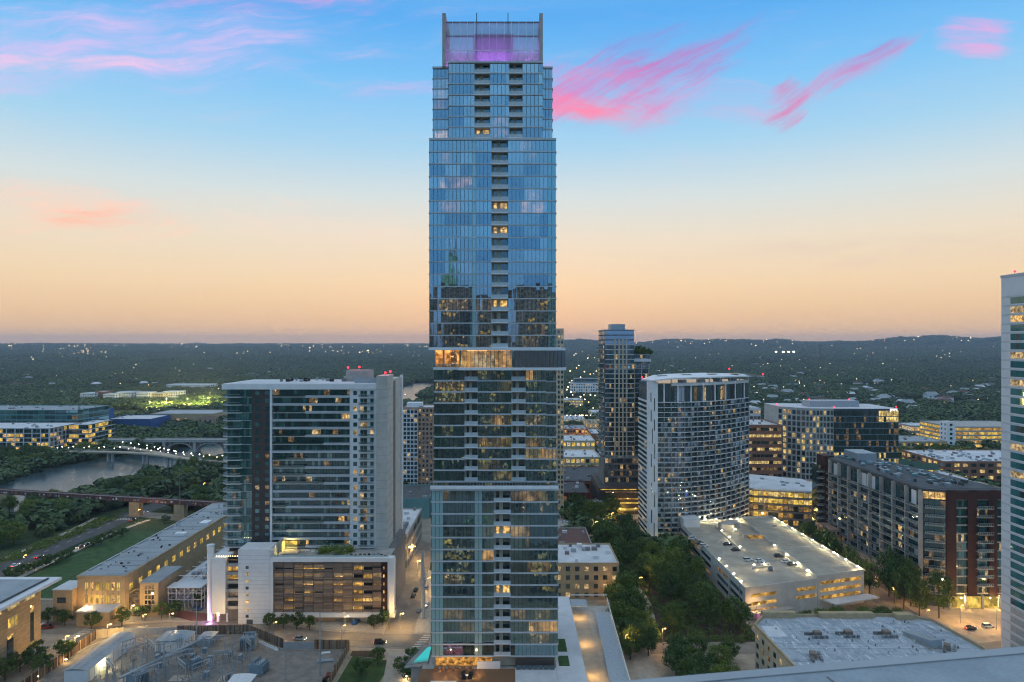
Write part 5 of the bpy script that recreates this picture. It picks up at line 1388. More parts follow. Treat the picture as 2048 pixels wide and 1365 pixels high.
# ================================================================ concrete parking garage with cars on its roof
PG = thing('parking_garage', 'pale concrete parking garage with floodlit open roof deck', 'garage', (118, 320, 0))
keep_clear(88, 152, 266, 380, 2)
ZD = 12.0
Lp, Rp = [(92.6, 271), (126, 281.6), (126, 376.5), (91.4, 374)], [(126.1, 281.6), (149, 289), (144, 379), (126.1, 376.5)]
ZD2 = 13.2
MB().prism(Lp, .1, ZD).build('left_deck', 'garage_conc', PG)
MB().prism(Rp, .1, ZD2).build('right_deck', 'garage_conc', PG)
mat('deckfloor', (.40, .365, .30), .85, .16, .15, stain=.4, stain_col=(.24, .22, .185), fine=.2)
MB().quad(*[(p[0], p[1], ZD + .03) for p in [(93, 271.6), (125.8, 282), (125.8, 376), (91.8, 373.6)]]).build('deck_floor', 'deckfloor', PG)
MB().quad(*[(p[0], p[1], ZD2 + .03) for p in [(126.3, 282.2), (148.6, 289.4), (143.6, 378.6), (126.3, 376)]]).build('deck_floor', 'deckfloor', PG)
q = MB()
def para(a, b, z, h=1.1, t=.3, m=0):
    a, b = Vector(a), Vector(b); d = b - a; q.obox(((a.x + b.x) / 2, (a.y + b.y) / 2, z + h / 2), (d.length, t, h), math.atan2(d.y, d.x), m)
for a, b, z in ((Lp[0], Lp[1], ZD), (Lp[0], Lp[3], ZD), (Lp[3], Lp[2], ZD), (Rp[0], Rp[1], ZD2), (Rp[1], Rp[2], ZD2), (Rp[3], Rp[2], ZD2), ((126, 282), (126, 318), ZD2 - .2), ((126, 345), (126, 376), ZD2 - .2)): para(a, b, z)
q.build('parapet', 'garage_conc', PG)
# open floors seen as slots along the walls
its = []
def slots(a, b, zs, spans, h, m):
    a, b = Vector(a), Vector(b); d = b - a; L = d.length; d.normalize(); nn = Vector((d.y, -d.x)); rz = math.atan2(d.y, d.x)
    for z in zs:
        for (s0, s1) in spans:
            c = a + d * L * (s0 + s1) / 2 + nn * .03
            its.append((c.x, c.y, z, L * (s1 - s0), .2, h, rz, m() if callable(m) else m))
slots(Lp[3], Lp[0], (9.6, 6.4, 3.2), ((.03, .18), (.2, .40), (.42, .56), (.66, .8), (.82, .97)), 1.4, lambda: random.choice(['dark', 'dark', 'room3', 'lit_dim']))
slots(Lp[0], Lp[1], (9.4, 6.2, 3.2), ((.08, .42),), 1.25, 'lit_garage'); slots(Lp[0], Lp[1], (6.0, 3.0), ((.02, .1),), .8, 'dark'); slots(Lp[0], Lp[1], (9.4, 6.2), ((.70, .98),), 1.25, 'lit_garage')
slots(Rp[0], Rp[1], (10.9, 7.8, 4.9), ((.06, .92),), 1.35, 'lit_garage')
pieces(PG, 'wall_opening', its)
its = []
for i in range(9): its.append((92.4, 277 + i * 11.5, 6, .3, .5, 12, 0, 'conc'))
pieces(PG, 'pilaster', its)
MB().box(91.2, 100, 363, 373, ZD, ZD + 4.4).build('stair_house', 'white_panel', PG)
MB().box(109, 115.5, 355, 361, ZD, ZD + 3.6).build('stair_house', 'conc', PG); MB().box(114.5, 121, 362, 368, ZD, ZD + 2.6).build('lift_house', 'conc', PG)
# ramp well between the decks
MB().box(117.5, 125.9, 308, 343, ZD + .05, ZD + .1).build('ramp_floor', 'conc_warm', PG)
MB().box(116.6, 125.9, 342.5, 344, ZD + .06, ZD + 2.0).build('ramp_header', 'conc', PG)
MB().box(118, 125.8, 342.2, 342.45, ZD + .1, ZD + 1.7).build('ramp_mouth', 'lit_garage', PG)
q = MB(); para((104, 296), (112, 299), ZD, .8); para((108, 322), (108, 362), ZD, .7); q.build('median_wall', 'conc', PG)
li = []
for i in range(24): y = 292 + i * 3.1; li.append((95.2, y, ZD + .05, 4.6, .12, .02, .25, 'line')); li.append((106, y, ZD + .05, 4.6, .12, .02, .25, 'line'))
for i in range(20): y = 300 + i * 3.1; li.append((146.2, y, ZD2 + .05, 4.6, .12, .02, -.1, 'line')); li.append((129, y, ZD2 + .05, 4.4, .12, .02, -.1, 'line'))
for i in range(9): li.append((133 + .2 * i, 332 + i * 2.4, ZD2 + .05, 6, .14, .02, .5, 'line'))
for i in range(8): li.append((139.5 + i * .8, 297, ZD2 + .05, .35, 1.8, .02, .2, 'line')); li.append((136.5 + i * .8, 325, ZD2 + .05, .35, 1.8, .02, .2, 'line'))
pieces(PG, 'stall_line', li)
def flood(x, y, z, lab, watts=105):
    t = thing('deck_lamp', lab, 'lamp', (x, y, z), 0, 'floodlights on the garage roof')
    MB().tube((0, 0, 0), (0, 0, 1.5), .06, n=5).build('post', 'steel', t, local=True)
    MB().obox((0, -.1, 1.55), (.8, .3, .3)).build('lamp_head', 'lamp_white', t, local=True)
    lamp_light('lamp_light', t, (0, -.7, 1.7), watts, (1.0, .80, .40), .1)
for y in (292, 301, 311, 321, 331, 341, 352, 363, 372): flood(147.8 - (y - 289) * .055, y, ZD2, 'bright floodlight in the row along right edge of garage roof')
for x in (100.5, 106, 112, 120, 124): flood(x, 373.5 + (x - 92) * .06, ZD, 'bright floodlight in the row along back edge of garage roof')
for y in (277, 286, 296, 306): flood(92.9, y, ZD, 'bright floodlight in the row along left edge of garage roof', 80)
for y in (290, 300, 312, 326): flood(125.3, y, ZD, 'bright floodlight beside the sunken ramp of garage roof', 90)
for x, y in ((105.5, 297.6), (110.5, 299)): flood(x, y, ZD, 'bright floodlight on low wall near front of garage roof')
for x, y in ((108.2, 324), (108.2, 340), (108.2, 352), (115.8, 354)): flood(x, y, ZD, 'bright floodlight along middle row of garage roof', 90)
# canopy and shop front at the garage foot
MB().prism([(128, 281), (150, 288), (153, 284), (131, 276)], 4.0, 4.5).build('canopy', 'roofwhite', PG)
MB().prism([(94, 269.9), (112, 275.6), (113, 273), (95, 267.3)], 3.6, 4.0).build('canopy', 'conc', PG)
MB().prism([(97, 271.9), (106, 274.7), (106.1, 274.4), (97.1, 271.6)], .3, 3.4).build('shop_window', 'lit_pink', PG)
# ================================================================ brown and grey balcony block (right)
Bk = thing('balcony_block', 'long brown and grey apartment block with stacked balconies, right of the garage', 'apartment block', (190, 320, 0))
keep_clear(162, 225, 278, 372, 2)
bz = 49.0
MB().prism([(172.8, 287), (180.5, 284), (206.4, 284), (191, 371), (168.6, 371)], .1, bz - 1).build('core', 'room3', Bk)
MB().prism([(172.2, 286.6), (180.3, 283.4), (207, 283.4), (191.5, 371.5), (168, 371.5)], bz - .99, bz).build('roof', 'roofdark', Bk)
MB().prism([(173.5, 289), (181, 286), (205.4, 286), (190.4, 370), (169.6, 370)], bz + .01, bz + .12).build('roof_membrane', 'roofdark', Bk)
its = []
for i in range(90):
    y = random.uniform(290, 368); its.append((random.uniform(174.5, 203 - 16 * (y - 284) / 87), y, bz + .7, random.uniform(.6, 2.4), random.uniform(.6, 3.5), random.uniform(.5, 1.5), 0, random.choice(['steel', 'galv', 'teal_panel', 'roofdark', 'bluegrey'])))
pieces(Bk, 'rooftop_unit', its)
MB().box(178, 188, 352, 366, bz + .13, bz + 4.2).build('plant_room', 'galv', Bk)
a, b = (168.7, 370.6), (172.7, 287.2)
fl = 12; fp = 3.55; fz = 5.2
its = facade(a, b, fz, fl - 2, fp, 30, .88, .80, lambda f, c: pick({'pane_dark': 6, 'pane_green': 5, 'pane_grey': 3, 'conc': 2.2, 'lit_dim': .8, 'lit_b': .35, 'lit_a': .15, 'lit_spot': .2}), sill=.08)
its += facade(a, b, fz + (fl - 2) * fp, 1, 7.2, 22, .86, .84, lambda f, c: pick({'pane_dark': 5, 'pane_green': 5, 'white_panel': 4, 'lit_b': .6}) if c != 4 else 'lit_a', sill=.05)
pieces(Bk, 'window', its, 300)
ab = Vector((b[0] - a[0], b[1] - a[1])); L_ = ab.length; ab.normalize(); nn = Vector((ab.y, -ab.x))
its = []
for k in range(10):
    c = Vector(a) + ab * L_ * k / 9 + nn * .9
    its.append((c.x, c.y, bz / 2, .45, 1.8, bz - 1.2, math.atan2(ab.y, ab.x) + math.pi / 2 - math.pi / 2, 'conc'))
pieces(Bk, 'party_wall', its)
for f in range(fl - 1):
    for k in range(9):
        if f == fl - 2 and False: continue
        c = Vector(a) + ab * L_ * (k + .5) / 9 + nn * 1.75
        balcony(Bk, c.x, c.y, fz + f * fp, L_ / 9 - .8, 1.7, math.atan2(ab.y, ab.x), slab_m='conc')
# glass facet, then the brown framed front
f0, f1 = (172.8, 286.9), (180.4, 284.0)
its = facade(f0, f1, 2.0, 13, 3.55, 4, .92, .84, lambda f, c: 'lit_a' if f > 11 else pick({'pane_dark': 5, 'pane_green': 4, 'lit_dim': 1}), sill=.08)
pieces(Bk, 'window', its)
for f in range(1, 12): balcony(Bk, 176.2, 284.2, 2 + f * 3.55, 7.2, 1.5, math.atan2(-2.9, 7.6), slab_m='conc')
ft = []
for (xa, xb) in ((180.3, 184.4), (189.2, 193.0), (198.0, 201.4)): ft.append(((xa + xb) / 2, 283.7, (bz + 5.5) / 2, xb - xa, 1.0, bz - 5.5, 0, 'brown'))
ft.append((193.4, 283.9, bz - 2.2, 26.2, 1.3, 3.4, 0, 'brown'))
pieces(Bk, 'brown_pier', ft)
its = []
for (xa, xb) in ((184.4, 189.2), (193.0, 198.0), (201.4, 206.3)):
    its += facade((xa, 283.9), (xb, 283.9), 6, 11, 3.55, 4, .93, .82, lambda f, c: pick({'pane_dark': 5, 'pane_green': 5, 'pane_teal': 2, 'lit_dim': 1.5, 'lit_b': 1.0, 'lit_red': .12}), sill=.08)
pieces(Bk, 'window', its)
its = []
for (xa, xb) in ((184.4, 189.2), (193.0, 198.0), (201.4, 206.3)): its += bands((xa, 283.9), (xb, 283.9), 6, 12, 3.55, .5, .25, 'conc')
pieces(Bk, 'floor_band', its)
for f in range(1, 11): balcony(Bk, 195.6, 281.6, 6 + f * 3.55, 6.4, 2.2, 0, slab_m='conc')
MB().box(183, 206, 283.3, 283.7, .2, 4.8).build('shop_window', 'lit_yellow', Bk)
pieces(Bk, 'column', [(x, 282.9, 2.8, .8, .8, 5.4, 0, 'conc') for x in (181.5, 188, 195, 202)])
for x in (187, 199): lamp_light('shop_light', Bk, Vector((x, 282.5, 4)) - ORG[Bk.name], 260, (1, .6, .2), .3)
# far brown end block and garden parking base along the street
MB().box(166, 171.6, 364, 372, .1, bz + 1).build('end_block', 'brown', Bk)
MB().box(163.5, 165.9, 365, 372, .1, bz - 4).build('end_glass', 'pane_dark', Bk)
pieces(Bk, 'window', [(169.5, 363.95, 6 + i * 3.55, 1.0, .16, 1.5, 0, pick({'pane_grey': 4, 'lit_dim': 1})) for i in range(12)])
for f in range(11): balcony(Bk, 164.5, 363, 6 + f * 3.55, 3.2, 2.4, 0, slab_m='conc')
MB().box(161.5, 168.4, 350, 363.9, .1, 14.5).build('corner_house', 'pinkstone', Bk)
its = facade((161.5, 350), (168.4, 350), 1.5, 4, 3.1, 3, .5, .5, {'pane_dark': 4, 'lit_dim': 2}); its += facade((161.5, 363.9), (161.5, 350), 1.5, 4, 3.1, 4, .4, .5, {'pane_dark': 4, 'lit_dim': 2})
pieces(Bk, 'window', its)
MB().prism([(166.4, 300), (171.0, 300), (168.4, 349.9), (163.6, 349.9)], .1, 8.6).build('street_base', 'pinkstone', Bk)
its = facade((163.6, 349.9), (166.4, 300), .8, 2, 3.4, 12, .5, .6, {'pane_dark': 3, 'lit_dim': 2, 'lit_garage': 1.5}); pieces(Bk, 'base_opening', its)
# ================================================================ pale tower at the right edge
RT = thing('pale_tower', 'pale panelled tower with teal window bands cut by the right edge', 'tower', (188, 220, 0))
keep_clear(168, 215, 195, 242, 2)
rx0, rz1 = 172.0, 132.9
MB().box(rx0, 206, 200, 240, .1, rz1).build('wall', 'white_panel', RT)
MB().box(rx0 - .2, 206.2, 199.8, 240.2, rz1 + .01, rz1 + .9).build('parapet', 'band', RT)
pt_ = 3.13
its, its2 = [], []
for f in range(40):
    z = rz1 - 7 - f * pt_
    if z < 4: break
    room = random.random()
    for c in range(16):
        if c % 3 == 0: room = random.random()
        m = 'galv' if z < 22 else ('lit_a' if room < .07 else 'lit_b' if room < .16 else pick({'pane_deep': 12, 'pane_dark': 1}))
        its.append((rx0 + .02, 235.5 - c * 2.15 - 1.05, z - 1.2, .16, 2.05, 2.25, 0, m))
    its2.append((rx0 - .01, 220, z + .3, .06, 39.8, .06, 0, 'conc_dark')); its2.append((rx0 - .01, 220, z - .02, .2, 39.8, .22, 0, 'band'))
pieces(RT, 'window', its, 300); pieces(RT, 'panel_joint', its2)
beacon(rx0 + 3.3, 238, rz1 + .9, 'red beacon on the roof edge of the pale tower at right', 15)
# ================================================================ low grey-roofed apartment house, bottom right
LR = thing('flat_roof_house', 'low cream apartment house with weathered blue-grey flat roof, bottom right', 'apartment house', (110, 208, 0))
keep_clear(74, 146, 180, 232, 2)
zr_ = 18.0
poly = [(80.5, 178), (139, 178), (141.5, 205), (139, 226), (132, 230), (84.5, 229.5), (79, 222)]
MB().prism(poly, .1, zr_ - .05).build('wall', 'cream', LR); MB().prism(poly, zr_ - .04, zr_).build('roof', 'roofblue', LR)
q = MB()
for a, b in zip(poly, poly[1:] + poly[:1]): para(a, b, zr_, .9, .5)
q.build('parapet', 'tan', LR)
q = MB()
for (x0_, x1_, y0_, y1_, h) in ((84, 95, 228.4, 230.2, 1.9), (103, 121, 228.2, 230.2, 1.7), (128, 134, 227, 230, 1.6)): q.box(x0_, x1_, y0_, y1_, zr_, zr_ + h)
q.build('parapet_gable', 'tan', LR)
q = MB()
for x in (90, 97.5, 108.5, 121): q.box(x, x + .18, 180, 228, zr_, zr_ + .16)
for y in (192, 206, 218): q.box(81.5, 138, y, y + .15, zr_ + .005, zr_ + .1)
q.build('roof_seam', 'roofwhite', LR)
MB().prism([(80.4, 214), (86.5, 214), (86.5, 222), (81, 222)], zr_ + .01, zr_ + .07).build('roof_patch', 'roofwhite', LR)
def hvac(cx_, cy_, rz_, lab):
    t = thing('rooftop_condensers', lab, 'air conditioner', (cx_, cy_, zr_), rz_, 'condenser rows on the flat roof')
    MB().box(-1.1, 1.1, -.2, 1.6, 0, 1.5).build('plant_house', 'louver', t, local=True)
    for k in range(6): MB().box(-2.4 + k * .85, -1.75 + k * .85, -1.6, -.9, 0, .85).build('condenser', 'conc_dark' if k % 2 else 'steel', t, local=True)
    for k in range(4): MB().box(-3.7 + k * .75, -3.1 + k * .75, 1.0, 1.7, 0, .8).build('condenser', 'conc_dark', t, local=True)
hvac(96, 214, 0, 'condenser row on flat blue-grey roof, left of three alike'); hvac(106, 214.5, 0, 'condenser row on flat blue-grey roof, middle of three alike'); hvac(118, 214.5, 0, 'condenser row on flat blue-grey roof, right of three alike')
hvac(89, 200, 1.35, 'condenser group turned sideways at left front of the flat roof'); hvac(131.5, 205, 1.0, 'condenser group at the right end of flat blue-grey roof')
sh = thing('skylight_house', 'long wedge-shaped stair house on the flat blue-grey roof', 'stair house', (126.5, 211, zr_), .18)
MB().prism([(-1.7, -5.5), (1.7, -5.5), (1.7, 5.5), (-1.7, 5.5)], 0, [2.4, 2.4, .6, .6]).build('wall', 'cream', sh, local=True); MB().prism([(-2, -5.8), (2, -5.8), (2, 5.7), (-2, 5.7)], .62, [2.75, 2.75, .85, .85]).build('roof', 'roofgrey', sh, local=True)
pieces(LR, 'roof_vent', [(random.uniform(83, 138), random.uniform(190, 227), zr_ + .3, random.uniform(.2, .5), random.uniform(.2, .5), random.uniform(.4, .9), 0, random.choice(['steel', 'white', 'conc_dark', 'galv'])) for _ in range(60)])
pieces(LR, 'membrane_lap', [(110, 184 + i * 3.6, zr_ + .03, 57, .1, .03, 0, 'galv') for i in range(12)])
its = facade((79, 222), (80.5, 178), 1.5, 5, 3.1, 10, .4, .5, {'pane_dark': 3, 'lit_dim': 2, 'lit_b': .6}); pieces(LR, 'window', its)
MB().prism([(134.5, 231), (140, 227), (143, 231), (138, 235)], 13.5, [16, 14.5, 14.5, 16]).build('corner_hip', 'greenroof', LR)
# the viewer's own ledge
lg = thing('balcony_ledge', 'smooth grey ledge close by at the bottom right corner', 'ledge', (2.2, 1.6, 108.6))
LE = [(-1.0, 1.776), (.392, 2.013), (1.67, 2.23), (7.0, 3.135)]
MB().prism(LE + [(7.0, .6), (.6, .6), (-.4, 1.2)], 108.88, 109.0).build('cap', 'ledge', lg)
MB().prism([(p[0], p[1] + .012) for p in LE] + [(p[0], p[1] - .03) for p in LE[::-1]], 108.93, 109.004).build('flashing', 'galv', lg)
pieces(lg, 'cap_joint', [(1.02, 1.60, 109.0, .005, .9, .004, .17, 'conc_dark'), (2.6, 1.86, 109.0, .005, .9, .004, .17, 'conc_dark')])
MB().prism([(p[0], p[1] - .1) for p in LE] + [(6.9, .7), (.7, .7)], 107.5, 108.87).build('body', 'conc_dark', lg)
# ================================================================ other buildings
def sign(name, text, size, parent, at_, m='sign_white'):
    fo = bpy.data.curves.new('sign_text', 'FONT'); fo.body = text; fo.size = size; fo.extrude = .05
    tmp = bpy.data.objects.new('sign_text', fo); COL.objects.link(tmp)
    dg = bpy.context.evaluated_depsgraph_get(); me = bpy.data.meshes.new_from_object(tmp.evaluated_get(dg))
    bpy.data.objects.remove(tmp); bpy.data.curves.remove(fo)
    me.materials.clear(); me.materials.append(MATS[m])
    so = bpy.data.objects.new(name, me); link(so, parent); so.location = at_ - ORG[parent.name]; so.rotation_euler = (R(90), 0, 0)
def block(name, lab, cat, x0, x1, y0, y1, h, wall='tan', roof='roofwhite', fl=4, cols=8, wf=.6, hf=.55, mats=None, side=6, units=6, z0=.1, sidemats=None, bandm=None, limit=300):
    t = thing(name, lab, cat, ((x0 + x1) / 2, (y0 + y1) / 2, z0))
    keep_clear(x0, x1, y0, y1, 2)
    mats = mats or {'pane_dark': 6, 'lit_dim': 2, 'lit_b': 1}
    MB().box(x0, x1, y0, y1, z0, h).build('wall', wall, t)
    MB().box(x0 + .3, x1 - .3, y0 + .3, y1 - .3, h + .01, h + .1).build('roof', roof, t)
    q = MB()
    for a in ((x0, x1, y0, y0 + .3), (x0, x1, y1 - .3, y1), (x0, x0 + .3, y0 + .31, y1 - .31), (x1 - .3, x1, y0 + .31, y1 - .31)): q.box(*a, h + .01, h + .8)
    q.build('parapet', wall, t)
    ph_ = (h - z0) / fl
    its = facade((x0, y0), (x1, y0), z0, fl, ph_, cols, wf, hf, mats, sill=.25)
    if side:
        if x0 > 0: its += facade((x0, y1), (x0, y0), z0, fl, ph_, side, wf, hf, sidemats or mats, sill=.25)
        else: its += facade((x1, y0), (x1, y1), z0, fl, ph_, side, wf, hf, sidemats or mats, sill=.25)
    pieces(t, 'window', its, limit)
    if bandm: pieces(t, 'floor_band', bands((x0, y0), (x1, y0), z0, fl, ph_, .4, .3, bandm) + (bands((x0, y1), (x0, y0), z0, fl, ph_, .4, .3, bandm) if x0 > 0 else bands((x1, y0), (x1, y1), z0, fl, ph_, .4, .3, bandm)))
    u = []
    for i in range(units): u.append((random.uniform(x0 + 2, x1 - 2), random.uniform(y0 + 2, y1 - 2), h + .8, random.uniform(.8, 2.8), random.uniform(.8, 2.4), 1.4, 0, random.choice(['steel', 'galv', 'conc_dark', 'white_panel'])))
    pieces(t, 'rooftop_unit', u)
    return t
# --- offices behind the curved tower
O = thing('office_block', 'office block with pale gridded curved front and dark glass right half', 'office block', (210, 510, 0))
OY = 495.0; OQ = OY / F
def ox(p): return (p - CX) * OQ
def oz(p): return EYE - (p - HY) * OQ
keep_clear(195, 285, 490, 545, 3)
oA, oB, oC, oD = Vector((ox(1575), OY + 18)), Vector((ox(1615), OY + 3)), Vector((ox(1667), OY)), Vector((ox(1795), OY - 1))
zo = oz(818)
MB().prism([oA, oB, oC, oD, (oD.x, OY + 40), (oA.x, OY + 46)], .1, zo).build('wall', 'conc', O)
MB().prism([oA + Vector((.4, .5)), oB + Vector((.2, .5)), oC + Vector((0, .5)), oD + Vector((-.5, .5)), (oD.x - .5, OY + 39), (oA.x + .5, OY + 45)], zo + .01, zo + .15).build('roof', 'roofwhite', O)
MB().box(ox(1634), ox(1735), OY + 12, OY + 26, zo + .16, zo + 4.6).build('plant_screen', 'galv', O)
mo = {'pane_grey': 4, 'pane_dark': 4, 'pane_blue': 2, 'lit_office': 2.2, 'lit_b': 1.2}
its = facade(oA, oB, 6, 13, (zo - 7) / 13, 6, .66, .72, mo, sill=.14) + facade(oB, oC, 6, 13, (zo - 7) / 13, 8, .66, .72, lambda f, c: pick({'lit_office': 4, 'pane_grey': 2, 'lit_b': 1}) if f < 7 and c > 2 else pick(mo), sill=.14)
pieces(O, 'window', its)
MB().prism([oC + Vector((.05, -.3)), oD + Vector((0, -.3)), oD, oC + Vector((.05, 0))], 4, zo - .02).build('curtain_wall', 'mullion', O)
its = facade(oC + Vector((0, -.3)), oD + Vector((0, -.3)), 5, 13, (zo - 6) / 13, 26, .88, .84, lambda f, c: ('lit_office' if (f in (11, 12) and c > 17 and random.random() < .8) or (f in (4, 5, 2) and random.random() < .6) else pick({'pane_dark': 8, 'pane_grey': 1, 'lit_dim': 1.2})), sill=.08)
pieces(O, 'glass_pane', its)
pieces(O, 'mullion_band', bands(oC + Vector((0, -.3)), oD + Vector((0, -.3)), 5, 13, (zo - 6) / 13, .3, .15, 'bluegrey'))
q = MB().box(oD.x - 7, oD.x - 1.2, OY - 1.6, OY - 1.5, zo - 2.0, zo - .4)
sign('roof_sign', 'pwc', 3.4, O, Vector((oD.x - 6.5, OY - 1.7, zo - 1.4)))
for p, py_, lb in ((1575, 812, 'red beacon at the left corner of gridded office roof'), (1634, 811, 'red beacon at left end of the office plant screen'), (1716, 811, 'red beacon at right end of the office plant screen'), (1669, 826, 'red beacon at middle of the office roof edge'), (1793, 829, 'red beacon at the right corner of gridded office roof')):
    beacon(ox(p), OY + (20 if p == 1575 else 13 if p in (1634, 1716) else .6), zo + (4.6 if p in (1634, 1716) else .15), lb, 30)
block('brick_office', 'brick office building with lit ribbon windows left of gridded office', 'office building', ox(1497), ox(1574), 505, 545, 49, 'brick', 'roofwhite', 10, 9, .9, .42, lambda f, c: 'lit_office' if f in (8, 6, 4) and random.random() < .75 else pick({'pane_dark': 5, 'lit_dim': 1.5, 'lit_b': .6}), 0, 8)
block('pale_office', 'pale stepped office roofs behind the brick office', 'office building', ox(1498) + 2, ox(1570) + 6, 560, 600, 56, 'white_panel', 'roofwhite', 12, 10, .8, .5, {'pane_grey': 3, 'pane_dark': 3, 'lit_b': .5}, 0, 6)
# white-roofed office with bright yellow storeys
WR = thing('white_roof_office', 'office with white angular roof and bright yellow lit storeys', 'office building', (170, 430, 0))
wp = [(138, 424), (146, 413), (176, 405), (190, 411), (186, 440), (150, 462), (138, 462)]
keep_clear(136, 192, 405, 465, 2)
MB().prism(wp, .1, 21.4).build('core', 'room3', WR)
MB().prism([((x - 163) * 1.05 + 163, (y - 432) * 1.05 + 432) for x, y in wp], 21.41, 22.4).build('roof', 'roofwhite', WR)
its = []
for a, b in ((wp[6], wp[0]), (wp[0], wp[1]), (wp[1], wp[2]), (wp[2], wp[3])):
    a, b = Vector(a), Vector(b); n_ = max(3, int((b - a).length / 2.6))
    its += facade(a, b, .6, 5, 4.15, n_, .94, .66, lambda f, c: pick({'lit_yellow': 5, 'lit_office': 4, 'lit_garage': 1}) if f in (4, 3) else pick({'lit_garage': 2, 'pane_dark': 3, 'lit_dim': 3, 'lit_yellow': .7}), sill=.2)
pieces(WR, 'window', its)
its = []
for a, b in ((wp[6], wp[0]), (wp[0], wp[1]), (wp[1], wp[2]), (wp[2], wp[3])): its += bands(a, b, 4.8, 5, 4.15, .8, .6, 'conc_dark')
pieces(WR, 'floor_band', its)
pieces(WR, 'rooftop_unit', [(random.uniform(150, 180), random.uniform(418, 445), 22.8, 2, 2, .9, 0, 'galv') for _ in range(7)])
lamp_light('office_light', WR, Vector((150, 405, 6)) - ORG[WR.name], 500, (1, .68, .16), .5); lamp_light('office_light', WR, Vector((134, 430, 5)) - ORG[WR.name], 400, (1, .6, .14), .5)
# --- shops and decks at the right
sp = block('food_market', 'low market hall with green gabled roofs and wide pale flat roof', 'market', 262, 340, 462, 585, 9, 'tan', 'roofwhite', 2, 18, .5, .5, {'lit_yellow': 2, 'lit_dim': 2, 'brick': 3}, 14, 70)
for i, (x, y) in enumerate(((303, 545), (309, 535), (315, 525))):
    MB().prism([(x - 4, y), (x + 13, y), (x + 13, y + 9), (x - 4, y + 9)], 9.2, 13).build('gable_hall', 'cream', sp)
    q = MB(); q.quad((x - 5, y - 1, 12.8), (x + 14, y - 1, 12.8), (x + 14, y + 4.5, 17), (x - 5, y + 4.5, 17)); q.quad((x + 14, y + 10, 12.8), (x - 5, y + 10, 12.8), (x - 5, y + 4.5, 17), (x + 14, y + 4.5, 17)); q.quad((x - 5, y + 10, 12.8), (x - 5, y - 1, 12.8), (x - 5, y + 4.5, 17)); q.quad((x + 14, y - 1, 12.8), (x + 14, y + 10, 12.8), (x + 14, y + 4.5, 17))
    q.build('gable_roof', 'greenroof', sp)
    pieces(sp, 'window', [(x + 2.5 + (k - 1) * 4.4, y - .05, 11, 3.4, .2, 2.8, 0, 'lit_yellow') for k in range(3)] + [(x - 4.05, y + 2 + k * 3, 11, .2, 2.4, 2.8, 0, 'lit_yellow') for k in range(2)])
block('brick_store', 'brick store with pale flat roof crowded with units, right edge', 'store', 345, 440, 545, 605, 15, 'brick', 'roofwhite', 3, 14, .6, .55, {'lit_office': 3, 'pane_dark': 3, 'lit_b': 1}, 8, 80)
block('retail_hall', 'low tan hall with pale roof behind the gridded office', 'store', 385, 440, 690, 735, 10, 'tan', 'roofgrey', 2, 12, .5, .5, {'lit_yellow': 2, 'pane_dark': 3}, 6, 14)
block('lit_parking_deck', 'parking deck glowing amber on four levels near the right edge', 'garage', 460, 545, 715, 770, 22, 'conc', 'conc', 5, 14, .92, .6, {'lit_garage': 4, 'lit_yellow': 4}, 6, 0)
block('deck_tower', 'slim pale stair tower at left end of amber parking deck', 'stair tower', 449, 458, 705, 716, 28, 'white', 'roofwhite', 6, 1, .3, .5, {'pane_dark': 1}, 2, 0)
block('shop_row', 'low shops with bright fronts left of the amber parking deck', 'shops', 462, 500, 790, 820, 14, 'conc', 'roofwhite', 2, 12, .9, .6, {'lit_c': 3, 'lit_b': 2, 'lit_a': 2}, 4, 6)
block('bright_shop', 'bright little shop immediately right of the gridded office', 'shop', 438, 457, 800, 825, 13, 'brick', 'roofwhite', 2, 8, .9, .6, {'lit_c': 3, 'lit_a': 2}, 0, 4)
# --- behind the main tower, left: rose stone tower, white shop hall, teal base
pt2 = block('rose_tower', 'rose stone apartment tower between slab tower and tallest tower', 'apartment tower', -79, -57, 493, 515, 63, 'pinkstone', 'roofwhite', 19, 8, .5, .55, {'pane_dark': 6, 'pane_grey': 3, 'lit_dim': 1.4, 'lit_b': .8}, 5, 6, bandm=None)
MB().box(-81, -68, 491.5, 493.2, 6, 62).build('white_bay', 'white_panel', pt2)
pieces(pt2, 'bay_window', facade((-81, 491.5), (-68, 491.5), 6, 18, 3.1, 5, .75, .7, {'pane_dark': 6, 'pane_green': 4, 'lit_b': 1.3, 'lit_dim': 1}))
MB().box(-77, -66, 499, 508, 63.2, 66.5).build('plant_room', 'white_panel', pt2)
block('teal_walled_building', 'low building with teal wall and grey roof below the rose tower', 'building', -83, -52, 428, 470, 12, 'teal_panel', 'roofdark', 2, 8, .5, .4, {'teal_panel': 4, 'lit_b': .6}, 4, 3)
wh = block('white_roof_hall', 'white-roofed grocery hall with glowing entrance behind the slab tower', 'grocery', -70, -50.5, 330, 382, 17, 'conc', 'roofwhite', 3, 5, .8, .6, {'louver': 2, 'pane_grey': 2}, 12, 6)
MB().box(-64, -52, 329.2, 329.9, .3, 6.5).build('shop_window', 'lit_a', wh)
MB().box(-62, -53, 336, 350, 17.2, 18.6).build('plant_well', 'conc_dark', wh)
pieces(wh, 'condenser', [(-60.5 + (i % 4) * 2, 338 + (i // 4) * 2.6, 19, 1.4, 1.6, .9, 0, 'galv') for i in range(16)])
lamp_light('shop_light', wh, Vector((-57, 326, 5)) - ORG[wh.name], 420, (1, .66, .2), .4)
sign('shop_sign', "TRADER JOE'S", 1.3, wh, Vector((-62, 329.8, 9.0)))
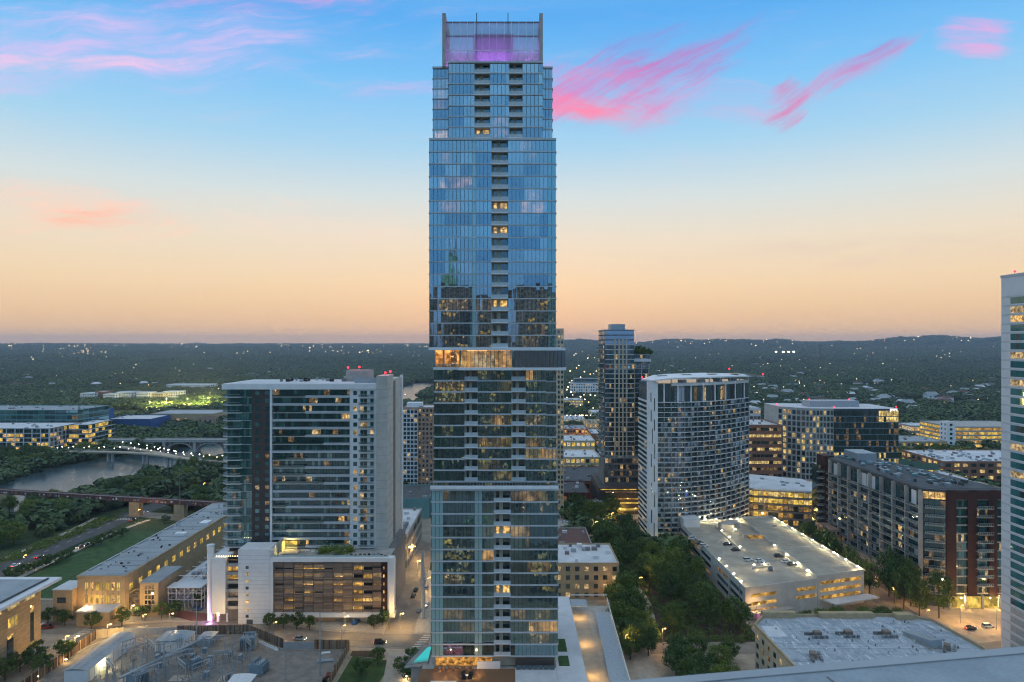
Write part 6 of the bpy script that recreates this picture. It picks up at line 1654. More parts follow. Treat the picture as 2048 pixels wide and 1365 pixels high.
# --- behind the main tower, right
block('tan_flats', 'tan low apartment house with white flat roof right of tallest tower', 'apartment house', 18, 46, 293, 322, 15, 'tan', 'roofwhite', 4, 7, .45, .52, {'pane_dark': 6, 'lit_b': 1.2}, 6, 14)
block('brown_roof_store', 'low building with dark brown roof behind the tan flats', 'building', 16, 40, 324, 372, 9, 'conc', 'roofbrown', 2, 6, .5, .5, {'pane_dark': 3, 'lit_dim': 1}, 0, 12)
block('red_hall', 'dark red hall with grey roof right of the tallest tower', 'hall', 22, 50, 440, 478, 13, 'brickred', 'roofdark', 2, 8, .6, .5, {'lit_d': 2, 'brickred': 3, 'lit_dim': 2}, 5, 6)
block('grey_pavilion', 'small pavilion with pale grey pyramid roof beside red hall', 'pavilion', 46, 58, 430, 441, 9, 'brickred', 'galv', 2, 3, .6, .5, {'lit_d': 2, 'brickred': 2}, 3, 1)
sheet('roof_lot', rect(22, 42, 385, 436), .25, 'conc', .2)
block('dark_roof_hall', 'long hall with dark ribbed roof behind the red hall', 'hall', 28, 74, 482, 540, 12, 'brick', 'roofdark', 2, 10, .6, .5, {'lit_dim': 2, 'pane_dark': 3}, 4, 14)
for i, (x0_, x1_, y0_, h, wl, rf, lb, mt) in enumerate([(40, 72, 560, 16, 'cream', 'roofwhite', 'cream parking deck with bright levels, gap right of tallest tower, nearest', {'lit_c': 3, 'lit_yellow': 3, 'pane_dark': 2}), (42, 78, 640, 18, 'cream', 'roofwhite', 'white parking deck with string of lights, gap right of tallest tower', {'lit_yellow': 4, 'lit_c': 2}),
        (80, 100, 690, 18, 'brick', 'roofwhite', 'orange brick building with white roof beside slender tower', {'lit_d': 2, 'brick': 3}), (58, 84, 760, 14, 'brick', 'roofgrey', 'brown low building in the gap right of tallest tower', {'lit_a': 2, 'pane_dark': 3}), (88, 112, 800, 16, 'cream', 'tan', 'tan building with flat tan roof beside slender tower', {'lit_a': 2, 'cream': 3}),
        (62, 96, 900, 10, 'white_panel', 'roofwhite', 'bright white low store in the gap right of tallest tower', {'lit_c': 5}), (112, 150, 960, 12, 'cream', 'roofwhite', 'cream low store behind bright white store in the gap', {'lit_c': 2, 'pane_dark': 3}), (85, 120, 1150, 14, 'cream', 'roofwhite', 'floodlit cream building below the white apartment block in the gap', {'lit_c': 4, 'lit_yellow': 3})]):
    t = block('gap_building', lb, 'building', x0_, x1_, y0_, y0_ + 40, h, wl, rf, 3, 8, .7, .55, mt, 3, 10)
block('white_flats', 'white apartment block with long windows far behind, gap right of tallest tower', 'apartment block', 121, 190, 1400, 1430, 28, 'white', 'roofwhite', 5, 14, .5, .55, {'pane_dark': 6, 'lit_b': 1.4}, 3, 4)
MB_ = block('glass_attic', 'blue glass attic storey set on the white far apartment block', 'attic', 128, 188, 1404, 1428, 37, 'bluegrey', 'roofwhite', 1, 12, .9, .7, {'pane_blue': 3, 'pane_grey': 2}, 0, 0, z0=29.1)
bt2 = block('beige_side_tower', 'beige balcony tower just showing behind right side of tallest tower', 'tower', 26.0, 32.2, 425, 436, 118.4, 'cream', 'roofgrey', 38, 3, .6, .6, {'pane_dark': 5, 'lit_dim': 1, 'lit_b': .6}, 0, 0)
# --- far left
fo_ = block('riverside_offices', 'riverside office block with white grid and glowing floors at far left', 'office block', -560, -452, 667, 720, 26, 'pane_dark' if False else 'conc_dark', 'roofwhite', 6, 26, .9, .78, {'pane_dark': 5, 'pane_green': 3, 'lit_yellow': 1.5, 'lit_a': 2}, 10, 14, bandm='white_panel')
pieces(fo_, 'grid_fin', [(-560 + i * 8.3, 666.6, 13, .6, .7, 26, 0, 'white_panel') for i in range(14)] + [(-451.6, 667 + i * 6, 13, .7, .5, 26, 0, 'white_panel') for i in range(9)])
block('riverside_offices', 'smaller right wing of the glowing riverside offices', 'office block', -448, -428, 690, 735, 27, 'conc_dark', 'roofwhite', 6, 6, .9, .78, {'pane_dark': 3, 'lit_yellow': 3, 'lit_a': 2, 'pane_green': 2}, 8, 4, bandm='white_panel')
block('teal_offices', 'teal glass office building behind the riverside offices', 'office block', -640, -490, 770, 830, 34, 'teal_panel', 'roofgrey', 6, 24, .95, .8, {'pane_green': 6, 'pane_teal': 5, 'lit_dim': .4}, 6, 24)
th = block('blue_theatre', 'deep blue theatre with pale curved screen wall', 'theatre', -535, -507, 830, 870, 27, 'bluewall', 'roofwhite', 1, 1, .01, .01, {'bluewall': 1}, 0, 2)
MB().tube((-512, 834, .1), (-512, 834, 25), 9, n=24).build('screen_drum', 'screen_metal', th)
sign('theatre_sign', 'ZACH', 4, th, Vector((-518, 824.8, 19)))
block('theatre_annex', 'low blue annex with long white roof right of the blue theatre', 'building', -506, -450, 850, 900, 15, 'bluewall', 'roofwhite', 1, 4, .3, .3, {'bluewall': 3, 'lit_b': 1}, 0, 3)
block('vaulted_hall', 'pale hall with grey vaulted roof behind the blue theatre', 'hall', -480, -395, 905, 960, 16, 'tan', 'galv', 1, 8, .3, .4, {'lit_b': 2, 'tan': 4}, 0, 0)
for i, (a, b, y, wl) in enumerate(((160, 188, 1262, 'white_panel'), (190, 210, 1275, 'brick'), (206, 230, 1240, 'white_panel'), (232, 262, 1265, 'white_panel'), (258, 290, 1290, 'pinkstone'), (272, 296, 1250, 'white_panel'), (300, 326, 1262, 'cream'), (326, 356, 1280, 'white_panel'))):
    q_ = y / F
    block('white_walkup', ('white walk-up apartment block far left beyond the river, number %s from left' % ['one', 'two', 'three', 'four', 'five', 'six', 'seven', 'eight'][i]).replace('number one from left', 'leftmost of the cluster').replace('number eight from left', 'rightmost of the cluster'), 'apartment block', (a - CX) * q_, (b - CX) * q_, y, y + 30, 19 if i % 2 else 17, wl, 'roofwhite', 4, 6, .45, .5, {'pane_dark': 6, 'lit_b': .7}, 3, 0)
block('pale_apartments', 'long pale apartment row at left of slab tower roof', 'apartment block', -790, -690, 1560, 1600, 15, 'white_panel', 'roofwhite', 3, 22, .4, .5, {'pane_dark': 5, 'lit_b': 1}, 3, 0)
block('pink_hut', 'small rose house near the floodlit trees beyond the river', 'house', -405, -386, 880, 895, 14, 'pinkstone', 'roofbrown', 2, 3, .3, .4, {'pane_dark': 1}, 2, 0)
tw = thing('hilltop_block', 'tiny dark block with stub tower on the left horizon', 'building', (-4630, 10000, 80)); MB().box(-4760, -4480, 10000, 10040, 60, 112).build('wall', 'conc_dark', tw); MB().box(-4650, -4600, 10000, 10030, 112, 122).build('stub_tower', 'conc_dark', tw)
# radio mast and stadium lamps on the right
rm = thing('radio_mast', 'lattice radio mast rising from distant trees at right', 'mast', (1400, 3100, 5))
q = MB()
for sx_ in (-1, 1): q.tube((1400 + sx_ * 9, 3100, 3), (1400 + sx_ * 2, 3100, 100), 1.0, n=4)
for k in range(9): w0, w1 = 9 - .78 * k, 9 - .78 * (k + 1); q.tube((1400 - w0, 3100, 3 + k * 10.6), (1400 + w1, 3100, 3 + (k + 1) * 10.6), .5, n=4)
q.build('lattice', 'bridge_red', rm); MB().box(1391, 1409, 3095, 3105, 96, 103).build('platform', 'conc_dark', rm)
for i, x in enumerate((1552, 1566, 1577, 1587)):
    p = gp(x, 703.5, 30); lamp_light
    t = thing('stadium_lamp', ['stadium lamp mast, far left of distant row of four', 'stadium lamp mast, second of distant row of four', 'stadium lamp mast, third of distant row of four', 'stadium lamp mast, far right of distant row of four'][i], 'lamp', ((x - CX) * 3.6, 4914, 0), 0, 'distant stadium lamps')
    MB().tube((0, 0, 0), (0, 0, 44), .6, n=5).build('pole', 'steel', t, local=True); MB().box(-6, 6, -1, 1, 44, 52).build('lamp_head', 'lamp_white', t, local=True)
# ================================================================ bridges
AB = thing('arch_bridge', 'concrete road bridge on open arches across the river', 'bridge', (-335, 693, 0))
MB().box(-420, -225, 688, 700, 10.2, 12).build('deck', 'conc', AB)
pieces(AB, 'parapet', [(-322, 687.9, 12.5, 195, .4, 1.0, 0, 'conc'), (-322, 700.1, 12.5, 195, .4, 1.0, 0, 'conc')])
for k in range(6):
    xc = -398 + k * 31; q = MB(); n = 14
    for i in range(n):
        t0, t1 = math.pi * i / n, math.pi * (i + 1) / n
        a = (xc - 14 * math.cos(t0), 9.4 * math.sin(t0) + .2); b = (xc - 14 * math.cos(t1), 9.4 * math.sin(t1) + .2)
        q.prism([(a[0], 689), (b[0], 689), (b[0], 699), (a[0], 699)], 0, 1)
        for j in range(8):
            v = list(q.v[-8 + j]); base_ = a if j in (0, 3, 4, 7) else b
            v[2] = base_[1] - (.9 if j < 4 else 0); q.v[-8 + j] = tuple(v)
    q.build('arch', 'conc', AB)
    q = MB()
    for i in (-10, -7, -4, 4, 7, 10): q.box(xc + i - .3, xc + i + .3, 690, 698, 9 * math.sqrt(max(0, 1 - (i / 14) ** 2)), 10.19)
    q.build('spandrel_post', 'conc', AB)
    MB().box(xc + 14.1, xc + 16.9, 688.5, 699.5, .1, 10.19).build('pier', 'conc', AB)
PB = thing('footbridge', 'curved concrete footbridge with lamps crossing the river', 'footbridge', (-330, 620, 0))
pp = [(-420, 634), (-388, 634), (-350, 628), (-318, 616), (-292, 600), (-268, 588), (-240, 580)]
c_ = curve([Vector(p) for p in pp], 5); L_, R_ = ribbon(c_, 7); q = MB()
for i in range(len(c_) - 1): q.prism([R_[i], R_[i + 1], L_[i + 1], L_[i]], 8.6, 9.8)
q.build('deck', 'conc_warm', PB)
c2 = curve([Vector(p) for p in ((-392, 672), (-365, 655), (-336, 636), (-318, 622), (-300, 607))], 5); L2, R2 = ribbon(c2, 6); q = MB()
for i in range(len(c2) - 1): q.prism([R2[i], R2[i + 1], L2[i + 1], L2[i]], 8.4, 9.6)
q.build('deck_branch', 'conc_warm', PB)
q = MB()
for S_ in (L_, R_):
    for a, b in zip(S_[:-1], S_[1:]): q.tube((a.x, a.y, 10.8), (b.x, b.y, 10.8), .08, n=4)
q.build('handrail', 'galv', PB)
for x, y in ((-372, 632), (-334, 622), (-305, 609), (-280, 595)):
    q = MB(); q.box(x - 2.6, x - 1.2, y - 1, y + 1, .1, 8.59); q.box(x + 1.2, x + 2.6, y - 1, y + 1, .1, 8.59); q.build('pier', 'conc', PB)
k = 0
for i in range(0, len(c_) - 1, 2):
    for S_ in (L_, R_):
        p = S_[i]; t = thing('bridge_lamp', 'small white lamp along the curved footbridge rail', 'lamp', (p.x, p.y, 9.8), 0, 'lamps on the footbridge')
        MB().tube((0, 0, 0), (0, 0, 3.4), .1, n=5).build('post', 'steel', t, local=True); MB().ball((0, 0, 3.7), .42, seg=6, rings=4).build('globe', 'lamp_far' if k % 2 else 'lamp_white', t, local=True); k += 1
for i in range(2, len(c2) - 1, 2):
    p = L2[i]; t = thing('bridge_lamp', 'small white lamp along the curved footbridge rail', 'lamp', (p.x, p.y, 9.6), 0, 'lamps on the footbridge')
    MB().tube((0, 0, 0), (0, 0, 3.4), .1, n=5).build('post', 'steel', t, local=True); MB().ball((0, 0, 3.7), .42, seg=6, rings=4).build('globe', 'lamp_white', t, local=True)
RB = thing('rail_bridge', 'rusty red railway girder bridge with graffiti over the river', 'bridge', (-260, 441, 0))
ra, rb_ = Vector((-470, 487)), Vector((-150, 415)); d_ = (rb_ - ra); Lr = d_.length; d_.normalize(); nr = Vector((d_.y, -d_.x)); rzr = math.atan2(d_.y, d_.x)
nseg = 18; gr = []
for i in range(nseg):
    c = ra + d_ * Lr * (i + .5) / nseg
    for sd_ in (-2, 2): gr.append((c.x + nr.x * sd_, c.y + nr.y * sd_, 10.6, Lr / nseg - .15, .35, 2.8, rzr, 'bridge_red'))
pieces(RB, 'girder', gr)
pieces(RB, 'deck', [((ra.x + rb_.x) / 2, (ra.y + rb_.y) / 2, 11.4, Lr, 3.6, .3, rzr, 'conc_dark')])
st_ = []
for i in range(nseg * 5):
    c = ra + d_ * Lr * (i + .5) / (nseg * 5) + nr * 2.25; st_.append((c.x, c.y, 10.6, .18, .2, 2.6, rzr, 'brown'))
pieces(RB, 'stiffener', st_)
gf = []
for i in range(60):
    c = ra + d_ * Lr * random.uniform(.3, .95) + nr * 2.3; gf.append((c.x, c.y, 10.5 + random.uniform(-.3, .3), random.uniform(.5, 1.8), .05, random.uniform(.6, 1.6), rzr, random.choice(['white', 'bluewall', 'line_y', 'pinkstone', 'teal_panel', 'white_panel'])))
pieces(RB, 'graffiti', gf)
for t in (.32, .41, .50, .60, .72, .82, .92):
    p = ra + d_ * Lr * t; q = MB().prism([(p.x - 3.2, p.y - 2.6), (p.x + 3.2, p.y - 2.6), (p.x + 3.2, p.y + 2.6), (p.x - 3.2, p.y + 2.6)], .1, 9.1); q.build('pier', 'stone', RB)
# ================================================================ cars
def car_meshes():
    st = [(-2.25, .62, .42, .62), (-2.15, .78, .30, .82), (-1.5, .88, .26, .92), (-.4, .90, .24, .94), (.9, .90, .24, .93), (1.7, .86, .26, .86), (2.15, .74, .30, .72), (2.28, .55, .42, .58)]
    q = MB(); n = len(st)
    for (x, hw, zb_, zt_) in st:
        q.v += [(x, -hw * .92, zb_), (x, -hw, (zb_ + zt_) * .55), (x, -hw * .9, zt_), (x, hw * .9, zt_), (x, hw, (zb_ + zt_) * .55), (x, hw * .92, zb_)]
    for i in range(n - 1):
        for j in range(6):
            k = (j + 1) % 6; q.f.append((i * 6 + j, (i + 1) * 6 + j, (i + 1) * 6 + k, i * 6 + k)); q.m.append(0)
    q.f.append((0, 1, 2, 3, 4, 5)); q.m.append(0); q.f.append(tuple(range(n * 6 - 1, n * 6 - 7, -1))); q.m.append(0)
    def cab(z1, x):   # greenhouse
        c = MB(); base_ = [(x[0], .80), (x[1], .80)]; top_ = [(x[2], .60), (x[3], .60)]
        c.v += [(x[0], -.80, .88), (x[1], -.80, .88), (x[1], .80, .88), (x[0], .80, .88), (x[2], -.62, z1), (x[3], -.62, z1), (x[3], .62, z1), (x[2], .62, z1)]
        c.f += [(0, 1, 5, 4), (1, 2, 6, 5), (2, 3, 7, 6), (3, 0, 4, 7), (4, 5, 6, 7)]; c.m += [0] * 5
        return c
    return q, cab(1.42, (-1.75, 1.05, -1.15, .25)), cab(1.66, (-2.1, 1.0, -1.85, .35))
mat('paint_white', (.78, .78, .78), .3, .02, 1, spec=.6); mat('paint_black', (.012, .012, .014), .25, .02, 1, spec=.6); mat('paint_red', (.26, .025, .02), .3, .02, 1, spec=.6); mat('paint_silver', (.38, .39, .40), .3, .02, 1, metal=.5); mat('paint_blue', (.02, .09, .22), .3, .02, 1, spec=.6)
cq, csed, csuv = car_meshes()
CARM = {c: cq.mesh('car_body', 'paint_' + c) for c in ('white', 'black', 'red', 'silver', 'blue')}
CGL = {False: csed.mesh('car_glass', 'pane_dark'), True: csuv.mesh('car_glass', 'pane_dark')}
CRF = {}
for c in CARM:
    for suv in (False, True):
        z = 1.66 if suv else 1.42; x = (-1.85, .35) if suv else (-1.15, .25)
        CRF[(c, suv)] = MB().box(x[0] - .03, x[1] + .03, -.64, .64, z - .03, z + .04).mesh('car_roof', 'paint_' + c)
CWH = MB().tube((0, -.11, 0), (0, .11, 0), .33, n=12).mesh('wheel', 'tyre'); CRI = MB().tube((0, -.01, 0), (0, .01, 0), .2, n=8).mesh('rim', 'galv'); CHL = MB().box(-.06, .06, -.18, .18, -.07, .07).mesh('headlight', 'white'); CTL = MB().box(-.05, .05, -.18, .18, -.06, .06).mesh('taillight', 'paint_red')
CHLe = MB().box(-.06, .06, -.2, .2, -.09, .09).mesh('headlight', 'head'); CTLe = MB().box(-.05, .05, -.2, .2, -.09, .09).mesh('taillight', 'tail')
def car(lab, p, rz, col='white', suv=False, group=None, on=False):
    t = thing('car', lab, 'car', (p[0], p[1], p[2]), rz, group)
    def add(nm, me, loc=(0, 0, 0)):
        o = bpy.data.objects.new(nm, me); link(o, t); o.location = loc
    add('body', CARM[col]); add('window', CGL[suv]); add('roof', CRF[(col, suv)])
    for x in (-1.38, 1.38):
        for y in (-.8, .8):
            wo_ = bpy.data.objects.new('wheel', CWH); link(wo_, t); wo_.location = (x, y, .33); ri_ = bpy.data.objects.new('rim', CRI); link(ri_, wo_); ri_.location = (0, math.copysign(.115, y), 0)
    for y in (-.6, .6): add('headlight', CHLe if on else CHL, (2.22, y, .6)); add('taillight', CTLe if on else CTL, (-2.23, y, .68))
GZ = ZD + .04
for (px, py, c, suv, lab, rz) in [(1385, 1079, 'white', True, 'white car alone near left edge of garage roof', .3), (1400, 1089, 'black', True, 'black car beside a white one near left edge of garage roof', .3), (1408, 1094, 'white', True, 'white car beside a black one near left edge of garage roof', .3),
        (1455, 1091, 'black', False, 'black car left of low median wall on garage roof', .25), (1471, 1102, 'black', False, 'black car below the first, along median of garage roof', .25), (1496, 1122, 'white', True, 'white estate car left of the ramp mouth on garage roof', .2), (1519, 1124, 'white', False, 'white car behind another at the garage roof ramp', .2), (1529, 1130, 'white', False, 'white car nearest the lamp at garage roof ramp', .2),
        (1541, 1141, 'black', True, 'black off-road car near front of garage roof', 1.3), (1558, 1115, 'black', True, 'black pickup at the ramp mouth of garage roof', .1), (1572, 1125, 'white', False, 'white car in the sunken ramp of garage roof', .2), (1584, 1131, 'black', False, 'dark car beside white one in the sunken ramp', .2), (1551, 1057, 'black', False, 'black car at the far corner of garage roof', .2)]:
    p = gp(px, py, GZ); car(lab, (p.x, p.y, GZ), rz, c, suv, 'cars on the garage roof')
for (px, py, c, suv, lab, rz) in [(1130, 1025, 'black', True, 'dark car at far end of the small roof lot', 0), (1130, 1032, 'white', False, 'white car second in the small roof lot', 0), (1130, 1046, 'white', False, 'white car third in the small roof lot', 0), (1128, 1071, 'black', True, 'black pickup in the small roof lot', 0), (1131, 1077, 'silver', True, 'silver car nearest in the small roof lot', 0)]:
    p = gp(px, py, .46); car(lab, (p.x, p.y, .46), rz, c, suv, 'cars in the small lot')
for (px, py, c, suv, lab, rz, on) in [(97, 1257, 'red', True, 'dark red car parked near the stone library', .25, False), (77, 1252, 'white', True, 'white car half hidden by the stone library', .25, False), (396, 1221, 'blue', True, 'dark blue car by the brick crossing near the violet stack', .3, False), (712, 1247, 'blue', True, 'small blue car at louvred garage entry', 1.4, False),
        (827, 1194, 'black', False, 'black car parked halfway up the side street', 1.5, False), (832, 1183, 'black', True, 'black car parked furthest up the side street', 1.5, False), (853, 1212, 'silver', True, 'silver car parked behind the transmission pole', 1.5, False), (838, 1224, 'black', False, 'dark car at near end of the side street', 1.5, False),
        (265, 1041, 'black', False, 'dark car with lights at river road crossing', 1.5, True), (160, 1096, 'red', False, 'first braking car in the river road queue', -1.6, True), (172, 1092, 'black', False, 'second braking car in the river road queue', -1.6, True), (78, 1116, 'black', False, 'car with red tail lamps leaving along the river road', 1.5, True), (181, 1086, 'silver', False, 'third car in the river road queue', -1.6, True),
        (1941, 1259, 'black', False, 'black car waiting beside white one, bottom right street', .1, True), (1976, 1255, 'white', True, 'white car beside black one, bottom right street', .1, False), (600, 1280, 'silver', False, 'silver car driving past the slanted yard fence', -.2, True), (470, 1266, 'white', False, 'white car driving behind the yard back fence', 3.1, True), (760, 1288, 'black', True, 'black car turning before the garden beside the tower', .1, True), (848, 1160, 'white', True, 'white car parked by the grocery pavement', 1.5, False), (852, 1178, 'silver', False, 'silver car on right side of side street', 1.5, False), (290, 1027, 'white', False, 'white car heading away on the river road', 1.5, True), (30, 1133, 'white', False, 'white car near left edge on the river road', 1.5, True), (1795, 1225, 'silver', False, 'silver car under the tall trees by brown block', 1.5, True), (1915, 1285, 'silver', False, 'silver car at the brick crossing, bottom right', .3, True), (1775, 1237, 'black', False, 'dark car with red lamps under trees right of garage', .9, True)]:
    p = gp(px, py, .14); car(lab, (p.x, p.y, .14), rz, c, suv, None, on)
# distant traffic on the road beyond the theatre
q = MB()
for i in range(26): x = random.uniform(-505, -420); q.ball((x, 745 + random.uniform(-12, 12), 1.3), .8, seg=5, rings=4, m=random.choice([0, 0, 1]))
tag(q.build('traffic_glow', ['tail', 'head'], kind='stuff'), 'cluster of red and white vehicle lamps beyond the river', 'traffic lamps')
# ================================================================ trees
def tree_mesh(seed, n_clump, per, leaf, matn, conic=0.0):
    rnd = random.Random(seed); c = MB()
    cl = []
    for i in range(n_clump):
        while True:
            v = Vector((rnd.uniform(-1, 1), rnd.uniform(-1, 1), rnd.uniform(-1, 1)))
            if .25 < v.length < 1: break
        v = v.normalized() * (v.length ** .45)
        z = v.z
        k = 1 - conic * max(0, z)
        cl.append((Vector((v.x * .39 * k, v.y * .39 * k, .62 + v.z * .33)), rnd.uniform(.09, .17)))
    for (p, r) in cl:
        for _ in range(per):
            d = Vector((rnd.gauss(0, 1), rnd.gauss(0, 1), rnd.gauss(0, .8))).normalized() * r * rnd.uniform(.55, 1.05)
            o = p + d; nrm = (d.normalized() + Vector((rnd.gauss(0, .5), rnd.gauss(0, .5), rnd.gauss(.3, .5)))).normalized()
            a = nrm.orthogonal().normalized(); b = nrm.cross(a); th = rnd.uniform(0, 6.28); a, b = a * math.cos(th) + b * math.sin(th), b * math.cos(th) - a * math.sin(th)
            s_ = leaf * rnd.uniform(.6, 1.3)
            k = len(c.v); c.v += [tuple(o - a * s_), tuple(o + b * s_ * .6), tuple(o + a * s_), tuple(o - b * s_ * .6)]; c.f.append((k, k + 1, k + 2, k + 3)); c.m.append(0)
    t = MB(); t.tube((0, 0, -.01), (.01, 0, .30), .028, .020, n=7)
    for i in range(5):
        a = i * 1.26 + rnd.uniform(-.3, .3); e = (.22 * math.cos(a), .22 * math.sin(a), rnd.uniform(.5, .68)); t.tube((.01, 0, .27), e, .014, .006, n=5)
    t.tube((.01, 0, .29), (0, 0, .8), .017, .005, n=5)
    return t.mesh('trunk', 'bark'), c.mesh('crown', matn)
TREES = [tree_mesh(i, 46, 62, .030, 'leaf' if i < 4 else 'leaf_light') for i in range(6)]
SMALL = [tree_mesh(20 + i, 24, 46, .046, 'leaf', .15) for i in range(3)]
TALL = [tree_mesh(40 + i, 34, 44, .034, 'leaf', .35) for i in range(2)]
TREES_AT = []
def tree(lab, x, y, h, wd, group=None, kind=TREES, z=0.05, name='tree', k=None):
    t = thing(name, lab, 'tree', (x, y, z), random.uniform(0, 6.28), group)
    tm, cm = kind[random.randrange(len(kind)) if k is None else k]
    for nm, me in (('trunk', tm), ('crown', cm)):
        o = bpy.data.objects.new(nm, me); link(o, t); o.scale = (wd / .95, wd / .95, h)
    TREES_AT.append((x, y, wd))
    return t
random.seed(11)
def clear_of(x, y, extra=0.0, roads=True):
    for (a, b, c, d) in EXCL:
        if a - extra < x < b + extra and c - extra < y < d + extra: return False
    if roads:
        for (c, w_) in ROADS:
            for p in c:
                if (p.x - x) ** 2 + (p.y - y) ** 2 < (w_ + extra) ** 2: return False
    return True
def wood(poly, n, dmin, lab, group, h=(11, 15), wd=(10, 14), kind=TREES, strict=True):
    xs = [p[0] for p in poly]; ys = [p[1] for p in poly]; got = 0
    for _ in range(n * 60):
        x, y = random.uniform(min(xs), max(xs)), random.uniform(min(ys), max(ys))
        if not in_poly(np.array([x]), np.array([y]), poly)[0]: continue
        if in_poly(np.array([x]), np.array([y]), RIVER)[0]: continue
        if strict and not clear_of(x, y, 1.5): continue
        if any((x - a) ** 2 + (y - b) ** 2 < (dmin) ** 2 for a, b, _w in TREES_AT): continue
        k = random.randrange(6); L = lab if isinstance(lab, str) else lab[1 if k >= 4 else 0]
        tree(L, x, y, random.uniform(*h), random.uniform(*wd), group, kind, k=k if kind is TREES else None); got += 1
        if got >= n: break
    return got
CW = ('dark green tree in the creek-side wood between tallest tower and garage', 'yellow-green tree in the creek-side wood between tallest tower and garage')
wood([(60, 256), (86, 258), (88, 300), (84, 360), (64, 410), (46, 412), (48, 340), (60, 300)], 34, 8.0, CW, 'creek-side wood', (8, 17), (8, 14))
wood([(46, 415), (60, 400), (74, 430), (60, 440), (40, 470), (34, 440)], 16, 6.5, 'dark tree by the curving lit path below slender tower', 'trees by the curving path')
wood([(38, 250), (50, 262), (52, 300), (44, 322), (46.5, 285)], 12, 5.5, 'dark tree between the covered ramp and creek path', 'trees beside covered ramp', (10, 14), (8, 11), strict=False)
wood([(38.5, 236), (49, 240), (50, 275), (42, 285), (39, 262)], 9, 5, 'dark tree right of covered ramp railing', 'trees right of ramp', (9, 12), (8, 10), strict=False)
wood([(50, 206), (78, 206), (78, 238), (56, 238)], 14, 6, 'bushy tree in the bottom clump left of the flat blue-grey roof', 'bottom clump of trees', (7, 10), (8, 11))
wood([(104, 264), (150, 276), (156, 262), (108, 254)], 12, 5, 'round bushy tree between garage front and flat roof house', 'trees before the garage', (5, 8), (6, 9), strict=False)
wood([(152.5, 292), (157, 292), (156, 362), (151, 362)], 9, 7, 'tall street tree between garage and brown balcony block', 'tall street trees', (15, 20), (9, 12), TALL, False)
wood([(160, 270), (172, 270), (170, 300), (161, 300)], 8, 5.5, 'tall dark tree before the brown balcony block', 'tall dark street trees', (16, 22), (9, 12), TALL, False)
wood([(134, 386), (158, 384), (160, 404), (134, 410)], 12, 6, 'dark tree between curved tower and white-roofed office', 'trees by the white-roofed office', (10, 14), (9, 12))
wood([(-300, 470), (-270, 420), (-270, 300), (-340, 290), (-420, 400), (-430, 445), (-330, 470)], 58, 7.5, 'dark tree in the near bank wood left of the river road', 'near bank wood', (10, 14), (10, 14))
wood([(-296, 492), (-250, 460), (-246, 600), (-262, 640)], 26, 7, 'dark tree on the point between river and river road', 'trees on the river point', (11, 15), (10, 14))
wood([(-490, 470), (-404, 500), (-412, 640), (-356, 712), (-360, 740), (-440, 660), (-600, 640), (-560, 520)], 70, 8.5, 'dark tree on the far river bank before the riverside offices', 'far bank wood', (12, 16), (12, 15))
wood([(-226, 470), (-205, 440), (-178, 420), (-178, 560), (-215, 600)], 20, 7, 'dark tree right of the river road near the railway bridge', 'trees right of river road', (9, 13), (9, 12))
for px, py in ((245, 1073), (222, 1082), (203, 1090), (188, 1094), (132, 1121), (112, 1129), (92, 1134), (70, 1141), (45, 1149), (20, 1157), (330, 1047)):
    p = gp(px, py); tree('round street tree in the row between lawn and river road', p.x, p.y, random.uniform(5, 6.5), random.uniform(6, 8), 'row beside the lawn', SMALL)
ORD = ['first', 'second', 'third', 'fourth', 'fifth', 'sixth', 'seventh', 'eighth', 'ninth', 'tenth']
def row(labf, pts, h, wd, group, kind=SMALL):
    for i, p in enumerate(pts): tree(labf % ORD[i], p[0], p[1], h * random.uniform(.9, 1.1), wd * random.uniform(.9, 1.1), group, kind, .2)
row('%s small street tree from left before the tan power house', [gp(a, b) for a, b in ((48, 1240), (96, 1247), (130, 1252), (183, 1258), (244, 1252), (285, 1242), (323, 1238), (351, 1236), (400, 1213))], 6.5, 6.5, 'street trees before the power house')
row('%s small street tree from left before the louvred garage', [gp(a, b) for a, b in ((540, 1258), (567, 1258), (593, 1260), (619, 1262), (748, 1258))], 6.2, 5.4, 'street trees before the louvred garage')
row('%s tree from the bottom left along library street', [gp(a, b) for a, b in ((10, 1362), (40, 1345), (75, 1330), (85, 1350), (130, 1320))], 7.5, 7.5, 'trees on the library street')
row('%s street tree from near end of side street', [(-50.4, 266), (-51, 276), (-51.4, 286), (-52, 297), (-52.6, 309), (-53, 322), (-36, 330), (-36.5, 345)], 6.5, 5.5, 'side street trees')
row('%s garden tree from left near the tower pool', [gp(a, b) for a, b in ((755, 1330), (722, 1352), (805, 1345), (822, 1330), (815, 1362))], 5.5, 6.5, 'garden trees near the pool')
for i, x in enumerate((83, 87, 91)): tree('%s potted tree from left on wing roof of slender tower' % ORD[i], x, 462, 10, 8.5, 'roof trees', SMALL, z=98.5)
wood([(340, 640), (385, 640), (385, 690), (350, 690)], 12, 7, 'round tree behind the gridded office near low hall', 'trees near the low hall', (9, 12), (9, 12))
wood([(395, 640), (450, 640), (450, 685), (395, 685)], 12, 7.5, 'round tree before the amber parking deck', 'trees near amber parking deck', (8, 11), (8, 11))
wood([(262, 590), (330, 590), (330, 630), (262, 630)], 8, 7, 'tree behind the market hall near right edge', 'trees behind market', (8, 11), (8, 11))
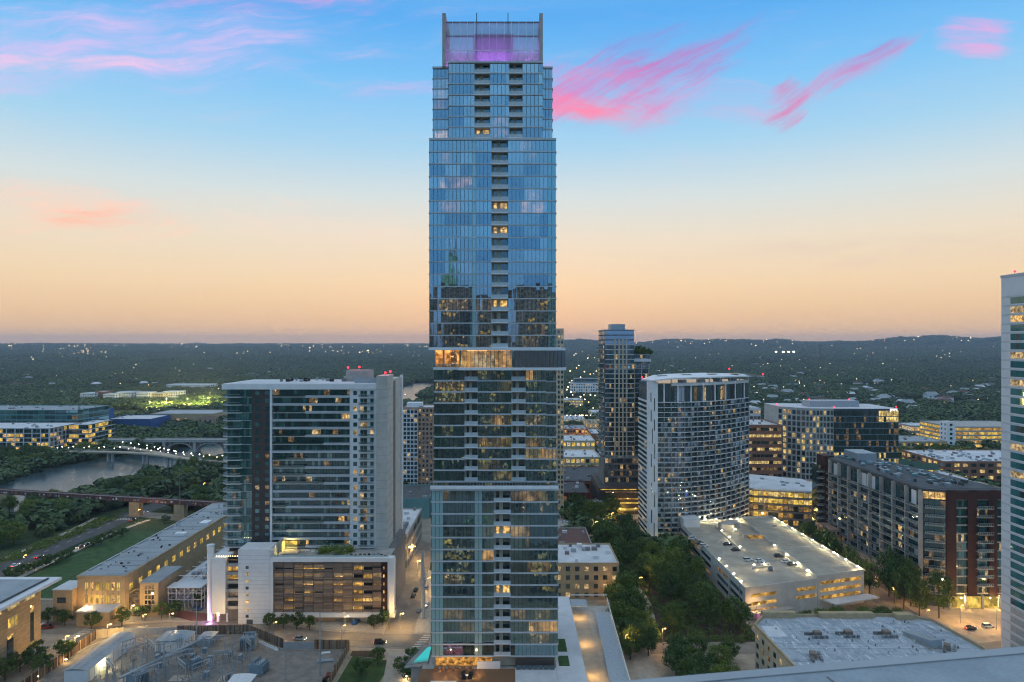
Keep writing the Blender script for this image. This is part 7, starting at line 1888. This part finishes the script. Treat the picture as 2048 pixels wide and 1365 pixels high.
# shrubs and beds with a low leafy mass
def shrub_mass(name, lab, poly, n, h, z=.15):
    q = MB(); xs = [p[0] for p in poly]; ys = [p[1] for p in poly]; m_ = 0
    while m_ < n:
        x, y = random.uniform(min(xs), max(xs)), random.uniform(min(ys), max(ys))
        if not in_poly(np.array([x]), np.array([y]), poly)[0]: continue
        for _ in range(26):
            o = Vector((x + random.gauss(0, .7), y + random.gauss(0, .7), z + abs(random.gauss(0, .45)) * h)); a = Vector((random.gauss(0, 1), random.gauss(0, 1), random.gauss(0, .6))).normalized() * .38; b = a.orthogonal().normalized() * .24
            q.quad(o - a, o + b, o + a, o - b)
        m_ += 1
    tag(q.build(name, 'leaf_light', kind='stuff'), lab, 'shrubs')
shrub_mass('creek_shrubs', 'low green undergrowth along the creek banks', [(46, 250), (92, 250), (90, 360), (60, 420), (46, 400)], 900, 2.2)
shrub_mass('podium_shrubs', 'planted shrubs on the slab tower garage terrace', [(-78, 273), (-64, 273), (-64, 280), (-78, 280)], 60, 2.6, 25.3)
shrub_mass('verge_shrubs', 'rough shrubs along the river road', [(-262, 300), (-254, 300), (-246, 430), (-258, 430)], 260, 1.4)
# ================================================================ street lamps with warm light
for i, (px, py, lab, wt_) in enumerate([(75, 1362, 'ground lamp at the foot of library street trees', 60), (132, 1328, 'lamp below the tree at fence corner', 80), (262, 1245, 'street lamp before the power house corner', 160), (430, 1262, 'street lamp left of white garage block', 50), (690, 1268, 'street lamp near the garage entry', 110), (812, 1362, 'glowing bollard lamp in the garden by tower foot', 120), (800, 1262, 'street lamp at side street corner', 200), (835, 1150, 'street lamp far up the side street', 220), (340, 1262, 'street lamp above the yard gate', 140), (215, 1285, 'lamp behind the cream fence panels', 220), (150, 1310, 'lamp lighting the cream fence along library street', 200)]):
    p = gp(px, py); low = 'bollard' in lab or 'ground' in lab or 'below' in lab
    lamp_post('street_lamp', p.x, p.y, 1.4 if low else 6.5, lab, 'warm street lamps', None if low else (1.1, 0), watts=wt_ * (.6 if low else 2.2))
for i, (x, y, lab, wt_) in enumerate([(159, 262, 'street lamp at crossing before brown block', 500), (153, 300, 'street lamp beside garage, near end of street', 380), (153, 330, 'street lamp beside garage, middle of street', 380), (153, 355, 'street lamp beside garage, far end of street', 380), (186, 262, 'street lamp over the bottom right crossing', 500), (206, 268, 'street lamp near brown block shop front', 400), (48, 392, 'path lamp at lower bend of curving path', 220), (60, 412, 'path lamp at upper bend of curving path', 240), (76, 424, 'path lamp at far end of curving path', 220), (40, 240, 'street lamp below the creek trees', 260), (54, 245, 'street lamp on the creek bridge road', 200), (42, 400, 'lamp beside small roof lot', 160), (-236, 330, 'street lamp on near stretch of river road', 200), (-230, 420, 'street lamp at river road crossing', 250), (-226, 500, 'street lamp on far stretch of river road', 200), (138, 398, 'lamp under trees behind curved tower', 300), (96, 268, 'wall lamp near the pink lit shop front', 150)]):
    lamp_post('street_lamp', x, y, 7.5, lab, 'warm street lamps', (.9, 0), (1, .55, .18), wt_ * 1.5, 'lamp_orange')
for i, (x, y, lab, wt_) in enumerate([(-140, 259, 'street lamp on bend left of yard gate', 240), (-112, 258.5, 'street lamp behind the yard back fence', 120), (-88, 252, 'street lamp behind the slanted yard fence', 120), (-62, 249, 'street lamp behind the red timber boards', 120), (-47, 262, 'street lamp at the garage corner', 120), (-37, 300, 'street lamp on right pavement of side street', 300), (-50, 346, 'street lamp near the grocery entrance', 400), (-168, 268, 'street lamp by the dark red car', 240), (-157, 240, 'street lamp halfway along the timber fence', 260), (42, 285, 'path lamp below the tan flats', 160), (56, 300, 'path lamp along the creek walk', 140), (36, 445, 'lamp at red hall door', 260), (57, 470, 'lamp between red hall and slender tower', 400), (160, 285, 'street lamp under tall trees near the garage canopy', 420), (176, 268, 'street lamp before brown block corner', 420), (204, 250, 'street lamp on the brick crossing', 500), (300, 520, 'car park lamp before the gabled market', 900), (420, 640, 'car park lamp before amber deck', 1600), (60, 620, 'lamp between parking decks in the gap', 1500), (90, 740, 'lamp farther up the street in the gap', 2500)]):
    lamp_post('street_lamp', x, y, 7.0, lab, 'warm street lamps', (.9, 0), (1, .56, .17), wt_ * 1.5, 'lamp_orange')
# floodlit park trees across the river
for i, (px, py) in enumerate(((300, 810), (333, 803), (375, 803), (407, 800), (420, 792))):
    p = gp(px, py, 14); lamp_post('park_lamp', p.x, p.y, 19, 'tall park floodlight beyond river, %s from left' % ORD[i], 'park floodlights', (0, 0), (1, .85, .25), 40000, 'lamp_white', rad=1.0)
# ================================================================ houses among the trees
random.seed(5)
HM = ['white_panel', 'cream', 'tan', 'conc', 'brick', 'white']; RMt = ['roofgrey', 'roofgrey', 'roofdark', 'roofwhite', 'galv', 'roofbrown']
def house_mesh(w_, d, h, r):
    a = MB().box(-w_ / 2, w_ / 2, -d / 2, d / 2, 0, h)
    b = MB(); e = .6
    b.quad((-w_ / 2 - e, -d / 2 - e, h), (w_ / 2 + e, -d / 2 - e, h), (w_ / 2 - 2, 0, h + r), (-w_ / 2 + 2, 0, h + r)); b.quad((w_ / 2 + e, d / 2 + e, h), (-w_ / 2 - e, d / 2 + e, h), (-w_ / 2 + 2, 0, h + r), (w_ / 2 - 2, 0, h + r))
    b.quad((-w_ / 2 - e, d / 2 + e, h), (-w_ / 2 - e, -d / 2 - e, h), (-w_ / 2 + 2, 0, h + r)); b.quad((w_ / 2 + e, -d / 2 - e, h), (w_ / 2 + e, d / 2 + e, h), (w_ / 2 - 2, 0, h + r)); b.quad((-w_ / 2 - e, -d / 2 - e, h - .01), (-w_ / 2 - e, d / 2 + e, h - .01), (w_ / 2 + e, d / 2 + e, h - .01), (w_ / 2 + e, -d / 2 - e, h - .01))
    return a, b
HS = []
for i in range(6):
    w_, d, h, r = random.uniform(12, 22), random.uniform(9, 14), random.uniform(4.5, 7.5), random.uniform(2.5, 5)
    a, b = house_mesh(w_, d, h, r); HS.append((a.mesh('house_wall', HM[i]), b.mesh('house_roof', RMt[i]), w_, d, h))
def house(x, y, k, lab, group, s=1.0):
    t = thing('house', lab, 'house', (x, y, terrain_h(x, y)), random.uniform(-.5, .5), group)
    for nm, me in (('wall', HS[k][0]), ('roof', HS[k][1])):
        o = bpy.data.objects.new(nm, me); link(o, t); o.scale = (s, s, s)
    for _ in range(2):
        o = bpy.data.objects.new('window', unit(pick({'pane_dark': 3, 'lit_b': 1.2, 'lit_a': .6}))); link(o, t); o.location = (random.uniform(-.3, .3) * HS[k][2] * s, -HS[k][3] / 2 * s, HS[k][4] * .6 * s); o.scale = (2.4 * s, .3, 2.2 * s)
    keep_clear(x - HS[k][2] * s * .45, x + HS[k][2] * s * .45, y - 9 * s - 5, y + 4 * s, 0)
n = 0
DESC = ['white walled house with grey roof', 'cream house with pale grey roof', 'tan house with dark roof', 'grey house with white roof', 'brick house with metal roof', 'white house with brown roof']
for px, py in [(1600, 752), (1660, 760), (1680, 750), (1690, 757), (1612, 757), (1625, 772), (1735, 762), (1748, 768), (1940, 768), (1958, 769), (1530, 785), (1560, 790), (1545, 804), (1665, 800), (1628, 805), (1700, 795), (1795, 808), (1890, 790), (1905, 795), (1935, 798), (1940, 812), (1825, 825), (1780, 830), (1850, 785), (1815, 815), (1985, 800), (1520, 745), (1510, 815), (1575, 812)]:
    p = gp(px, py); k = n % 6; house(p.x, p.y, k, DESC[k] + ' among trees right of centre distance', 'houses among the trees at right', 1.15); n += 1
for _ in range(190):
    px, py = random.uniform(1300, 2000), 697 + 118 * random.random() ** .8
    p = gp(px, py)
    if not clear_of(p.x, p.y, 5): continue
    k = random.randrange(6); house(p.x, p.y, k, DESC[k] + ' among trees right of centre distance', 'houses among the trees at right', random.uniform(1, 1.3))
for _ in range(75):
    px, py = random.uniform(0, 850), 704 + 75 * random.random() ** .8
    p = gp(px, py)
    if not clear_of(p.x, p.y, 5): continue
    k = random.randrange(6); house(p.x, p.y, k, DESC[k] + ' far away beyond the river at left', 'houses beyond the river', random.uniform(1, 1.4))
# ================================================================ distant lamps
random.seed(3)
q = MB()
def far_lamp(px, py, r):
    # a lamp standing on the terrain where the eye meets it
    Y = 900.0
    while Y < 10400:
        x = (px - CX) * Y / F; z = EYE - (py - HY) * Y / F
        if terrain_h(x, Y) + 8 >= z: break
        Y *= 1.012
    else: return
    q.ball((x, Y, terrain_h(x, Y) + (36 if Y > 6000 else 25 if Y > 3200 else 15)), 1.5 * r * Y / F, m=random.choice([0, 0, 1]), seg=6, rings=4)
for cx_, cy_, n_, sx_, sy_ in ((20, 697, 10, 40, 3), (130, 699, 16, 45, 4), (180, 709, 14, 22, 3), (245, 695, 14, 40, 3), (330, 691, 14, 40, 1.5), (385, 700, 9, 30, 3), (480, 712, 8, 40, 3), (620, 697, 16, 40, 4), (700, 703, 20, 60, 5), (760, 712, 12, 40, 4), (830, 695, 10, 25, 4),
        (1160, 720, 8, 25, 8), (1350, 690, 14, 50, 3), (1450, 686, 12, 50, 3), (1530, 692, 9, 40, 5), (1700, 693, 9, 90, 5), (1900, 684, 14, 60, 3), (1800, 715, 8, 90, 8), (1600, 735, 10, 60, 10)):
    for _ in range(n_): far_lamp(random.gauss(cx_, sx_), random.gauss(cy_, sy_), random.uniform(.22, .6))
for _ in range(45): far_lamp(random.uniform(0, 860), random.uniform(708, 800), random.uniform(.22, .55))
for _ in range(60): far_lamp(random.uniform(1310, 2000), random.uniform(700, 825), random.uniform(.22, .55))
for _ in range(40): far_lamp(random.uniform(1125, 1200), random.uniform(735, 860), random.uniform(.5, 1.0))
tag(q.build('distant_lamps', ['lamp_far', 'lamp_far2'], kind='stuff'), 'scattered tiny warm lamps across the distant suburbs', 'lamps')
# ================================================================ the wooded suburbs, reading as one mass
col_f = bpy.data.collections.new('canopy_shapes')
for i in range(5):
    rnd = random.Random(60 + i); c = MB()
    for j in range(22):
        v = Vector((rnd.gauss(0, 1), rnd.gauss(0, 1), rnd.gauss(0, .8))).normalized() * rnd.uniform(.5, 1); p = Vector((v.x * .5, v.y * .5, .55 + v.z * .36)); r = rnd.uniform(.18, .3)
        for _ in range(9):
            d = Vector((rnd.gauss(0, 1), rnd.gauss(0, 1), rnd.gauss(.2, .9))).normalized() * r; o_ = p + d; nn_ = (d.normalized() + Vector((rnd.gauss(0, .4), rnd.gauss(0, .4), .3))).normalized(); a = nn_.orthogonal().normalized() * .16; b = nn_.cross(a.normalized()) * .13
            c.quad(o_ - a, o_ + b, o_ + a, o_ - b)
    ob = bpy.data.objects.new('canopy_shape', c.mesh('canopy_shape', 'leaf_far')); col_f.objects.link(ob)
rng = np.random.default_rng(4)
def scatter(r0, r1, spacing, size, amax=.80):
    n = int((r1 * r1 - r0 * r0) * amax / spacing ** 2)
    y = np.sqrt(rng.uniform(r0 * r0, r1 * r1, n)); x = rng.uniform(-amax, amax, n) * y
    keep = np.ones(n, bool)
    for (a, b, c, d) in EXCL: keep &= ~((x > a) & (x < b) & (y > c) & (y < d))
    keep &= ~in_poly(x, y, RIVER)
    for (c, w_) in ROADS:
        for p in c: keep &= (x - p.x) ** 2 + (y - p.y) ** 2 > (w_ + 1) ** 2
    keep &= ~((x > 30) & (x < 150) & (y > 540) & (y < 1380) & (rng.random(n) < .72))      # the built-up gap
    keep &= ~((x > 130) & (x < 520) & (y > 380) & (y < 790) & (rng.random(n) < .78))       # shopping streets
    keep &= ~((x > -266) & (x < 30) & (y < 440))
    keep &= ~((x > -300) & (x < -200) & (y < 340))
    # clearings
    keep &= (np.sin(x / 97.0 + y / 213.0) * np.cos(y / 141.0 - x / 301.0) < .72)
    x, y = x[keep], y[keep]
    s = size * rng.uniform(.7, 1.35, len(x))
    return x, y, s
X, Y_, S_ = [], [], []
for a in ((340, 900, 9.5, 11), (900, 1700, 11, 12.5), (1700, 3300, 15, 16), (3300, 6200, 27, 25), (6200, 9800, 55, 38)):
    x, y, s = scatter(*a); X.append(x); Y_.append(y); S_.append(s)
X, Y_, S_ = map(np.concatenate, (X, Y_, S_))
Zt = np.array([terrain_h(a, b) if b > 1400 else 0.0 for a, b in zip(X, Y_)])
me = bpy.data.meshes.new('suburban_woodland'); me.vertices.add(len(X))
me.vertices.foreach_set('co', np.stack([X, Y_, Zt - .02 * S_], 1).astype(np.float32).ravel())
at = me.attributes.new('size', 'FLOAT', 'POINT'); at.data.foreach_set('value', S_.astype(np.float32))
fo_ = bpy.data.objects.new('suburban_woodland', me); COL.objects.link(fo_)
tag(fo_, 'dark green tree canopy covering the suburbs out to the horizon', 'woodland', kind='stuff')
ng = bpy.data.node_groups.new('scatter_canopy', 'GeometryNodeTree')
ng.interface.new_socket('Geometry', in_out='INPUT', socket_type='NodeSocketGeometry'); ng.interface.new_socket('Geometry', in_out='OUTPUT', socket_type='NodeSocketGeometry')
N = ng.nodes.new; gi, go = N('NodeGroupInput'), N('NodeGroupOutput')
ip, ci, rv, na, ri = N('GeometryNodeInstanceOnPoints'), N('GeometryNodeCollectionInfo'), N('FunctionNodeRandomValue'), N('GeometryNodeInputNamedAttribute'), N('FunctionNodeRandomValue')
ci.inputs['Collection'].default_value = col_f; ci.inputs['Separate Children'].default_value = True; ci.inputs['Reset Children'].default_value = True
rv.data_type = 'FLOAT_VECTOR'; rv.inputs[0].default_value = (0, 0, 0); rv.inputs[1].default_value = (0, 0, 6.283)
na.data_type = 'FLOAT'; na.inputs['Name'].default_value = 'size'
ip.inputs['Pick Instance'].default_value = True
ln = ng.links.new
ln(gi.outputs[0], ip.inputs['Points']); ln(ci.outputs[0], ip.inputs['Instance']); ln(rv.outputs[0], ip.inputs['Rotation'])
sc_ = N('ShaderNodeCombineXYZ'); ms_ = N('ShaderNodeMath'); ms_.operation = 'MULTIPLY'; ms_.inputs[1].default_value = .78
ln(na.outputs[0], sc_.inputs[0]); ln(na.outputs[0], sc_.inputs[1]); ln(na.outputs[0], ms_.inputs[0]); ln(ms_.outputs[0], sc_.inputs[2]); ln(sc_.outputs[0], ip.inputs['Scale'])
ln(ip.outputs[0], go.inputs[0])
md = fo_.modifiers.new('scatter', 'NODES'); md.node_group = ng
print('trees', len(TREES_AT), 'canopy', len(X))
# ================================================================ the city behind the viewer, seen mirrored in the tall tower
m_, t_, out_ = base_mat('mirror_city')
g_ = t_.n('ShaderNodeNewGeometry'); br = t_.n('ShaderNodeTexBrick'); x_, y_, z_ = t_.sep(g_.outputs['Position'])
t_.put(br.inputs['Vector'], t_.xyz(t_.m('ADD', x_, y_), z_, 0.0)); br.offset = 0; br.inputs['Scale'].default_value = 1.0; br.inputs['Brick Width'].default_value = 2.6; br.inputs['Row Height'].default_value = 3.4; br.inputs['Mortar Size'].default_value = .5
br.inputs['Color1'].default_value = (.07, .10, .11, 1); br.inputs['Color2'].default_value = (.17, .19, .19, 1); br.inputs['Mortar'].default_value = (.42, .39, .34, 1)
b_ = t_.n('ShaderNodeBsdfPrincipled'); t_.put(b_.inputs['Base Color'], br.outputs[0]); b_.inputs['Roughness'].default_value = .4
t_.t.links.new(b_.outputs[0], out_.inputs[0])
def back(lab, x0, x1, y0, y1, h):
    t = thing('neighbour_tower', lab, 'tower', ((x0 + x1) / 2, (y0 + y1) / 2, 0))
    MB().box(x0, x1, y0, y1, .1, h).build('wall', 'mirror_city', t); MB().box(x0 - .2, x1 + .2, y0 - .2, y1 + .2, h + .01, h + 1.2).build('parapet', 'conc_dark', t)
    its = []
    for _ in range(46): its.append((random.uniform(x0 + 1, x1 - 1), y1 + .05, 6 + 3.4 * random.randrange(int(h / 3.4) - 2), random.choice([1.6, 2.6, 4]), .1, 1.9, 0, random.choice(['lit_a', 'lit_b', 'lit_c'])))
    pieces(t, 'lit_window', its)
    return t
bk = back('dark tower with green crown mirrored in the tall glass facade', -53, -29, -120, -96, 152)
cr = MB()
for i in range(4): cr.prism([(-45 + sx_ * (4.2 - .9 * i), -103 + sy_ * (4.2 - .9 * i)) for sx_, sy_ in ((-1, -1), (1, -1), (1, 1), (-1, 1))], 153.3 + i * 6, 159.2 + i * 6)
cr.build('crown', 'lit_teal', bk); MB().tube((-45, -103, 177), (-45, -103, 190), .5, .15).build('spire', 'steel', bk)
back('broad dark tower mirrored in right part of tall glass facade', 2, 29, -60, -34, 145)
back('pale slab mirrored in lower left of tall glass facade', -68, -56, -70, -40, 143)
back('low block mirrored low in the tall glass facade', -24, -4, -90, -60, 142)
back('midrise block mirrored at the foot of tall glass facade', -60, -14, 60, 110, 30); back('midrise block mirrored at right foot of tall glass facade', 8, 60, 50, 120, 24)
back('lower street block mirrored at left foot of tall facade', -110, -68, 90, 150, 22)
# ================================================================ evening haze
m_, t_, out_ = base_mat('haze')
pv = t_.n('ShaderNodeVolumePrincipled'); pv.inputs['Color'].default_value = (.72, .82, 1.0, 1); pv.inputs['Density'].default_value = .5 / 7000; pv.inputs['Anisotropy'].default_value = .0
t_.t.links.new(pv.outputs[0], out_.inputs['Volume'])
hb = MB().box(-14000, 14000, -14000, 14000, -2, 262).build('haze', 'haze'); tag(hb, 'pale evening haze over the whole city', 'haze', kind='stuff')
